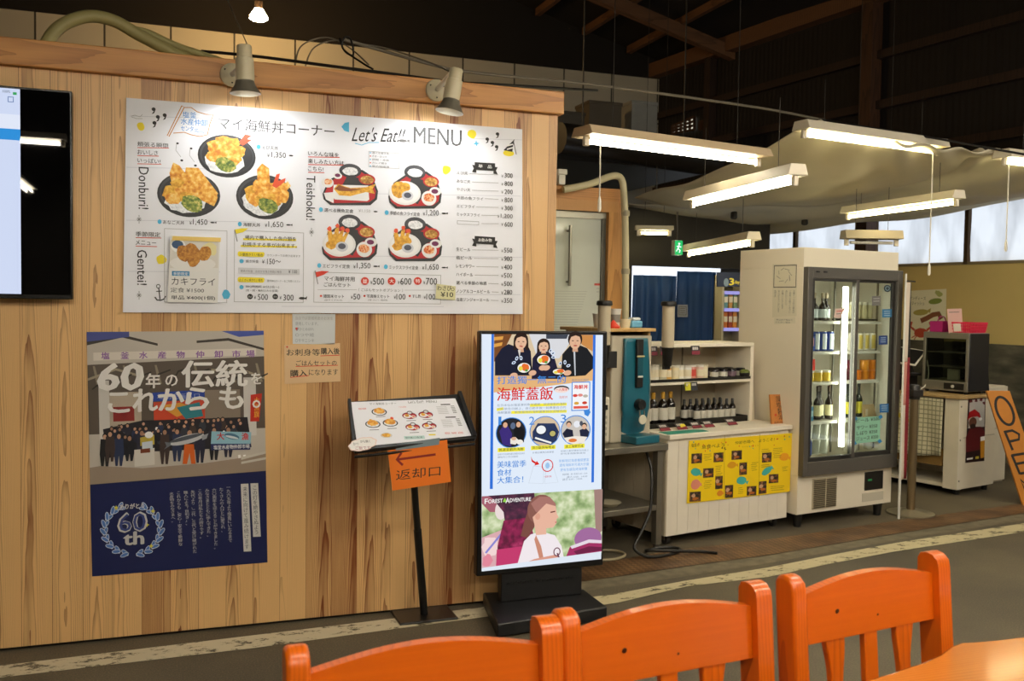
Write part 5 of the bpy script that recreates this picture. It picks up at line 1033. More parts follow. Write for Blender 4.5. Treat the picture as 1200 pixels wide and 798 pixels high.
for i, (x0_, y0_, x1_, y1_, d_, c, lb) in enumerate(((655, 130, 690, 160, 10.4, '#453d30', 'brown box on the ledge next to the timber wall end'), (690, 118, 735, 152, 11.2, '#5c5140', 'tall tan crate on the ledge beneath the overhead conduit'), (740, 118, 776, 150, 11.6, '#9a988f', 'pale grey crate on the ledge at the corner of the hall'), (655, 198, 664, 212, 6.78, '#d8d3c4', 'small white junction box by the end of the timber wall'))):
    a, c2 = at(x0_, y1_, d_), at(x1_, y0_, d_); b = MB(); mm2 = mat(c, .6, var=.1); a.z = 3.28 if i < 3 else pTR.z; b.box(min(a.x, c2.x), max(a.x, c2.x), a.y, a.y+.4, a.z, c2.z, mm2); b.box(min(a.x, c2.x)-.01, max(a.x, c2.x)+.01, a.y-.01, a.y+.41, c2.z-.04, c2.z, mm2)
    tag(b.build('storage_box' if i < 3 else 'junction_box', bev=.006), lb, 'box')
struct(MB().box(1.9, 6.2, 9.9, 12.6, 3.12, 3.28, dk3).build('trim_5', smooth=False))

# cloth canopy: three overlapping sheets slung from wires
canv = mat('#cfc6ac', .85, var=.06, sc=3)
def sheetc(name, corners, label, sag, seed, nu=48, nv=28):
    P = [at(*c) for c in corners]; rd = random.Random(seed); ph_ = [rd.uniform(0, 6) for _ in range(4)]
    def fn(u, v):
        q = (P[0]*(1-u)+P[1]*u)*(1-v)+(P[3]*(1-u)+P[2]*u)*v
        s2 = sag*math.sin(PI*u)**.8*(.25+.75*v)+.05*math.sin(PI*v)
        w = .014*math.sin(u*19+v*6+ph_[1])*v+.012*math.sin(v*15+u*11+ph_[2])*(.3+v)+.016*math.sin(u*31-v*14)*(1-v)**2
        return q-ZV*(s2+w)
    b = MB(); b.grid(fn, nu, nv, canv); o = b.build(name)
    md = o.modifiers.new('thickness', 'SOLIDIFY'); md.thickness = .004
    return tag(o, label, 'canopy')
sheetc('cloth_canopy', ((962, 140, 6.2), (1172, 175, 6.7), (1178, 184, 8.3), (744, 232, 8.5)), 'front sheet of pale cloth canopy sagging under the highest lamp', .24, 1)
sheetc('cloth_canopy', ((1150, 172, 6.7), (1300, 198, 6.9), (1300, 212, 8.3), (985, 236, 8.9)), 'right hand sheet of the pale cloth canopy by the daylight windows', .1, 2)
sheetc('cloth_canopy', ((736, 238, 8.7), (1215, 205, 8.6), (1215, 228, 8.9), (742, 272, 10.3)), 'rearmost and lowest sheet of the cloth canopy above the exit sign', .14, 4)

for x, y, d_, lb in ((769, 246, 9.0, 'leftmost black empty lamp socket hanging under the cloth canopy'), (860, 252, 9.0, 'black empty lamp socket hanging under the cloth canopy above the exit sign lamp'), (943, 259, 9.2, 'black empty lamp socket hanging under the cloth canopy behind the fridge top')):
    q = at(x, y, d_); t = thing('pendant_socket', lb, 'lamp socket', q); MB().lathe([(.02, -.04), (.032, -.03), (.03, .03), (.014, .05)], dkp, n=14).build('socket', t); MB().tube([Vec((0, 0, .05)), Vec((0, 0, .42))], .006, dkp, n=6).build('cord', t)

# far end beneath the canopy: dark bulkhead, blue curtains, glowing pane for the slit of daylight, exit sign, stocked rack
struct(MB().box(3.1, 7.2, 10.6, 10.7, 0, 2.55, mat('#2b261d', .8)).build('wall_far', smooth=False))
CD = 8.9
def bq(x, y, d): return at(x, y, d)
cy0 = bq(790, 360, CD).y
slit = frosted('bright_sheet', '#ffffff', .2)
cur = mat('#123b70', .7, var=.1, sc=3)
def curtain(xa, xb, yt, yb, label, amp):
    a, c2 = hitY(xa, yt, cy0), hitY(xb, yb, cy0); zt_ = a.z
    def fn(u, v): return Vec((a.x+(c2.x-a.x)*u, cy0+amp*math.sin(u*22)+.02*math.sin(u*7+v*3), zt_+(.0-zt_)*v))
    b = MB(); b.grid(fn, 60, 8, cur); o = b.build('blue_curtain'); md = o.modifiers.new('thickness', 'SOLIDIFY'); md.thickness = .004; return tag(o, label, 'curtain')
curtain(742, 792, 322, 405, 'left blue curtain panel closing the far doorway', .02)
curtain(793.5, 838, 317.5, 405, 'right blue curtain panel with a small notice pinned on it', .014)
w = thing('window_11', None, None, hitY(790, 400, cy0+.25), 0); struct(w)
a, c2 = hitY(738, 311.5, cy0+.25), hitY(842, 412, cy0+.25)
MB().box(a.x, c2.x, cy0+.25, cy0+.26, .1, a.z, glow('#eaf2ff', 1.6)).build('pane', w, world=True, smooth=False)  # self-glowing sheet stands in for the daylight behind the curtains
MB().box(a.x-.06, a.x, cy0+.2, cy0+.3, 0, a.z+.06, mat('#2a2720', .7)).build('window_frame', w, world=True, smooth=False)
struct(MB().box(a.x-.1, c2.x+.5, cy0+.15, cy0+.3, a.z, a.z+.55, mat('#2b2720', .8)).build('trim_6', smooth=False))
pr = Print((0, cy0-.03, 1.5)); pr.sheet([(794, 357), (806, 357), (806, 371.5), (794, 371.5)], .002, mat('#8f93a4', .6)); pr.frame(795.5, 359, 804.5, 369.5, .8, grey)
for i in range(3): pr.line([(797, 361.5+i*2.6), (803, 361.5+i*2.6)], .9, grey)
tag(pr.mb.build('pinned_notice', smooth=False), 'small grey notice pinned to the right blue curtain', 'sign')
th = thing('exit_sign', 'green lit emergency exit sign hanging below the cloth canopy', 'exit sign', at(795, 298, 8.2))
a, c2 = at(790.5, 299, 8.2), at(800.5, 281.5, 8.2); pr = Print((0, a.y, 1.5))
MB().box(a.x, c2.x, a.y, a.y+.06, a.z, c2.z, mat('#cfd8cc', .4)).build('sign_box', th, world=True, bev=.004)
pr = Print((0, a.y-.001, 1.5)); pr.sheet([(791, 282), (800, 282), (800, 298.5), (791, 298.5)], .0008, glow('#1fae5c', 1.3)); wm = glow('#e9fff0', 1.4); pr.ell(796, 285.6, 1.2, 1.2, wm, 8); pr.line([(796, 287), (794.6, 291), (797, 293.5), (796, 296)], 1.3, wm); pr.line([(794.4, 291), (792.6, 294.6)], 1.1, wm); pr.line([(793, 288.5), (798.4, 289.5)], 1, wm); pr.mb.build('green_face', th, world=True, smooth=False)
MB().tube([Vec(((a.x+c2.x)/2, a.y+.03, c2.z)), Vec(((a.x+c2.x)/2, a.y+.03, c2.z+.25))], .008, dk3, n=6).build('hanger', th, world=True)
# stocked rack beside the curtains
th = thing('snack_rack', 'lit display rack of packets behind the fridge beside the blue curtains', 'shelf', at(860, 430, 8.3).xy.to_3d())
rx0, rx1 = at(845, 400, 8.3), at(874, 400, 8.3); ry = rx0.y; zt_ = at(850, 322, 8.3).z
fr = mat('#b3ab94', .5)
b = MB(); b.box(rx0.x, rx0.x+.02, ry, ry+.14, 0, zt_, fr); b.box(rx1.x-.02, rx1.x, ry, ry+.14, 0, zt_, fr); b.box(rx0.x, rx1.x, ry+.12, ry+.14, 0, zt_, mat('#8a846f', .6)); b.box(rx0.x, rx1.x, ry, ry+.14, 0, .1, fr); b.build('carcass', th, world=True)
zs = [at(850, y, 8.3).z for y in (341, 361, 384, 405)]
for z in zs:
    sh_ = MB().box(rx0.x+.02, rx1.x-.02, ry, ry+.12, z-.02, z, fr).build('shelf', th, world=True); b = MB(); b.X = th.matrix_basis.inverted(); b.box(rx0.x+.02, rx1.x-.02, ry-.012, ry-.002, z-.03, z+.0, glow('#b9b4ff', .7)).build('price_strip', sh_)
hp = Print((0, ry-.004, 1.5)); hp.sheet([(841, 319), (873, 319), (873, 336), (841, 336)], .02, mat('#202c4c', .5)); hp.text('3', 855, 860, 330, 8, glow('#ffe04a', .8), .04); hp.ell(851, 331, 3, 5, mat('#7f93ad', .5), 12); hp.text('days', 861, 868, 331, 5, glow('#ffe04a', .8), .02); hp.mb.build('header_board', th, world=True, smooth=False)
pk = ['#5f8f98', '#b78a4a', '#7d9a7a', '#c9702c', '#a8482c', '#d08a3a', '#5c7f8c', '#b5a05a']
n = 0
for si, z in enumerate(zs[1:3]):
    for j in range(3):
        w_ = (rx1.x-rx0.x-.06)/3; xx = rx0.x+.03+w_*j; m_ = mat(pk[(si*3+j) % 8], .4); b = MB(); b.box(xx+.006, xx+w_-.006, ry+.02, ry+.08, z, z+.15, m_); b.box(xx+.006, xx+w_-.006, ry+.018, ry+.02, z+.05, z+.1, mat('#e0d9c4', .5))
        tag(b.build('snack_packet', bev=.008), '%s packet from the left on the %s shelf of the lit snack rack' % (ORD[j], ('upper', 'lower')[si]), 'packet', 'packets on the snack rack')
# ================================================================ shop row: white counter with shelf unit
cream_w = mat('#e6dcc8', .5, var=.05, sc=6); cream_d = mat('#c6baa0', .55, var=.06, sc=5); dark = mat('#14120f', .45); steel = mat('#8e887a', .38, .75, var=.12, sc=7)
CP = flo(780, 642); CYAW = math.radians(12.6)
ct = thing('shop_counter', 'white counter on castors with an open shelf unit and a yellow poster on its front', 'counter', CP, CYAW)
CW = 1.085; TOP = .7
def grooved(b, x0, x1, y, z0, z1, m, step=.09):                      # tongue-and-groove boards
    x = x0
    while x < x1-.001:
        b.box(x+.0008, min(x+step, x1)-.0008, y-.003, y, z0, z1, m); x += step
b = MB(); b.box(0, CW, .004, .62, .07, TOP-.03, cream_w); grooved(b, 0, CW, .004, .07, TOP-.03, cream_w)
for i in range(6): b.box(-.004, 0, .01+i*.1, .107+i*.1, .07, TOP-.03, cream_d)
b.build('carcass', ct)
b = MB(); b.box(-.004, CW+.015, -.02, .64, TOP-.03, TOP, cream_w); b.build('counter_top', ct, bev=.004)
for x in (.06, CW-.06):
    for y in (.07, .56):
        b = MB(); b.lathe([(.01, -.014), (.03, -.014), (.033, 0), (.03, .014), (.01, .014)], mat('#26231f', .5), (x, y, .034), n=16, ax=(1, 0, 0)); b.box(x-.02, x+.02, y-.02, y+.02, .056, .07, steel); b.box(x-.022, x-.016, y-.012, y+.012, .03, .06, steel); b.box(x+.016, x+.022, y-.012, y+.012, .03, .06, steel); b.build('castor', ct)
SH = 1.245; y0 = .27; y1 = .62; SX0, SX1 = .0, 1.02
b = MB(); b.box(SX0, SX1, y0, y1, SH-.025, SH, cream_w); b.box(SX1-.03, SX1, y0, y1, TOP, SH-.025, cream_w); b.box(SX0, SX0+.03, y0, y1, TOP, SH-.025, cream_w); b.box(SX0+.03, SX1-.03, y1-.012, y1, TOP, SH-.025, cream_d)
b.hexa([Vec(p) for p in ((SX1, y0+.02, TOP), (SX1+.045, y0+.02, TOP), (SX1, y1, TOP), (SX1+.045, y1, TOP), (SX1, y0+.02, SH-.06), (SX1+.012, y0+.02, SH-.06), (SX1, y1, SH-.06), (SX1+.012, y1, SH-.06))], cream_d)
b.box(.66, .672, y1-.016, y1-.011, TOP, SH-.03, mat('#7d745f', .6)); b.build('shelf_unit', ct, bev=.002)
SZ = .995
b = MB(); b.box(SX0+.03, SX1-.03, y0, y1-.012, SZ-.02, SZ, cream_w); b.build('shelf', ct, bev=.002)
MB().box(SX0+.03, SX1-.03, y0-.004, y0+.004, SZ, SZ+.018, dark).build('shelf_rail', ct)
b = MB(); b.box(.02, .5, .25, .58, TOP, TOP+.012, dark); b.box(.02, .5, .25, .258, TOP, TOP+.03, dark); b.box(.5, .985, .28, .6, TOP, TOP+.012, dark); b.box(.5, .985, .28, .287, TOP, TOP+.04, dark); b.box(.977, .985, .28, .6, TOP, TOP+.04, dark); b.build('display_tray', ct)
CM = Matrix.Translation(CP) @ Matrix.Rotation(CYAW, 4, 'Z')
def cl(x, y, z): return CM @ Vec((x, y, z))
ccx = Vec((math.cos(CYAW), math.sin(CYAW), 0))
# yellow poster on the front
pr = Print(cl(0, -.0056, .4), ccx)
yq = [(807.5, 516.5), (928.5, 507.5), (925.5, 576), (805, 590)]
pr.sheet(yq, .001, mat('#f4cf0e', .5))
def yy(x, y): return (800+x/7.978, 500+y/7.978)
for x, w2 in ((393, 1), (720, 1)): pr.line([yy(x, 70), yy(x-8, 660)], .5, mat('#b89a10', .6))
ph_d = ramp_mat('pasted_photo', [(.35, '#17130f'), (.5, '#3d2e22'), (.62, '#7d4a24'), (.75, '#b98a5a')], 45)
for x0_, y0_, x1_, y1_ in ((82, 250, 182, 342), (290, 242, 382, 330), (458, 222, 555, 308), (192, 388, 290, 475), (305, 462, 375, 582), (530, 335, 602, 450), (742, 242, 832, 332), (806, 444, 896, 526), (712, 510, 785, 626), (600, 556, 690, 642), (396, 546, 472, 664), (64, 608, 170, 700)):
    q = [yy(x0_, y0_+3), yy(x1_, y0_-3), yy(x1_-2, y1_-3), yy(x0_-2, y1_+4)]; pr.poly(q, ph_d)
    cx, cy = yy((x0_+x1_)/2, y0_*.6+y1_*.4); pr.ell(cx-2, cy, 2.2, 2.4, mat('#c9a284', .5), 10, wob=.15); pr.ell(cx+2.4, cy+.6, 2, 2.2, mat('#16120f', .5), 10, wob=.15); pr.ell(cx, cy+3.4, 3.4, 1.6, mat('#b5651f', .5), 10, wob=.2)
teal = mat('#3fa7a0', .5)
for x, y, c, rx, ry, ro in ((122, 424, teal, 6, 4.6, -.4), (550, 503, teal, 6, 4.6, -.3), (785, 415, teal, 6.4, 4, .6), (120, 540, mat('#e08a74', .5), 5.4, 6, 0), (948, 282, mat('#eda021', .5), 5.6, 4.6, -.2), (460, 358, mat('#dc9a18', .5), 5.4, 4, 0), (348, 622, mat('#e08a24', .5), 3.6, 3.4, 0)):
    a, b2 = yy(x, y); pr.ell(a, b2, rx, ry, c, 16, rot=ro, wob=.05); pr.poly([(a+rx*.8*math.cos(-ro), b2+rx*.8*math.sin(-ro)), (a+rx*1.4*math.cos(-ro-.3), b2+rx*1.4*math.sin(-ro-.3)), (a+rx*1.4*math.cos(-ro+.35), b2+rx*1.4*math.sin(-ro+.35))], c)
br_ = mat('#5c4a10', .6)
a, b2 = yy(82, 175); pr.text('塩釜の', a, a+9, b2, 4, br_, .01); a, b2 = yy(180, 190); pr.text('魚食べよう', a, a+26, b2, 5, br_, .01); a, b2 = yy(490, 152); pr.text('仲卸市場へ　ようこそ！', a, a+46, b2, 4, br_, .0); a, b2 = yy(560, 190); pr.text('・・・・・・・・', a, a+18, b2, 1, br_)
rd = random.Random(5)
for i in range(22):
    a, b2 = yy(rd.uniform(90, 1000), rd.uniform(100, 215)); pr.ell(a, b2-(a-865)*.05, rd.uniform(.5, 1.2), rd.uniform(.5, 1.2), rd.choice([mat('#e06a20', .5), mat('#c9402c', .5), br_, teal]), 8)
for x0_, y0_, n, L in ((200, 262, 4, 9), (308, 372, 6, 8), (200, 510, 5, 9), (640, 340, 5, 8), (735, 215, 2, 12), (845, 205, 6, 11), (735, 360, 2, 12), (520, 575, 4, 6), (820, 560, 3, 20), (930, 380, 3, 7)):
    for k2 in range(n): a, b2 = yy(x0_+rd.uniform(-6, 6), y0_+k2*17); pr.line([(a, b2), (a+L*rd.uniform(.7, 1), b2-.9)], .45, mat('#a98f1c', .6))
o = tag(pr.mb.build('activity_poster', smooth=False), 'yellow poster with pasted photos on the front of the white counter', 'poster')

# goods on the counter: one builder for each kind
def bottle(label, kind, r, h, neck, glass_m, cap_m, lab_m, loc, group=None, capname='cap'):
    t = thing(kind, label, 'bottle', loc, CYAW, group); sh = h*neck
    MB().lathe([(r*.9, 0), (r, .006), (r, sh*.86), (r*.82, sh*.97), (r*.36, sh*1.12), (r*.33, h-.012), (r*.36, h-.01), (r*.36, h-.002)], glass_m, n=16).build('glass_body', t)
    MB().lathe([(r*1.02, sh*.18), (r*1.02, sh*.74)], lab_m, n=16, cap=False).build('paper_label', t)
    MB().lathe([(r*.42, h-.018-r*.5), (r*.43, h+.004), (r*.3, h+.008)], cap_m, n=14).build(capname, t); return t
soy = mat('#120c09', .12); labw = mat('#c9c3b3', .5); labk = mat('#211d1a', .5)
gold = mat('#b3862c', .4)
pb = None
for i, x in enumerate((.13, .2, .275, .35)):
    lb = '%s tall dark bottle with a golden cap from the left on the low counter shelf' % ORD[i]
    if pb is None: pb = bottle(lb, 'sauce_bottle', .034, .2, .72, soy, gold, labw, cl(x, .36, TOP+.013), 'tall sauce bottles on the counter')
    else: dup(pb, cl(x, .36+.012*(i % 2), TOP+.013), CYAW, lb)
pb2 = None; n = 0
for row, (y, x0_, k) in enumerate(((.33, .57, 7), (.41, .53, 7))):
    for i in range(k):
        lb = '%s short black capped bottle from the left in the %s row on the low shelf' % (ORD[i], ('front', 'rear')[row])
        l = cl(x0_+i*.056, y+.02, TOP+.013)
        if pb2 is None: pb2 = bottle(lb, 'soy_bottle', .024, .135, .72, soy, dark, labw, l, 'small soy bottles on the counter')
        else: dup(pb2, l, CYAW, lb)
def canister(label, kind, cat_, r, h, body, lid, loc, group, lidname='lid', band=None):
    t = thing(kind, label, cat_, loc, CYAW, group); MB().lathe([(r*.96, 0), (r, .004), (r, h*.86), (r*.97, h*.88)], body, n=18).build('jar_body', t)
    if band: MB().lathe([(r*1.015, h*.25), (r*1.015, h*.7)], band, n=18, cap=False).build('paper_label', t)
    MB().lathe([(r*1.02, h*.86), (r*1.03, h*.87), (r*1.03, h*.985), (r*.98, h)], lid, n=18).build(lidname, t); return t
cols = [('#d8cfb4', '#c9bfa0'), ('#d6cba8', '#cfc6ac'), ('#d8d2c0', '#cdc6b2'), ('#d9d4c6', '#cac3b2'), ('#b8b39c', '#9e9883'), ('#cfa45a', '#cfc8b4'), ('#e0d2a8', '#d9d3c2'), ('#dcd9cf', '#cfcabb'), ('#dedbd2', '#d2cdbf'), ('#c98a7c', '#d8d3c6'), ('#d6b9a4', '#d8d3c6'), ('#d9cda8', '#d0c8b0')]
nm = ['cream', 'buff', 'white', 'pale', 'grey', 'amber', 'straw', 'milky', 'chalky', 'red spotted', 'pinkish', 'yellowish']
for i, (c1, c2) in enumerate(cols):
    canister('%s seasoning jar, %s from the left on the upper counter shelf' % (nm[i], ORD[i]), 'seasoning_jar', 'jar', .028, .108 if i < 5 else .1, mat(c1, .35), mat(c2, .35), cl(.045+i*.055, .36+.015*(i % 2), SZ), 'seasoning jars on the upper shelf', band=mat('#ddd2b4', .5) if i not in (9,) else mat('#c9483c', .5))
for i in range(7):
    canister('black lidded paste jar, %s from the left on the right of the upper counter shelf' % ORD[i], 'paste_jar', 'jar', .03, .072, mat('#221a22', .2), dark, cl(.71+i*.042+(0 if i % 2 else .004), .34 if i % 2 == 0 else .41, SZ), 'black paste jars on the upper shelf', band=mat(('#b9b4a6', '#6a5560', '#c9c4b6')[i % 3], .5))
t = thing('round_pot', 'small green topped pot at the right end of the upper counter shelf', 'pot', cl(.965, .3, SZ), CYAW); MB().lathe([(.03, 0), (.036, .03), (.036, .04)], dark, n=18).build('pot_body', t); MB().lathe([(.036, .04), (.035, .052), (.02, .062), (0.001, .064)], mat('#5f6a2c', .6, var=.3, sc=60), n=18).build('pot_top', t)
# price cards: dark with a red foot
def card(x, y, z, w2, h2, tiltx, label, yellow=False, m1='#2a2428', m2='#7c2434'):
    t = thing('price_card', label, 'price card', cl(x, y, z), CYAW, 'price cards of the white counter')
    ct_, st_ = math.cos(tiltx), math.sin(tiltx)
    def P(a, bb, o=0): return Vec((a, bb*st_-o*ct_, bb*ct_+o*st_))
    b = MB(); b.prism([P(0, 0), P(w2, 0), P(w2, h2), P(0, h2)], (0, .003, 0), mat(m1, .4)); b.add([P(.002, .003, .0006), P(w2-.002, .003, .0006), P(w2-.002, h2*.42, .0006), P(.002, h2*.42, .0006)], [(0, 1, 2, 3)], mat(m2, .4))
    for k2 in range(4): a = w2*(.16+.17*k2); b.add([P(a, h2*.55, .0008), P(a+w2*.12, h2*.55, .0008), P(a+w2*.12, h2*.86, .0008), P(a, h2*.86, .0008)], [(0, 1, 2, 3)], mat('#cfcac4', .5))
    if yellow: b.add([P(w2*.4, h2*.3, .001), P(w2*.98, h2*.45, .001), P(w2*.95, h2*.8, .001), P(w2*.5, h2*.75, .001)], [(0, 1, 2, 3)], mat('#d6c832', .5))
    b.build('card_face', t, smooth=False)
for i, (x, yl) in enumerate(((.07, False), (.215, True), (.345, False), (.455, False), (.68, False))):
    card(x, .14+.015*(i == 4), TOP+.001, .085, .062, .95, '%s dark price card from the left lying along the counter top' % ORD[i], yl)
for i, (x, w2) in enumerate(((.06, .07), (.155, .085), (.425, .075))):
    card(x, y0-.012, SH-.075, w2, .06, .15, '%s dark price card from the left clipped under the top of the shelf unit' % ORD[i])
card(.375, y0-.012, SZ-.06, .05, .055, .1, 'yellow price card clipped to the edge of the upper counter shelf', True, '#a8a52c', '#c9c42c'); card(.425, y0-.012, SZ-.06, .06, .055, .1, 'plain dark price card clipped to the edge of the upper counter shelf', False, '#2a2a2e', '#33343a')
tag(MB().prism([cl(*p) for p in ((.0, .0, TOP+.001), (.34, .0, TOP+.001), (.36, .07, TOP+.001), (.31, .1, TOP+.001), (.02, .11, TOP+.001))], (0, 0, .002), mat('#2f8a76', .6)).build('green_mat', smooth=False), 'green cloth mat on the left front corner of the white counter', 'mat')
# wooden tag
pr = Print(cl(.98, .1, TOP), ccx, Vec((0, .18, 1)).normalized())
b0 = cl(.9, .08, TOP+.002); pr.P = b0
pr.sheet([(901.5, 463), (916.5, 463.5), (921, 499.5), (905, 500.5)], .012, mat('#c07a3a', .5, var=.1, sc=20))
pr.vtext('藻塩醤油', 911, 465.5, 493, 7, mat('#2a1a12', .5), .02, 2.2); pr.rect(907.5, 486, 910, 488.5, mat('#c23a1c', .5)); pr.text('塩釜の味', 907, 919, 496.5, 3.2, mat('#4a2a18', .5), .01)
tag(pr.mb.build('wooden_tag', smooth=False, bev=0), 'small upright wooden tag with brush writing at the right end of the counter top', 'sign')

# ================================================================ steel table with drinks machine
tb = thing('steel_table', 'stainless work table with an undershelf left of the white counter', 'table', CP, CYAW); TX0, TX1 = -.82, -.02; TZ = .65
b = MB(); b.box(TX0, TX1+.008, -.02, .6, TZ-.04, TZ, steel); b.build('table_top', tb, bev=.004)
for x in (TX0+.03, TX1-.04):
    for y in (.02, .55):
        b = MB(); b.box(x-.022, x+.022, y-.022, y+.022, .03, TZ-.04, steel); b.lathe([(.016, 0), (.024, .004), (.02, .03)], mat('#3a3229', .6), (x, y, 0), n=12); b.build('leg', tb)
b = MB(); b.box(TX0+.01, TX1-.015, .0, .58, .24, .275, steel); b.build('undershelf', tb, bev=.004)
# drinks machine: grey cabinet, curved teal front, drip tray
dm = thing('drinks_machine', 'grey drinks machine with a curved teal front and a drip tray on the steel table', 'drinks machine', cl(-.335, .1, TZ), CYAW)
gm = mat('#b8ae98', .4); tl = mat('#175b6c', .3, coat=.3); tl2 = mat('#134c5a', .35)
b = MB(); b.box(.0, .32, .05, .45, 0, .655, gm); b.build('cabinet', dm, bev=.008)
def tf(u, v):                                                        # teal front, bulging and narrowing to the foot
    z = .03+.61*v; w2 = .098+.008*math.sin(PI*v*1.3) if v > .25 else .09+.032*v ; d_ = -.016-.02*math.sin(PI*(.1+.8*v))
    if v < .25: d_ += .03*(1-v/.25)
    x = .178+(u*2-1)*w2; return Vec((x, d_+.006*(u*2-1)**2+.046, z))
b = MB(); b.grid(tf, 14, 24, tl); o = b.build('teal_front', dm); md = o.modifiers.new('thickness', 'SOLIDIFY'); md.thickness = .02; md.offset = -1
b = MB(); b.prism([Vec((.085, .06, .0)), Vec((.275, .06, .0)), Vec((.295, -.07, .0)), Vec((.1, -.08, .0))], (0, 0, .05), tl); b.add([Vec((.1, -.06, .0505)), Vec((.275, -.055, .0505)), Vec((.265, .03, .0505)), Vec((.1, .03, .0505))], [(0, 1, 2, 3)], tl2); b.build('drip_tray', dm, bev=.006)
b = MB(); b.box(.155, .205, -.008, .012, .34, .635, dark); b.box(.158, .202, -.012, -.006, .41, .52, tl2); b.box(.152, .21, -.015, -.005, .525, .535, mat('#c9bd8a', .4)); b.box(.162, .2, -.014, -.006, .4, .412, mat('#d8d4c8', .4)); b.build('control_panel', dm, bev=.003)
b = MB(); b.lathe([(.03, -.03), (.036, 0), (.03, .03)], dark, (.185, .0, .235), n=18, ax=(0, 1, 0)); b.lathe([(.022, 0), (.018, .03)], dark, (.185, -.012, .205), n=14); b.build('tap', dm)
b = MB(); b.tube([Vec((.165, -.028, .2)), Vec((.165, -.032, .165))], .004, steel, n=8); b.tube([Vec((.2, -.028, .2)), Vec((.2, -.032, .165))], .004, steel, n=8); b.lathe([(0.001, -.004), (.028, -.004), (.03, 0), (.028, .004), (.001, .004)], mat('#d8d0b8', .4), (.185, -.034, .145), n=20, ax=(0, 1, 0)); b.build('lever', dm)
# wooden stand over the machine with tumbler dispensers at both ends
ws = thing('wooden_stand', 'pale wooden stand straddling the drinks machine', 'stand', cl(-.4, .16, TZ), CYAW); pw = wood('pale_board', '#c9a468', '#8f6a3a', axis='x', across='y', freq=4, r=.5, tone=.05)
b = MB(); b.box(-.03, .39, -.04, .4, .68, .7, pw); b.build('top_board', ws, bev=.003)
for x in (.0, .37): MB().box(x-.01, x+.01, 0, .36, .0 if x > .3 else .4, .68, pw).build('side_board', ws, bev=.002)
MB().box(-.01, .38, .34, .36, .0, .68, mat('#8f877a', .5)).build('back_board', ws)
def cupdisp(px0, dep, ytop, ybot, label):
    p = at(px0, ybot, dep); t = thing('cup_dispenser', label, 'cup dispenser', p); H = at(px0, ytop, dep).z-p.z; r = .039
    MB().lathe([(r, .0), (r, H-.02)], mat('#b7ab92', .4), n=22).build('tube', t); MB().lathe([(r*1.22, H-.03), (r*1.26, H-.022), (r*1.18, H-.004), (r*.9, H)], dark, n=22).build('cap', t)
    b = MB(); b.lathe([(r*.6, -.12), (r*.72, -.11), (r*.9, -.02), (r*1.1, 0)], dark, n=18); b.box(-.02, .09 if px0 < 750 else .02, .0, .03, -.14, -.04, dark); b.build('holder', t)
cupdisp(707.5, 5.62, 352, 404, 'left cream cup dispenser tube with a black cap beside the wooden stand'); cupdisp(782.5, 5.9, 353, 407, 'right cream cup dispenser tube with a black cap beside the wooden stand')
# things standing on the wooden stand
STZ = TZ+.7
def stand_at(x, y): return cl(-.4+x, .16+y, STZ)
def cup(x, y, r, h, m, label, kind='paper_cup', band=None):
    t = thing(kind, label, 'cup', stand_at(x, y), CYAW); MB().lathe([(r*.76, 0), (r, h), (r*.95, h), (r*.72, .004)], m, n=18).build('cup_body', t)
    MB().lathe([(r*1.0, h-.004), (r*1.06, h-.002), (r*1.04, h+.003), (r*.98, h+.003)], m, n=18, cap=False).build('rim', t)
    if band: MB().lathe([(r*.84, h*.3), (r*.95, h*.72)], band, n=18, cap=False).build('print_band', t)
cup(.16, .08, .036, .115, mat('#c9c6bd', .4), 'tallest pale cup with a dark print on the wooden stand', band=mat('#77746c', .5)); cup(.05, .1, .04, .085, mat('#d9d4c8', .5), 'wide white cup at the left end of the wooden stand'); cup(.225, .06, .036, .052, mat('#d9cfae', .5), 'low cream cup right of the tall printed cup on the wooden stand')
tag(MB().lathe([(.038, 0), (.04, .01), (.02, .03), (.008, .045), (.001, .05)], mat('#c9321c', .4), stand_at(.1, .02), n=16).build('sauce_pot'), 'small red pot on the wooden stand left of the tall cup', 'pot')
b = MB(); b.X = CM @ Matrix.Translation(Vec((-.4, .16, STZ))); b.box(.27, .36, .05, .12, 0, .045, mat('#5f9ab8', .5)); b.box(.285, .35, .055, .115, .045, .065, mat('#d4d9da', .5)); tag(b.build('tissue_pack', bev=.01), 'pale blue and white tissue packet at the right of the wooden stand', 'packet')
# microwave
mw = thing('microwave_oven', 'white microwave oven on the steel table, half behind the digital sign', 'microwave', cl(-.8, .1, TZ), CYAW); wm = mat('#d6cfbb', .4)
MB().box(0, .42, 0, .36, .012, .29, wm).build('casing', mw, bev=.008); MB().box(.012, .31, -.012, 0, .03, .275, mat('#26241f', .2)).build('door', mw, bev=.004); kp = MB().box(.32, .413, -.008, 0, .022, .28, wm).build('keypad_panel', mw, bev=.003); MB().box(.338, .396, -.012, -.008, .215, .245, dark).build('display', kp)
for r_ in range(4):
    for c_ in range(2): MB().box(.34+c_*.03, .362+c_*.03, -.011, -.008, .06+r_*.034, .078+r_*.034, mat('#aaa391', .5)).build('button', kp)
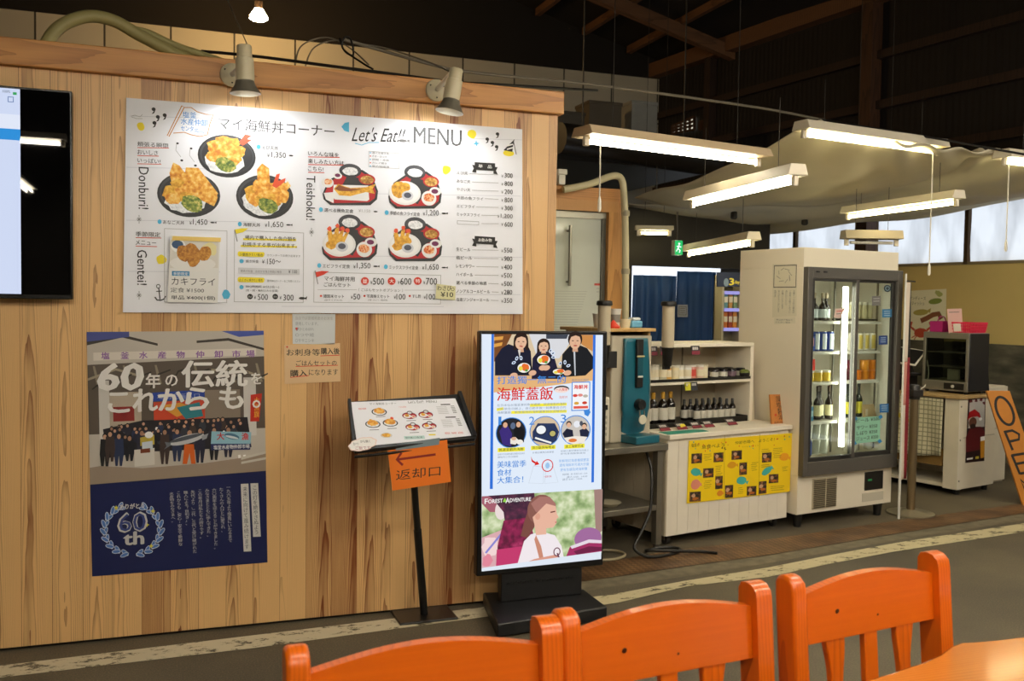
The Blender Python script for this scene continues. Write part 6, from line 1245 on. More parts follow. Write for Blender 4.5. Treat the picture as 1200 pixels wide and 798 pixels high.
# hoses and bits under the table
tag(MB().tube(curve([cl(*p) for p in ((-.12, .06, .6), (-.13, .0, .5), (-.15, -.03, .36), (-.17, -.04, .25), (-.24, -.05, .14), (-.3, -.06, .05), (-.26, -.14, .014), (-.1, -.16, .012), (.03, -.1, .012), (-.02, -.02, .012), (-.16, -.02, .012), (-.2, -.08, .03), (-.06, -.17, .028), (.1, -.2, .012), (.16, -.28, .012))]), .0095, dark, n=8).build('power_hose'), 'black hose hanging from the steel table and coiled on the floor', 'hose')
tag(MB().tube(curve([cl(-.46+.13*math.cos(a*PI/8), .02+.1*math.sin(a*PI/8), .012) for a in range(17)], 3), .008, mat('#8f8468', .5), n=8).build('floor_ring'), 'pale cable ring on the floor under the steel table', 'cable')
t = thing('gas_cylinder', 'dark gas cylinder under the steel table behind the hose', 'cylinder', cl(-.5, .42, 0), CYAW); MB().lathe([(.06, 0), (.07, .01), (.07, .17), (.04, .21), (.02, .215)], mat('#2a241d', .5), n=20).build('cylinder_body', t); MB().lathe([(.016, .21), (.016, .222), (.03, .224), (.03, .228)], steel, n=14).build('valve', t)
b = MB(); b.X = CM; b.box(-.78, -.55, .12, .5, .276, .4, mat('#57503f', .6)); b.box(-.79, -.54, .11, .51, .4, .42, mat('#6b634f', .6)); tag(b.build('storage_crate', bev=.006), 'grey lidded crate on the undershelf of the steel table', 'crate')
b = MB(); b.X = CM; b.lathe([(.05, 0), (.075, .02), (.08, .024)], mat('#b3aa90', .5), (-.36, .12, .276), n=20); tag(b.build('shallow_dish'), 'shallow pale dish on the undershelf of the steel table', 'dish')
# ================================================================ glass door fridge
FP = flo(933, 620); FYAW = math.atan2((flo(1042, 604)-FP).y, (flo(1042, 604)-FP).x); FWD = .945; FD = .6
fr_ = thing('display_fridge', 'tall white two door glass fridge full of drinks, right of the white counter', 'fridge', FP, FYAW)
fw = mat('#e4d9c2', .35, coat=.2); fin = mat('#e6e2d4', .5); fg = mat('#57534d', .45, .2); fgd = mat('#2b2926', .4)
FM = Matrix.Translation(FP) @ Matrix.Rotation(FYAW, 4, 'Z')
def fl(x, y, z): return FM @ Vec((x, y, z))
fcx = Vec((math.cos(FYAW), math.sin(FYAW), 0)); fcy = Vec((-math.sin(FYAW), math.cos(FYAW), 0))
b = MB(); b.box(0, .03, 0, FD, .36, 1.76, fw); b.box(FWD-.03, FWD, 0, FD, .36, 1.76, fw); b.box(.03, FWD-.03, FD-.03, FD, .36, 1.76, fin); b.box(0, FWD, 0, FD, .095, .36, fw); b.box(0, FWD, 0, FD, 1.76, 1.895, fw)
b.box(.03, .034, .02, FD-.03, .36, 1.76, fin); b.box(FWD-.034, FWD-.03, .02, FD-.03, .36, 1.76, fin); b.build('cabinet', fr_, bev=.005)
b = MB()
b.box(0, .045, -.045, 0, .36, 1.765, fg); b.box(FWD-.05, FWD, -.045, 0, .36, 1.765, fg); b.box(.045, FWD-.05, -.045, 0, 1.69, 1.765, fg); b.box(.045, FWD-.05, -.045, 0, .36, .455, fg)
b.box(.07, .11, -.047, -.04, 1.728, 1.74, dark); b.box(.14, .18, -.047, -.04, 1.728, 1.74, dark); b.build('door_frame', fr_, bev=.004)
def sdoor(x0, x1, y, name):
    b = MB(); t = .022; b.box(x0, x0+t, y, y+.018, .455, 1.69, fgd); b.box(x1-t*1.4, x1, y, y+.018, .455, 1.69, fg if x1 < .6 else fgd); b.box(x0+t, x1-t*1.4, y, y+.018, 1.672, 1.69, fgd); b.box(x0+t, x1-t*1.4, y, y+.018, .455, .485, fgd)
    d = b.build('sliding_door', fr_, bev=.002); g = MB(); g.box(x0+t, x1-t*1.4, y+.007, y+.011, .485, 1.672, glass('#f2f6f2', .05)); g.build('glass_pane', d); return d
sdoor(.045, .5, -.042, 'l'); d2 = sdoor(.47, FWD-.05, -.022, 'r')
MB().box(.36, .44, -.05, -.042, .47, .482, dark).build('door_grip', fr_)
# vent, control panel, feet
b = MB(); b.box(.14, .375, -.006, 0, .12, .33, mat('#bdb094', .5))
for i in range(15): b.box(.15, .365, -.014, -.006, .128+i*.0132, .1345+i*.0132, mat('#5d5442', .5))
b.box(.255, .262, -.016, -.006, .125, .325, mat('#bdb094', .5)); b.build('vent_grille', fr_)
b = MB(); b.box(.66, .85, -.005, 0, .205, .335, dark); b.box(.69, .73, -.007, -.005, .27, .285, glow('#3a8a4a', .5)); b.build('control_panel', fr_, bev=.002)
MB().box(.64, .86, -.003, 0, .125, .185, mat('#c3bba6', .4)).build('rating_plate', fr_)
for x in (.06, FWD-.08):
    for y in (.05, FD-.07): MB().lathe([(.02, 0), (.026, .006), (.034, .095)], dark, (x, y, 0), n=12).build('foot', fr_)
# interior lights
ltm = glow('#fffbe8', 13.0)
MB().box(.418, .446, .005, .03, .53, 1.64, ltm).build('light_strip', fr_)
SHZ = [.475, .715, .985, 1.195, 1.405]
wire = mat('#d9d6cc', .4)
for z in SHZ[1:]:
    for xa, xb in ((.04, .415), (.475, .84)):
        b = MB(); b.box(xa, xb, .045, .07, z-.022, z-.004, wire)
        for k in range(14): b.box(xa+(xb-xa)*k/13-.002, xa+(xb-xa)*k/13+.002, .06, .52, z-.01, z-.004, wire)
        b.box(xa, xb, .51, .52, z-.014, z-.004, wire); b.build('wire_shelf', fr_, smooth=False)
for x in (.425, .865): MB().box(x-.006, x+.006, .1, .11, .48, 1.7, mat('#6a665c', .4, .5)).build('shelf_post', fr_)
# contents
def fr_bottle(label, kind, x, y, z, r, h, neck, gm_, cm_, lm, group):
    t = bottle(label, kind, r, h, neck, gm_, cm_, lm, fl(x, y, z), group); return t
brown = mat('#1e120a', .12); greeng = mat('#0f160c', .12)
def row(kind, n, x0, dx, y, z, maker, group, lab, dy=0.0):
    first = None
    for i in range(n):
        lb = lab % ORD[i]; l = fl(x0+i*dx, y+dy*(i % 2), z)
        if first is None: first = maker(lb, l, group)
        else: dup(first, l, FYAW, lb)
L1 = '%s brown bottle from the left on the top shelf behind the left fridge door'
row('b', 4, .185, .058, .1, SHZ[4], lambda lb, l, g: bottle(lb, 'sake_bottle', .027, .185, .58, brown, mat('#b5a58a', .4), mat('#c9d2d6', .5), l, g), 'brown bottles in the fridge', L1, .02)
def can(lb, l, g, c1, c2, h=.12, r=.032):
    t = thing('drink_can', lb, 'can', l, FYAW, g); MB().lathe([(r*.8, 0), (r, .008), (r, h-.012), (r*.82, h-.002)], mat(c1, .3), n=18).build('can_body', t)
    MB().lathe([(r*.84, h-.004), (r*.84, h), (r*.76, h-.002), (.001, h-.003)], mat('#c9c9c6', .25, .8), n=18).build('can_lid', t)
    b = MB()
    vs = []; fs = []
    for k in range(7):
        a = -PI/2-.7+k*.2
        for zz in (.012, h-.016): vs.append((math.cos(a)*r*1.015, math.sin(a)*r*1.015, zz))
    b.add(vs, [(2*k, 2*k+2, 2*k+3, 2*k+1) for k in range(6)], mat(c2, .4)); b.build('can_print', t); return t
row('c', 3, .235, .07, .1, SHZ[3], lambda lb, l, g: can(lb, l, g, '#1d3f92', '#d4dbe6', .135), 'blue cans in the fridge', '%s blue and white can from the left behind the left fridge door')
t = thing('drink_carton', 'blue carton with a pink label at the left of the can shelf in the fridge', 'carton', fl(.15, .075, SHZ[3]), FYAW); MB().box(0, .065, 0, .05, 0, .1, mat('#2450a8', .4)).build('carton_body', t, bev=.003); MB().box(.006, .05, -.001, 0, .035, .09, mat('#c98a92', .5)).build('carton_label', t)
def jam(lb, l, g, c, r=.036, h=.075, lid='#e6e2d4'):
    t = thing('food_jar', lb, 'jar', l, FYAW, g); MB().lathe([(r*.9, 0), (r, .006), (r, h*.8), (r*.92, h*.84)], mat(c, .25), n=18).build('jar_body', t); MB().lathe([(r, h*.82), (r*1.02, h*.84), (r*1.02, h*.99), (r*.95, h)], mat(lid, .35), n=18).build('lid', t); return t
row('j', 3, .185, .08, .1, SHZ[2], lambda lb, l, g: jam(lb, l, g, '#d6b43c'), 'yellow jars in the fridge', '%s yellow jar with a pale lid from the left in the fridge')
b = MB(); b.X = FM; b.box(.15, .22, .075, .125, SHZ[2]+.076, SHZ[2]+.155, mat('#d4341c', .4)); tag(b.build('red_packet', bev=.004), 'red packet standing on the yellow jars in the fridge', 'packet')
row('w', 5, .185, .057, .12, SHZ[1], lambda lb, l, g: bottle(lb, 'beer_bottle', .027, .225, .6, brown, mat('#3a2a18', .4), mat('#c9c29a', .5), l, g), 'dark beer bottles in the fridge', '%s dark bottle from the left on the fourth shelf behind the left fridge door', .03)
t = thing('drink_carton', 'pale blue carton in front of the dark bottles in the fridge', 'carton', fl(.13, .06, SHZ[1]), FYAW); MB().box(0, .07, 0, .03, 0, .1, mat('#4a8ab0', .4)).build('carton_body', t, bev=.003); MB().box(.005, .065, -.001, 0, .03, .07, mat('#a9cfe0', .4)).build('carton_label', t)
def tumbler(lb, l, g):
    t = thing('clear_tumbler', lb, 'cup', l, FYAW, g); gm2 = mat('#b9bbae', .15)
    MB().lathe([(.028, 0), (.036, .1), (.033, .1), (.026, .006)], gm2, n=16).build('cup_body', t); MB().lathe([(.036, .1), (.039, .103), (.036, .106)], mat('#dcdbd0', .2), n=16, cap=False).build('rim', t); return t
row('t', 3, .2, .078, .11, SHZ[0], tumbler, 'tumblers in the fridge', '%s grey tumbler from the left on the floor behind the left fridge door'); row('t', 3, .2, .078, .11, SHZ[0]+.107, tumbler, 'tumblers in the fridge', '%s grey tumbler from the left in the upper stack behind the left fridge door')
can('single dark blue can on the fridge floor behind the left door', fl(.145, .06, SHZ[0]), None, '#1a2c66', '#3a5aa6')
row('g', 4, .6, .06, .11, SHZ[4]+.014, lambda lb, l, g: jam(lb, l, g, '#b9b18c', .028, .12, '#c9c4b0'), 'small glasses in the fridge', '%s pale glass jar from the left on the top shelf behind the right fridge door')
b = MB(); b.X = FM; b.box(.565, .83, .07, .25, SHZ[4], SHZ[4]+.012, dark); tag(b.build('serving_tray'), 'black tray under the pale glass jars behind the right fridge door', 'tray')
row('c', 4, .605, .066, .1, SHZ[3], lambda lb, l, g: can(lb, l, g, '#d9d4c4', '#c9b25a', .125), 'white cans in the fridge', '%s white can from the left behind the right fridge door')
for i, c in enumerate(('#4a1c2a', '#c9701c', '#d0801f', '#c9701c')): jam('%s preserve jar from the left on the middle shelf behind the right fridge door' % ORD[i], fl(.6+i*.07, .1, SHZ[2]), 'preserve jars in the fridge', c, .033, .07, c)
for i, (x, c) in enumerate(((.59, '#5a2030'), (.73, '#d38a2a'), (.8, '#c9761c'))): jam('%s preserve jar from the left in the upper tier behind the right fridge door' % ORD[i], fl(x+.01, .1, SHZ[2]+.0705), 'preserve jars in the fridge', c, .033, .07, c)
row('v', 3, .6, .058, .12, SHZ[1], lambda lb, l, g: bottle(lb, 'wine_bottle', .027, .25, .6, greeng, mat('#1c1a16', .4), mat('#c9bd3a', .5), l, g), 'wine bottles in the fridge', '%s dark green bottle with a yellow label from the left behind the right fridge door')
b = MB(); b.X = FM; b.prism([Vec((.7, .06, SHZ[1])), Vec((.84, .06, SHZ[1])), Vec((.83, .08, SHZ[1]+.09)), Vec((.71, .08, SHZ[1]+.09))], (0, .004, 0), mat('#b59a72', .6)); b.box(.72, .74, .055, .06, SHZ[1]+.01, SHZ[1]+.06, mat('#c9b8a0', .5)); tag(b.build('price_board', smooth=False), 'tan price board before the green bottles behind the right fridge door', 'sign')
for i, x in enumerate((.61, .69, .83)): jam('%s pale tall jar from the left at the bottom behind the right fridge door' % ORD[i], fl(x, .12, SHZ[0]), 'pale jars at the fridge floor', '#c9c6b4', .032, .13, '#d9d6c6')
# stickers and papers on the doors
def fprint(y): p = Print(fl(0, y, 1), fcx); return p
tb_ = mat('#2a7fb8', .4)
for x0_, y0_, x1_, y1_, c, lb in ((1034, 362.5, 1045, 372, '#2a6f98', 'blue square sticker by the top shelf of the right fridge door'), (1030, 393.5, 1040, 404, '#243f78', 'navy square sticker by the can shelf of the right fridge door'), (1031, 473.5, 1041.5, 483.5, '#2a669a', 'blue square sticker by the bottles of the right fridge door')):
    p = fprint(-.0255); p.sheet([(x0_, y0_), (x1_, y0_-.4), (x1_, y1_-.4), (x0_, y1_)], .001, mat(c, .35))
    for k in range(3): p.line([(x0_+2, y0_+2.4+k*2.4), (x1_-2, y0_+2.2+k*2.4)], .6, mat('#9fb6cc', .5))
    tag(p.mb.build('door_sticker', smooth=False), lb, 'sticker')
p = fprint(-.0255); p.sheet([(1040+4.2*math.cos(k*PI/9), 338+4.2*math.sin(k*PI/9)) for k in range(18)], .001, mat('#23333c', .35)); p.ring(1040, 338, 2.6, 2.6, .7, mat('#8fa8b0', .4), 16); tag(p.mb.build('door_sticker', smooth=False), 'dark round sticker in the upper corner of the right fridge door', 'sticker')
p = fprint(-.0255); p.sheet([(1022, 347), (1032, 346.6), (1032, 358), (1022, 358.4)], .001, mat('#6f6d68', .4)); p.line([(1023.5, 350), (1030.5, 349.8)], .7, lgrey); p.line([(1023.5, 353), (1030.5, 352.8)], .7, lgrey); tag(p.mb.build('door_sticker', smooth=False), 'grey square sticker above the jars on the right fridge door', 'sticker')
p = fprint(-.0435); p.sheet([(979, 362), (991, 360.5), (984.5, 373), (977.5, 372)], .001, mat('#d2b5a8', .5)); p.line([(980.5, 365), (987.5, 364.2)], .6, redi); p.line([(980, 368), (985.5, 367.4)], .6, grey); tag(p.mb.build('door_note', smooth=False), 'small pinkish triangular note on the left fridge door by the light strip', 'sign')
th = thing('drinks_price_sheet', 'pale green handwritten price sheet taped to the lower right fridge door', 'sign', fl(.7, -.03, .55))
p = fprint(-.0255); p.sheet([(1002.5, 489.5), (1032, 487.5), (1031, 517), (1001.5, 520)], .001, mat('#8fc4a8', .5))
for t, x0_, x1_, y in (('ビール ¥500', 1003.5, 1031, 493), ('サワー ¥350', 1004, 1028, 501.5), ('しぼり ¥350', 1004, 1028, 508), ('ジュース ¥350', 1003.5, 1029, 514.5)): p.text(t, x0_, x1_, y, 4.6, ink, .016, 0, .2)
p.mb.build('green_paper', th, world=True, smooth=False)
for x, y in ((1002.5, 490.5), (1032, 488.5), (1001.5, 519.5), (1031, 517)):
    p = fprint(-.0268); p.sheet([(x-2.6, y-.5), (x+.8, y-2.6), (x+2.8, y+.6), (x-.8, y+2.8)], .0006, tb_); p.mb.build('tape_strip', th, world=True, smooth=False)
# papers on the side of the fridge
p = Print(fl(-.0012, 0, 1.5), -fcy)
p.sheet([(905.5, 309.5), (934, 309), (933.5, 370.5), (905, 372)], .0009, mat('#d5cdb4', .6)); p.frame(907, 311, 933, 337, .8, mat('#55534a', .6))
for i in range(9): a = i*.8; p.line([(919+6*math.cos(a), 322+7*math.sin(a)), (919+9*math.cos(a+.7), 323+9*math.sin(a+.7))], .5, mat('#8a877a', .6))
for i, t in enumerate(('冷蔵ケースの中の商品は', 'ご自由にお取りください', '会計はレジにて', 'お願いいたします', 'ありがとうございます', '店主')): p.vtext(t, 930.5-i*4.4, 340, 340+(27, 27, 18, 22, 26, 8)[i], 2.6, mat('#66645a', .6))
tag(p.mb.build('paper_notice', smooth=False), 'white notice with a boxed drawing on the left side of the fridge', 'sign')
p = Print(fl(-.0012, 0, 1.5), -fcy); p.sheet([(907, 372.5), (932, 371.5), (932, 379), (907, 380)], .0009, mat('#d8d0b8', .6)); p.text('扉は必ず閉めて', 909.5, 929, 374.6, 2, grey); p.text('ください 店主', 909, 926, 377.4, 2, ink)
tag(p.mb.build('paper_notice', smooth=False), 'small strip notice just below the larger notice on the side of the fridge', 'sign')
# ================================================================ right corner: flag, stanchion, till, serving hatch, warmer, OPEN board
BP = flo(1053, 608); fb = thing('banner_flag', 'narrow pale banner on a white pole right beside the fridge', 'banner', BP)
zt = at(1060, 316, 5.9).z
pole0 = Vec((BP.x, BP.y, 0))
MB().tube([pole0+ZV*.0, pole0+Vec((-.0, 0, .42))], .009, mat('#d8d4c8', .4), n=8).build('pole_foot', fb, world=True)
MB().tube([pole0+ZV*.4, pole0+Vec((-.005, 0, zt))], .007, mat('#d8d4c8', .4), n=8).build('pole', fb, world=True)
b = MB()
bc = [mat('#d8c8b4', .7, var=.05), mat('#c98a78', .7), mat('#7d1620', .7), mat('#16120f', .7)]
dv = Vec((.9, .44, 0))
def bflag(u0, u1, v0, v1, m, o=0.0):
    def fn(u, v):
        uu, vv = u0+(u1-u0)*u, v0+(v1-v0)*v; return pole0+dv*(uu*.095)+Vec((-.3, .9, 0))*(.008*math.sin(uu*9+vv*3)+o)+ZV*(zt-.06-(zt-.34)*vv)
    b.grid(fn, 10, 14, m)
bflag(.7, 1, 0, .38, bc[3]); bflag(.7, 1, .38, 1, bc[2]); bflag(0, .7, 0, .4, bc[0]); bflag(0, .7, .4, .62, bc[1]); bflag(0, .7, .62, 1, bc[0])
o = b.build('banner_cloth', fb, world=True); md = o.modifiers.new('thickness', 'SOLIDIFY'); md.thickness = .003
MB().tube([pole0+ZV*(zt-.05), pole0+ZV*(zt-.05)+dv*.16], .006, mat('#2a2620', .5), n=6).build('crossbar', fb, world=True)
SPt = flo(1067, 602); st = thing('stanchion_post', 'bronze queue barrier post with a round flat foot before the serving hatch', 'barrier post', SPt)
brz = mat('#8a7758', .3, .7)
MB().lathe([(.15, 0), (.165, .004), (.165, .012), (.05, .028), (.03, .035)], mat('#a39a82', .35, .6), n=32).build('foot_plate', st); MB().lathe([(.03, .03), (.03, .84)], brz, n=18).build('post', st); MB().lathe([(.036, .84), (.038, .85), (.038, .93), (.03, .945)], mat('#1d1a16', .4), n=18).build('belt_head', st); MB().box(-.045, .045, -.04, .04, .86, .91, mat('#241f1a', .4)).build('belt_clip', st, bev=.004)
# serving hatch: white box counter with a gingham cloth
HP = flo(1124, 581); hd = (flo(1186, 575)-HP); hyaw = math.atan2(hd.y, hd.x)
HYAW = math.radians(14)
HM = Matrix.Translation(HP) @ Matrix.Rotation(HYAW, 4, 'Z')
def hl(x, y, z): return HM @ Vec((x, y, z))
HT = .8; HW = .5; HD = 1.15
hs_ = thing('serving_box', 'white serving box on feet with a gingham cloth across its open side', 'counter', HP, HYAW)
hw_ = mat('#ddd3bc', .5, var=.06, sc=4)
b = MB(); b.box(0, HW, 0, .03, .05, HT-.02, hw_); b.box(HW-.03, HW, .03, HD, .05, HT-.02, hw_); b.box(0, HW-.03, HD-.03, HD, .05, HT-.02, hw_); b.box(0, HW-.03, .03, HD-.03, .05, .08, hw_); b.box(-.045, .02, -.004, .12, .05, HT-.01, hw_); b.box(.006, HW-.01, -.003, 0, HT*.58, HT*.585, mat('#a39a82', .6))
for z in (.12, .45, .72): b.lathe([(.008, 0), (.008, .003)], mat('#6b6454', .5), (-.02, -.004, z), n=8, ax=(0, -1, 0))
b.build('carcass', hs_, bev=.004)
MB().box(-.07, HW+.02, -.02, HD+.02, HT-.02, HT+.005, wood('hatch_top', '#b79a6a', '#7d6238', axis='y', across='x', freq=4, tone=.05)).build('counter_top', hs_, bev=.003)
for x in (.04, HW-.05):
    for y in (.05, HD-.06): MB().lathe([(.022, 0), (.026, .05)], dark, (x, y, 0), n=12).build('foot', hs_)
MB().box(-.02, .0, .12, HD-.1, .22, .36, mat('#8a6a34', .6)).build('inner_box', hs_)
def gingham():
    m = bpy.data.materials.new('gingham_cloth'); nt, bs = nodes(m); N = nt.nodes.new; L = nt.links.new
    t = N('ShaderNodeTexCoord'); s_ = N('ShaderNodeSeparateXYZ'); L(t.outputs['Object'], s_.inputs[0])
    def stripe(o):
        a = N('ShaderNodeMath'); a.operation = 'MULTIPLY'; a.inputs[1].default_value = 27; L(o, a.inputs[0]); f = N('ShaderNodeMath'); f.operation = 'FRACT'; L(a.outputs[0], f.inputs[0]); g = N('ShaderNodeMath'); g.operation = 'LESS_THAN'; g.inputs[1].default_value = .2; L(f.outputs[0], g.inputs[0]); return g.outputs[0]
    q = N('ShaderNodeMath'); q.operation = 'MAXIMUM'; L(stripe(s_.outputs[1]), q.inputs[0]); L(stripe(s_.outputs[2]), q.inputs[1])
    mx = N('ShaderNodeMix'); mx.data_type = 'RGBA'; L(q.outputs[0], mx.inputs[0]); mx.inputs[6].default_value = (*lin('#c9c2a2'), 1); mx.inputs[7].default_value = (*lin('#85826a'), 1); L(mx.outputs[2], bs.inputs['Base Color']); bs.inputs['Roughness'].default_value = .8; return m
b = MB(); b.grid(lambda u, v: Vec((-.055-.012*math.sin(u*30+v*2)*(.3+v), .13+u*(HD-.16), HT-.03-(.46+.03*math.sin(u*5))*v)), 60, 12, gingham()); o = b.build('gingham_cloth', hs_); md = o.modifiers.new('thickness', 'SOLIDIFY'); md.thickness = .003
MB().bar(Vec((-.07, .42, .56)), Vec((-.07, .55, .62)), .012, .03, mat('#a89a2c', .5)).build('yellow_peg', hs_)
# beer poster on its end panel: person in a red hat
p = Print(hl(0, -.0045, .7), Vec((math.cos(HYAW), math.sin(HYAW), 0)))
p.sheet([(1135, 467), (1155, 464.5), (1153.5, 540), (1131.5, 542.5)], .001, mat('#2a1418', .3)); p.poly([(1136.5, 469), (1154, 466.5), (1153.5, 500), (1134.5, 502)], mat('#b9b6b0', .4))
rd_ = mat('#a8141c', .4); dr = mat('#5c1018', .4)
for x, y in ((1138, 470), (1144, 469.5), (1150, 468.5), (1153, 472)): p.ell(x, y, 1.8, 2, dr, 9, wob=.3)
p.poly([(1132, 512), (1138, 500), (1150, 500), (1154, 506), (1153.5, 526), (1132, 530)], dr); p.ell(1140, 495, 4.6, 6, mat('#6b4232', .4), 16); p.ell(1140, 499.5, 3.4, 3, mat('#2a1a16', .4), 12)
p.poly([(1133.5, 492), (1136, 483), (1142, 479.5), (1148, 484), (1149.5, 490), (1145, 488), (1138, 489)], rd_); p.ell(1149, 491, 2, 2, pureW, 10)
p.poly([(1149, 515), (1154, 514), (1153.5, 536), (1149, 537)], mat('#c98a1c', .4)); p.poly([(1149, 512), (1154, 511), (1154, 516), (1149, 517)], pureW); p.line([(1133, 538), (1140, 537)], 1.2, pureW); p.line([(1143, 536.5), (1147, 536)], 1.6, mat('#c9b23a', .4))
tag(p.mb.build('beer_poster', smooth=False), 'dark poster of a person in a red hat on the white serving box', 'poster')
# food warmer on top
wz = HT+.005
wr = thing('food_warmer', 'grey glass fronted food warmer cabinet on the serving box', 'food warmer', hl(.115, .03, wz), HYAW); gy_ = mat('#8c887c', .35, .5); bk_ = mat('#15161b', .5)
WW, WD, WH = .29, .4, .5
# the glass side faces the customer passage (left), the plain dark side faces the camera's right
b = MB(); b.box(0, WW, 0, WD, .02, .1, gy_); b.box(0, WW, 0, WD, WH-.05, WH, gy_)
for x, y in ((0, 0), (0, WD-.025)): b.box(x, x+.025, y, y+.025, .1, WH-.05, gy_)
b.build('cabinet', wr, bev=.004)
MB().hexa([Vec(q) for q in ((.025, .0, .03), (WW+.06, .0, .03), (.025, WD, .03), (WW+.06, WD, .03), (.025, .0, WH-.008), (WW, .0, WH-.008), (.025, WD, WH-.008), (WW, WD, WH-.008))], bk_).build('side_panel', wr) if False else None
MB().box(.01, WW, -.008, 0, .025, WH-.005, bk_).build('side_panel', wr, bev=.003); MB().box(.01, WW, WD-.01, WD-.002, .1, WH-.05, bk_).build('side_panel', wr)
MB().box(WW-.008, WW, .0, WD-.01, .1, WH-.05, glass('#c9ccc4', .1)).build('back_panel', wr)
for z in (.1, .21, .33): MB().box(.02, WW-.01, .01, WD-.012, z, z+.006, gy_).build('wire_shelf', wr)
MB().box(.002, .006, .025, WD-.025, .1, WH-.05, glass('#d8dcd4', .1)).build('glass_pane', wr)
cp_ = MB().box(-.006, 0, .03, .2, .035, .085, dark).build('control_panel', wr); MB().lathe([(.012, 0), (.012, .012)], mat('#cfcabd', .4), (-.006, .12, .06), n=12, ax=(-1, 0, 0)).build('knob', cp_)
for x in (.03, WW-.03):
    for y in (.03, WD-.03): MB().lathe([(.014, 0), (.016, .02)], dark, (x, y, 0), n=10).build('foot', wr)
MB().box(.04, .06, .1, .2, .107, .2, mat('#a8a498', .5)).build('card', wr)
# black A-frame leaf leaning behind the warmer
b = MB(); b.prism([hl(.412, .05, wz), hl(.48, .05, wz), hl(.425, .05, wz+.4), hl(.412, .05, wz+.42)], tuple(HM.to_3x3() @ Vec((0, .3, 0))), mat('#0e0d0d', .6)); tag(b.build('black_cover', smooth=False), 'black sloping cover standing behind the right side of the food warmer', 'cover')
# baskets and paper on the warmer
def basket(x0, y0, w2, d2, h2, m, label):
    t = thing('plastic_basket', label, 'basket', hl(x0, y0, wz+WH+.001), HYAW); b = MB(); e = .012
    b.hexa([Vec(q) for q in ((e, e, 0), (w2-e, e, 0), (e, d2-e, 0), (w2-e, d2-e, 0), (e, e, .004), (w2-e, e, .004), (e, d2-e, .004), (w2-e, d2-e, .004))], m); b.build('basket_floor', t)
    for nm_, (a, c_) in (('side_wall', ((0, 0), (w2, 0))), ('side_wall', ((w2, 0), (w2, d2))), ('side_wall', ((w2, d2), (0, d2))), ('side_wall', ((0, d2), (0, 0)))):
        a, c_ = Vec((*a, 0)), Vec((*c_, 0)); cc = Vec((w2/2, d2/2, 0)); b = MB(); k = max(4, int((c_-a).length/.018))
        for i in range(k+1):
            q = a.lerp(c_, i/k); q0 = q.lerp(cc, .1); b.bar(q0+ZV*.003, q+ZV*h2, .007, .004, m, up=(c_-a).normalized())
        for zf in (.35, .68): b.bar(a.lerp(cc, .1*(1-zf))+ZV*h2*zf, c_.lerp(cc, .1*(1-zf))+ZV*h2*zf, .004, .007, m)
        b.build(nm_, t)
    b = MB(); P = [Vec((0, 0, h2)), Vec((w2, 0, h2)), Vec((w2, d2, h2)), Vec((0, d2, h2))]
    for i in range(4): b.bar(P[i], P[(i+1) % 4], .009, .012, m)
    b.build('rim', t); return t
rb_ = basket(.145, .04, .25, .19, .08, mat('#d81f4c', .4), 'bright red pink plastic basket on the food warmer'); 
t = thing('plastic_box', 'magenta plastic caddy left of the red basket on the food warmer', 'box', hl(.13, .27, wz+WH+.001), HYAW); mg = mat('#a3186c', .4)
b = MB(); b.box(0, .16, 0, .005, 0, .09, mg); b.box(0, .16, .11, .115, 0, .09, mg); b.box(0, .005, 0, .115, 0, .09, mg); b.box(.155, .16, 0, .115, 0, .09, mg); b.box(0, .16, 0, .115, 0, .005, mg); b.build('box_body', t, bev=.002); MB().tube(curve([Vec((.02, .057, .09)), Vec((.05, .057, .125)), Vec((.11, .057, .125)), Vec((.14, .057, .09))], 5), .005, mg, n=6).build('handle', t)
p = Print(hl(0, .2, 1.5), Vec((math.cos(HYAW), math.sin(HYAW), 0))); p.sheet([(1110, 362), (1127, 361.5), (1128.5, 391), (1112, 391)], .002, mat('#d9b3a8', .6)); p.line([(1112, 366), (1124, 365.6)], .5, grey)
tag(p.mb.build('paper_sheet', smooth=False), 'pale pink paper standing upright in the red basket', 'paper')
p = Print(hl(0, .0335, 1.5), Vec((math.cos(HYAW), math.sin(HYAW), 0))); p.sheet([(1117, 379), (1125.5, 379), (1126.5, 388), (1118, 388.5)], .003, mat('#d9cdb8', .6)); p.mb.build('paper_tag', rb_, world=True, smooth=False)
# tablet till
tt = thing('tablet_till', 'white framed tablet till tilted on a black stand beside the food warmer', 'tablet', at(1067, 437, 8.0)); q = [at(1048, 405, 8.16), at(1086.5, 411, 8.04), at(1073, 428, 7.9), at(1040, 423, 8.0)]
nq = (q[1]-q[0]).cross(q[3]-q[0]).normalized()
if nq.dot(OC-q[0]) < 0: nq = -nq
cq = sum(q, Vec())/4
MB().prism(q, -nq*.012, mat('#d8d4cb', .4)).build('tablet_frame', tt, world=True, bev=.003); MB().add([v.lerp(cq, .11)+nq*.001 for v in q], [(0, 1, 2, 3)], mat('#0d0d10', .35)).build('tablet_screen', tt, world=True, smooth=False)
bq_ = at(1067, 437, 8.0); b = MB(); b.bar(cq-nq*.012, bq_+ZV*.0, .03, .05, dark); b.box(bq_.x-.06, bq_.x+.07, bq_.y-.05, bq_.y+.07, bq_.z-.02, bq_.z, dark); b.build('stand', tt, world=True)
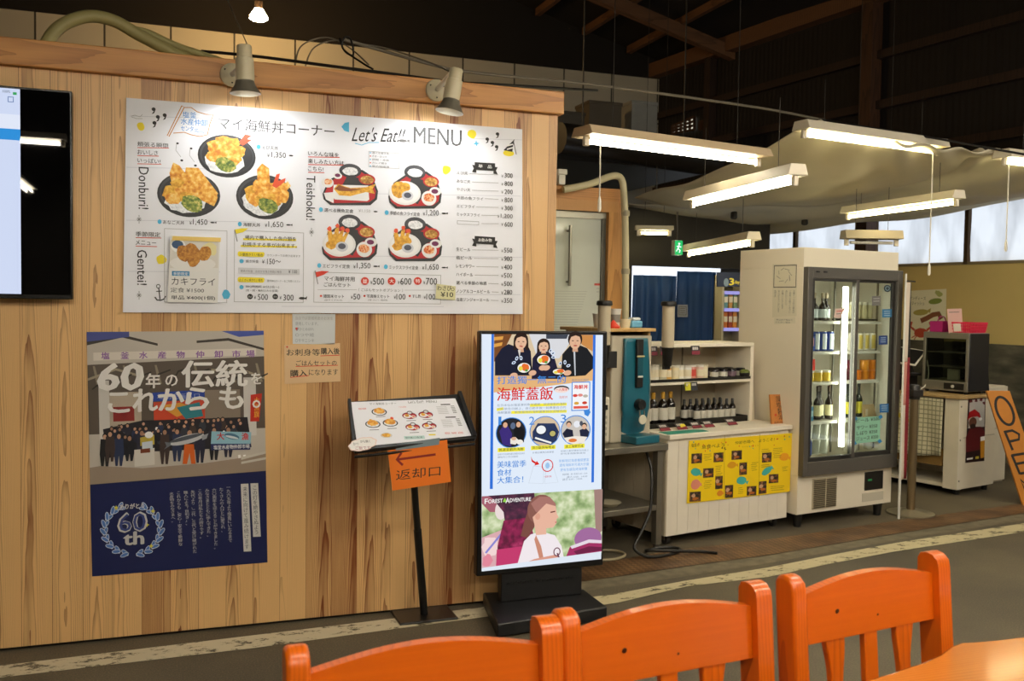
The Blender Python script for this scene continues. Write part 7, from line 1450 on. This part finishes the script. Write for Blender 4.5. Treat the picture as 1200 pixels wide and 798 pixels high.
# cash drawer under the till
cz = HT+.005
b0_ = hl(-.1, .62, cz); t = thing('cash_drawer', 'black cash drawer under the tablet till', 'cash drawer', hl(-.06, .55, cz), HYAW); MB().box(0, .3, 0, .34, 0, bq_.z-.02-cz if bq_.z-.02-cz > .05 else .1, dark).build('drawer_casing', t, bev=.004); MB().box(-.006, 0, .02, .32, .02, .07, mat('#22201e', .4)).build('drawer_front', t); MB().lathe([(.012, 0), (.012, .006)], steel, (-.006, .17, .05), n=12, ax=(-1, 0, 0)).build('lock', t)
tag(MB().tube(curve([at(x, y, d) for x, y, d in ((1084, 418, 7.95), (1087, 425, 7.9), (1088, 440, 7.9), (1084, 452, 7.9), (1078, 456, 7.9))]), .005, mat('#cfcabd', .5), n=7).build('charging_cable'), 'white cable looping from the tablet till', 'cable')
# white back cupboard and hooked handle, OPEN board
wb = thing('white_cupboard', 'low white cupboard behind the OPEN board', 'cupboard', hl(.56, .15, 0), HYAW); b = MB(); b.box(0, .4, .02, .5, .0, .84, hw_); b.build('carcass', wb, bev=.004); MB().box(.004, .396, 0, .02, .02, .47, hw_).build('lower_door', wb, bev=.003); MB().box(.004, .396, 0, .02, .48, .835, hw_).build('upper_door', wb, bev=.003)
tag(MB().tube(curve([hl(.72, .3, .84), hl(.72, .3, 1.02), hl(.7, .3, 1.07), hl(.66, .3, 1.08), hl(.62, .3, 1.05)], 6), .012, mat('#c9c2ac', .35), n=10).build('bent_spout'), 'pale bent spout rising behind the food warmer', 'spout')
ob = thing('open_board', 'orange wooden board lettered OPEN leaning at the right edge of the picture', 'sign', flo(1206, 596))
od = Vec((.6, .8, 0)).normalized()
osx = Vec((math.cos(math.radians(20)), -math.sin(math.radians(20)), 0)); oP = flo(1207, 592); oz = Vec((-.0, 0, 1))
p = Print(oP, osx, Vec((0.0, .2, 1)).normalized())
p.sheet([(1165, 459.5), (1192, 458), (1228, 588), (1199, 593.5)], .018, mat('#c07a22', .5, var=.08, sc=12))
bl_ = mat('#15110d', .5)
def inboard(u, v):
    l = (1165+34*v, 459.5+134*v); r = (1192+36*v, 458+130*v); return (l[0]+(r[0]-l[0])*u, l[1]+(r[1]-l[1])*u)
def oring(v0, v1):
    pts = [inboard(.5+.34*math.cos(a*PI/12), (v0+v1)/2+(v1-v0)/2*math.sin(a*PI/12)) for a in range(25)]; p.line(pts, 3.2, bl_)
oring(.055, .3); q_ = lambda *a: p.line([inboard(*z) for z in a], 3.0, bl_)
q_((.22, .35), (.3, .52)); q_((.2, .36), (.55, .35), (.78, .385), (.7, .43), (.28, .445)); q_((.2, .56), (.28, .73)); q_((.18, .565), (.72, .555)); q_((.24, .64), (.7, .63)); q_((.28, .725), (.8, .715)); q_((.3, .93), (.22, .775), (.72, .92), (.66, .76))
p.mb.build('board', ob, world=True, smooth=False)
# crab poster on the plaster of the side wall
wq_ax = TW*-1
p = Print(onwall(1.0, 1.5, .005), wq_ax)
p.sheet([(1062, 341), (1109, 338.5), (1108, 397), (1062, 400)], .002, mat('#e3dcba', .6)); gn = mat('#7d8a3a', .6); brn = mat('#7d4a2a', .6); rdc = mat('#b5482c', .6)
p.text('インディーズ', 1066, 1085, 349.5, 4, mat('#6a6640', .6), .01); p.text('フィッシュ', 1068.5, 1083, 355.5, 4, mat('#6a6640', .6), .01)
p.ell(1096, 353, 8, 3.4, gn, 16, rot=.15); p.ell(1100, 344, 5, 3, mat('#a9aa62', .6), 14, rot=-.5, wob=.15); p.ell(1079, 366, 9, 3.6, mat('#a89a4a', .6), 16, rot=.1); p.poly([(1086, 364), (1091, 361), (1090, 367)], mat('#a89a4a', .6)); p.line([(1079, 376), (1086, 373), (1093, 369), (1100, 367.5), (1103, 374)], 5, brn)
p.ell(1079, 390, 8, 5.6, rdc, 18, wob=.04)
for s2 in (-1, 1): p.line([(1079+s2*7, 387), (1079+s2*12, 383), (1079+s2*10.5, 377)], 2.4, rdc); p.line([(1079+s2*6, 393), (1079+s2*11, 396)], 1, rdc); p.line([(1079+s2*5, 394), (1079+s2*8, 398)], 1, rdc)
p.ell(1064, 372, 2, 5, mat('#b5693a', .6), 10)
tag(p.mb.build('crab_poster', smooth=False), 'pale poster of a red crab and fish on the ochre plaster wall', 'poster')
# ================================================================ dining chairs and table in the foreground
def lacquer(name, pale, dark, axis='x', across='z'):
    return wood(name, pale, dark, axis=axis, across=across, freq=4.0, r=.34, coat=.3, tone=.06, streak=.8)
ow_x = lacquer('orange_pine_x', '#e46c08', '#a63a03'); ow_z = lacquer('orange_pine_z', '#e46c08', '#a63a03', 'z', 'x'); ow_y = lacquer('orange_pine_y', '#e46c08', '#a63a03', 'y', 'x')
knot = mat('#3d1404', .4)
CHW = .475
def make_chair(label, loc, rz):
    t = thing('dining_chair', label, 'chair', loc, rz, 'dining chairs along the table')
    for s2 in (-1, 1):                                                 # rear leg running up into the back post, round headed
        b = MB(); x0 = s2*(CHW/2-.021); pts = []
        prof = [(.03, 0), (.028, .2), (.026, .44), (.029, .6), (.03, .86)]
        lean = lambda z: max(0, z-.42)*.09
        front = [(-.03+lean(z), z) for z in (0, .2, .42, .6, .75, .868)]; back = [(.032+lean(z), z) for z in (.85, .75, .6, .42, .2, 0)]
        head = [(-.027+lean(.88), .885), (-.014+lean(.9), .897), (.004+lean(.9), .9), (.02+lean(.9), .896), (.03+lean(.88), .882)]
        poly = [Vec((x0-.021, y, z)) for y, z in front+head+back]
        b.prism(poly, (.042, 0, 0), ow_z)
        if s2 == 1: b.lathe([(.005, 0), (.005, .001)], knot, (x0+.004, -.0285+lean(.84), .84), n=10, ax=(0, -1, 0))
        b.build('back_post', t, bev=.008, seg=3)
    # arched top rail
    b = MB(); w2 = CHW/2-.043; pts = []; n = 18
    top = [(-w2+2*w2*i/n, .853+.028*math.sin(PI*i/n)) for i in range(n+1)]
    f = [Vec((x, -.012+(z-.42)*.09, z)) for x, z in top]+[Vec((w2, -.012+.322*.09, .742)), Vec((-w2, -.012+.322*.09, .742))]
    b.prism(f, (0, .024, 0), ow_x)
    b.lathe([(.006, 0), (.006, .0012)], knot, (-.11, -.0125+.385*.09, .805), n=10, ax=(0, -1, -.09)); b.lathe([(.003, 0), (.003, .0012)], knot, (.02, -.0125+.36*.09, .78), n=8, ax=(0, -1, -.09))
    b.build('top_rail', t, bev=.006, seg=3)
    for i, x in enumerate((-.115, 0.0, .115)):                           # splats, the outer two waisted
        b = MB(); pl, prr = [], []
        for k in range(15):
            z = .47+.278*k/14; h = .021 if i == 1 else .03-.012*(.5+.5*math.cos((z-.64)/.11*PI)) if .53 < z < .75 else .03
            sh = 0 if i == 1 else (-1 if i == 0 else 1)*.004*math.sin((z-.47)/.278*PI*2)
            pl.append((x-h+sh, z)); prr.append((x+h+sh, z))
        poly = [Vec((a, -.009+(z-.42)*.09, z)) for a, z in pl+prr[::-1]]; b.prism(poly, (0, .018, 0), ow_z); b.build('splat', t, bev=.003)
    MB().box(-w2, w2, -.012, .014, .44, .475, ow_x).build('lower_rail', t, bev=.004)
    b = MB(); b.prism([Vec((-CHW/2+.0, -.03, .425)), Vec((CHW/2-.0, -.03, .425)), Vec((CHW/2+.005, -.42, .425)), Vec((-CHW/2-.005, -.42, .425))], (0, 0, .032), ow_y); b.build('seat', t, bev=.012, seg=3)
    for s2 in (-1, 1):
        b = MB(); x0 = s2*(CHW/2-.025); b.hexa([Vec(q) for q in ((x0-.016, -.405, 0), (x0+.016, -.405, 0), (x0-.016, -.373, 0), (x0+.016, -.373, 0), (x0-.021, -.41, .425), (x0+.021, -.41, .425), (x0-.021, -.368, .425), (x0+.021, -.368, .425))], ow_z); b.build('front_leg', t, bev=.005)
        MB().box(x0-.012, x0+.012, -.37, -.03, .37, .42, ow_y).build('seat_frame', t, bev=.003); MB().box(x0-.01, x0+.01, -.375, -.03, .15, .18, ow_y).build('stretcher', t, bev=.003)
    MB().box(-CHW/2+.04, CHW/2-.04, -.4, -.378, .37, .42, ow_x).build('seat_frame', t, bev=.003); return t
def chair_spot(pl, pr_):
    a, c2 = flo(*pl, z=.9), flo(*pr_, z=.9); m_ = (a+c2)/2; rz = math.atan2((c2-a).y, (c2-a).x); n_ = Vec((-math.sin(rz), math.cos(rz), 0)); m_ -= n_*.043; return Vec((m_.x, m_.y, 0)), rz, (c2-a).length
spC = chair_spot((926, 673), (1094, 646)); spB = chair_spot((663, 713), (884, 681)); spA = chair_spot((347, 756), (640, 722))
CHW = (spA[2]+spB[2]+spC[2])/3+.042
ch = make_chair('orange lacquered chair at the right end of the row, nearest the table corner', spC[0], spC[1])
dup(ch, spB[0], spB[1], 'orange lacquered chair in the middle of the row of three')
dup(ch, spA[0], spA[1], 'orange lacquered chair at the left end of the row, mostly cut by the lower edge')
# table with a natural wavy edge
tabm = wood('honey_table', '#dd8a34', '#a8591a', axis='x', across='y', freq=3.0, r=.22, coat=.5, tone=.06, streak=.7)
TZ2 = .7
dt = thing('dining_table', 'honey coloured wooden table top with a wavy natural edge at lower right', 'table', flo(1120, 800, TZ2).xy.to_3d()+Vec((0, -.2, 0)))
edge = [(940, 824), (985, 808), (1012, 797), (1050, 785), (1080, 775), (1100, 766.5), (1112, 757), (1124, 752), (1142, 751), (1165, 749), (1190, 746), (1230, 742)]
E_ = [flo(x, y, TZ2) for x, y in edge]
d0 = (E_[2]-E_[0]).normalized(); L0 = E_[0]-d0*.85; R1 = E_[-1]+Vec((.35, .02, 0)); nn_ = Vec((d0.y, -d0.x, 0))
poly = [L0]+[L0.lerp(E_[0], k/6)+nn_*.008*math.sin(k*2.1) for k in range(1, 6)]+E_+[R1, R1+nn_*.72, L0+nn_*.72]
b = MB(); b.prism(poly, (0, 0, -.045), tabm); b.build('table_top', dt, world=True, bev=.01, seg=3)
c_ = (L0+R1)/2+nn_*.36
for f in (.14, .86):
    for g_ in (.36, .62):
        q = L0.lerp(R1, f)+nn_*g_; b = MB(); b.box(q.x-.035, q.x+.035, q.y-.035, q.y+.035, 0, TZ2-.045, mat('#9a5a22', .4, coat=.3)); b.build('leg', dt, world=True, bev=.004)
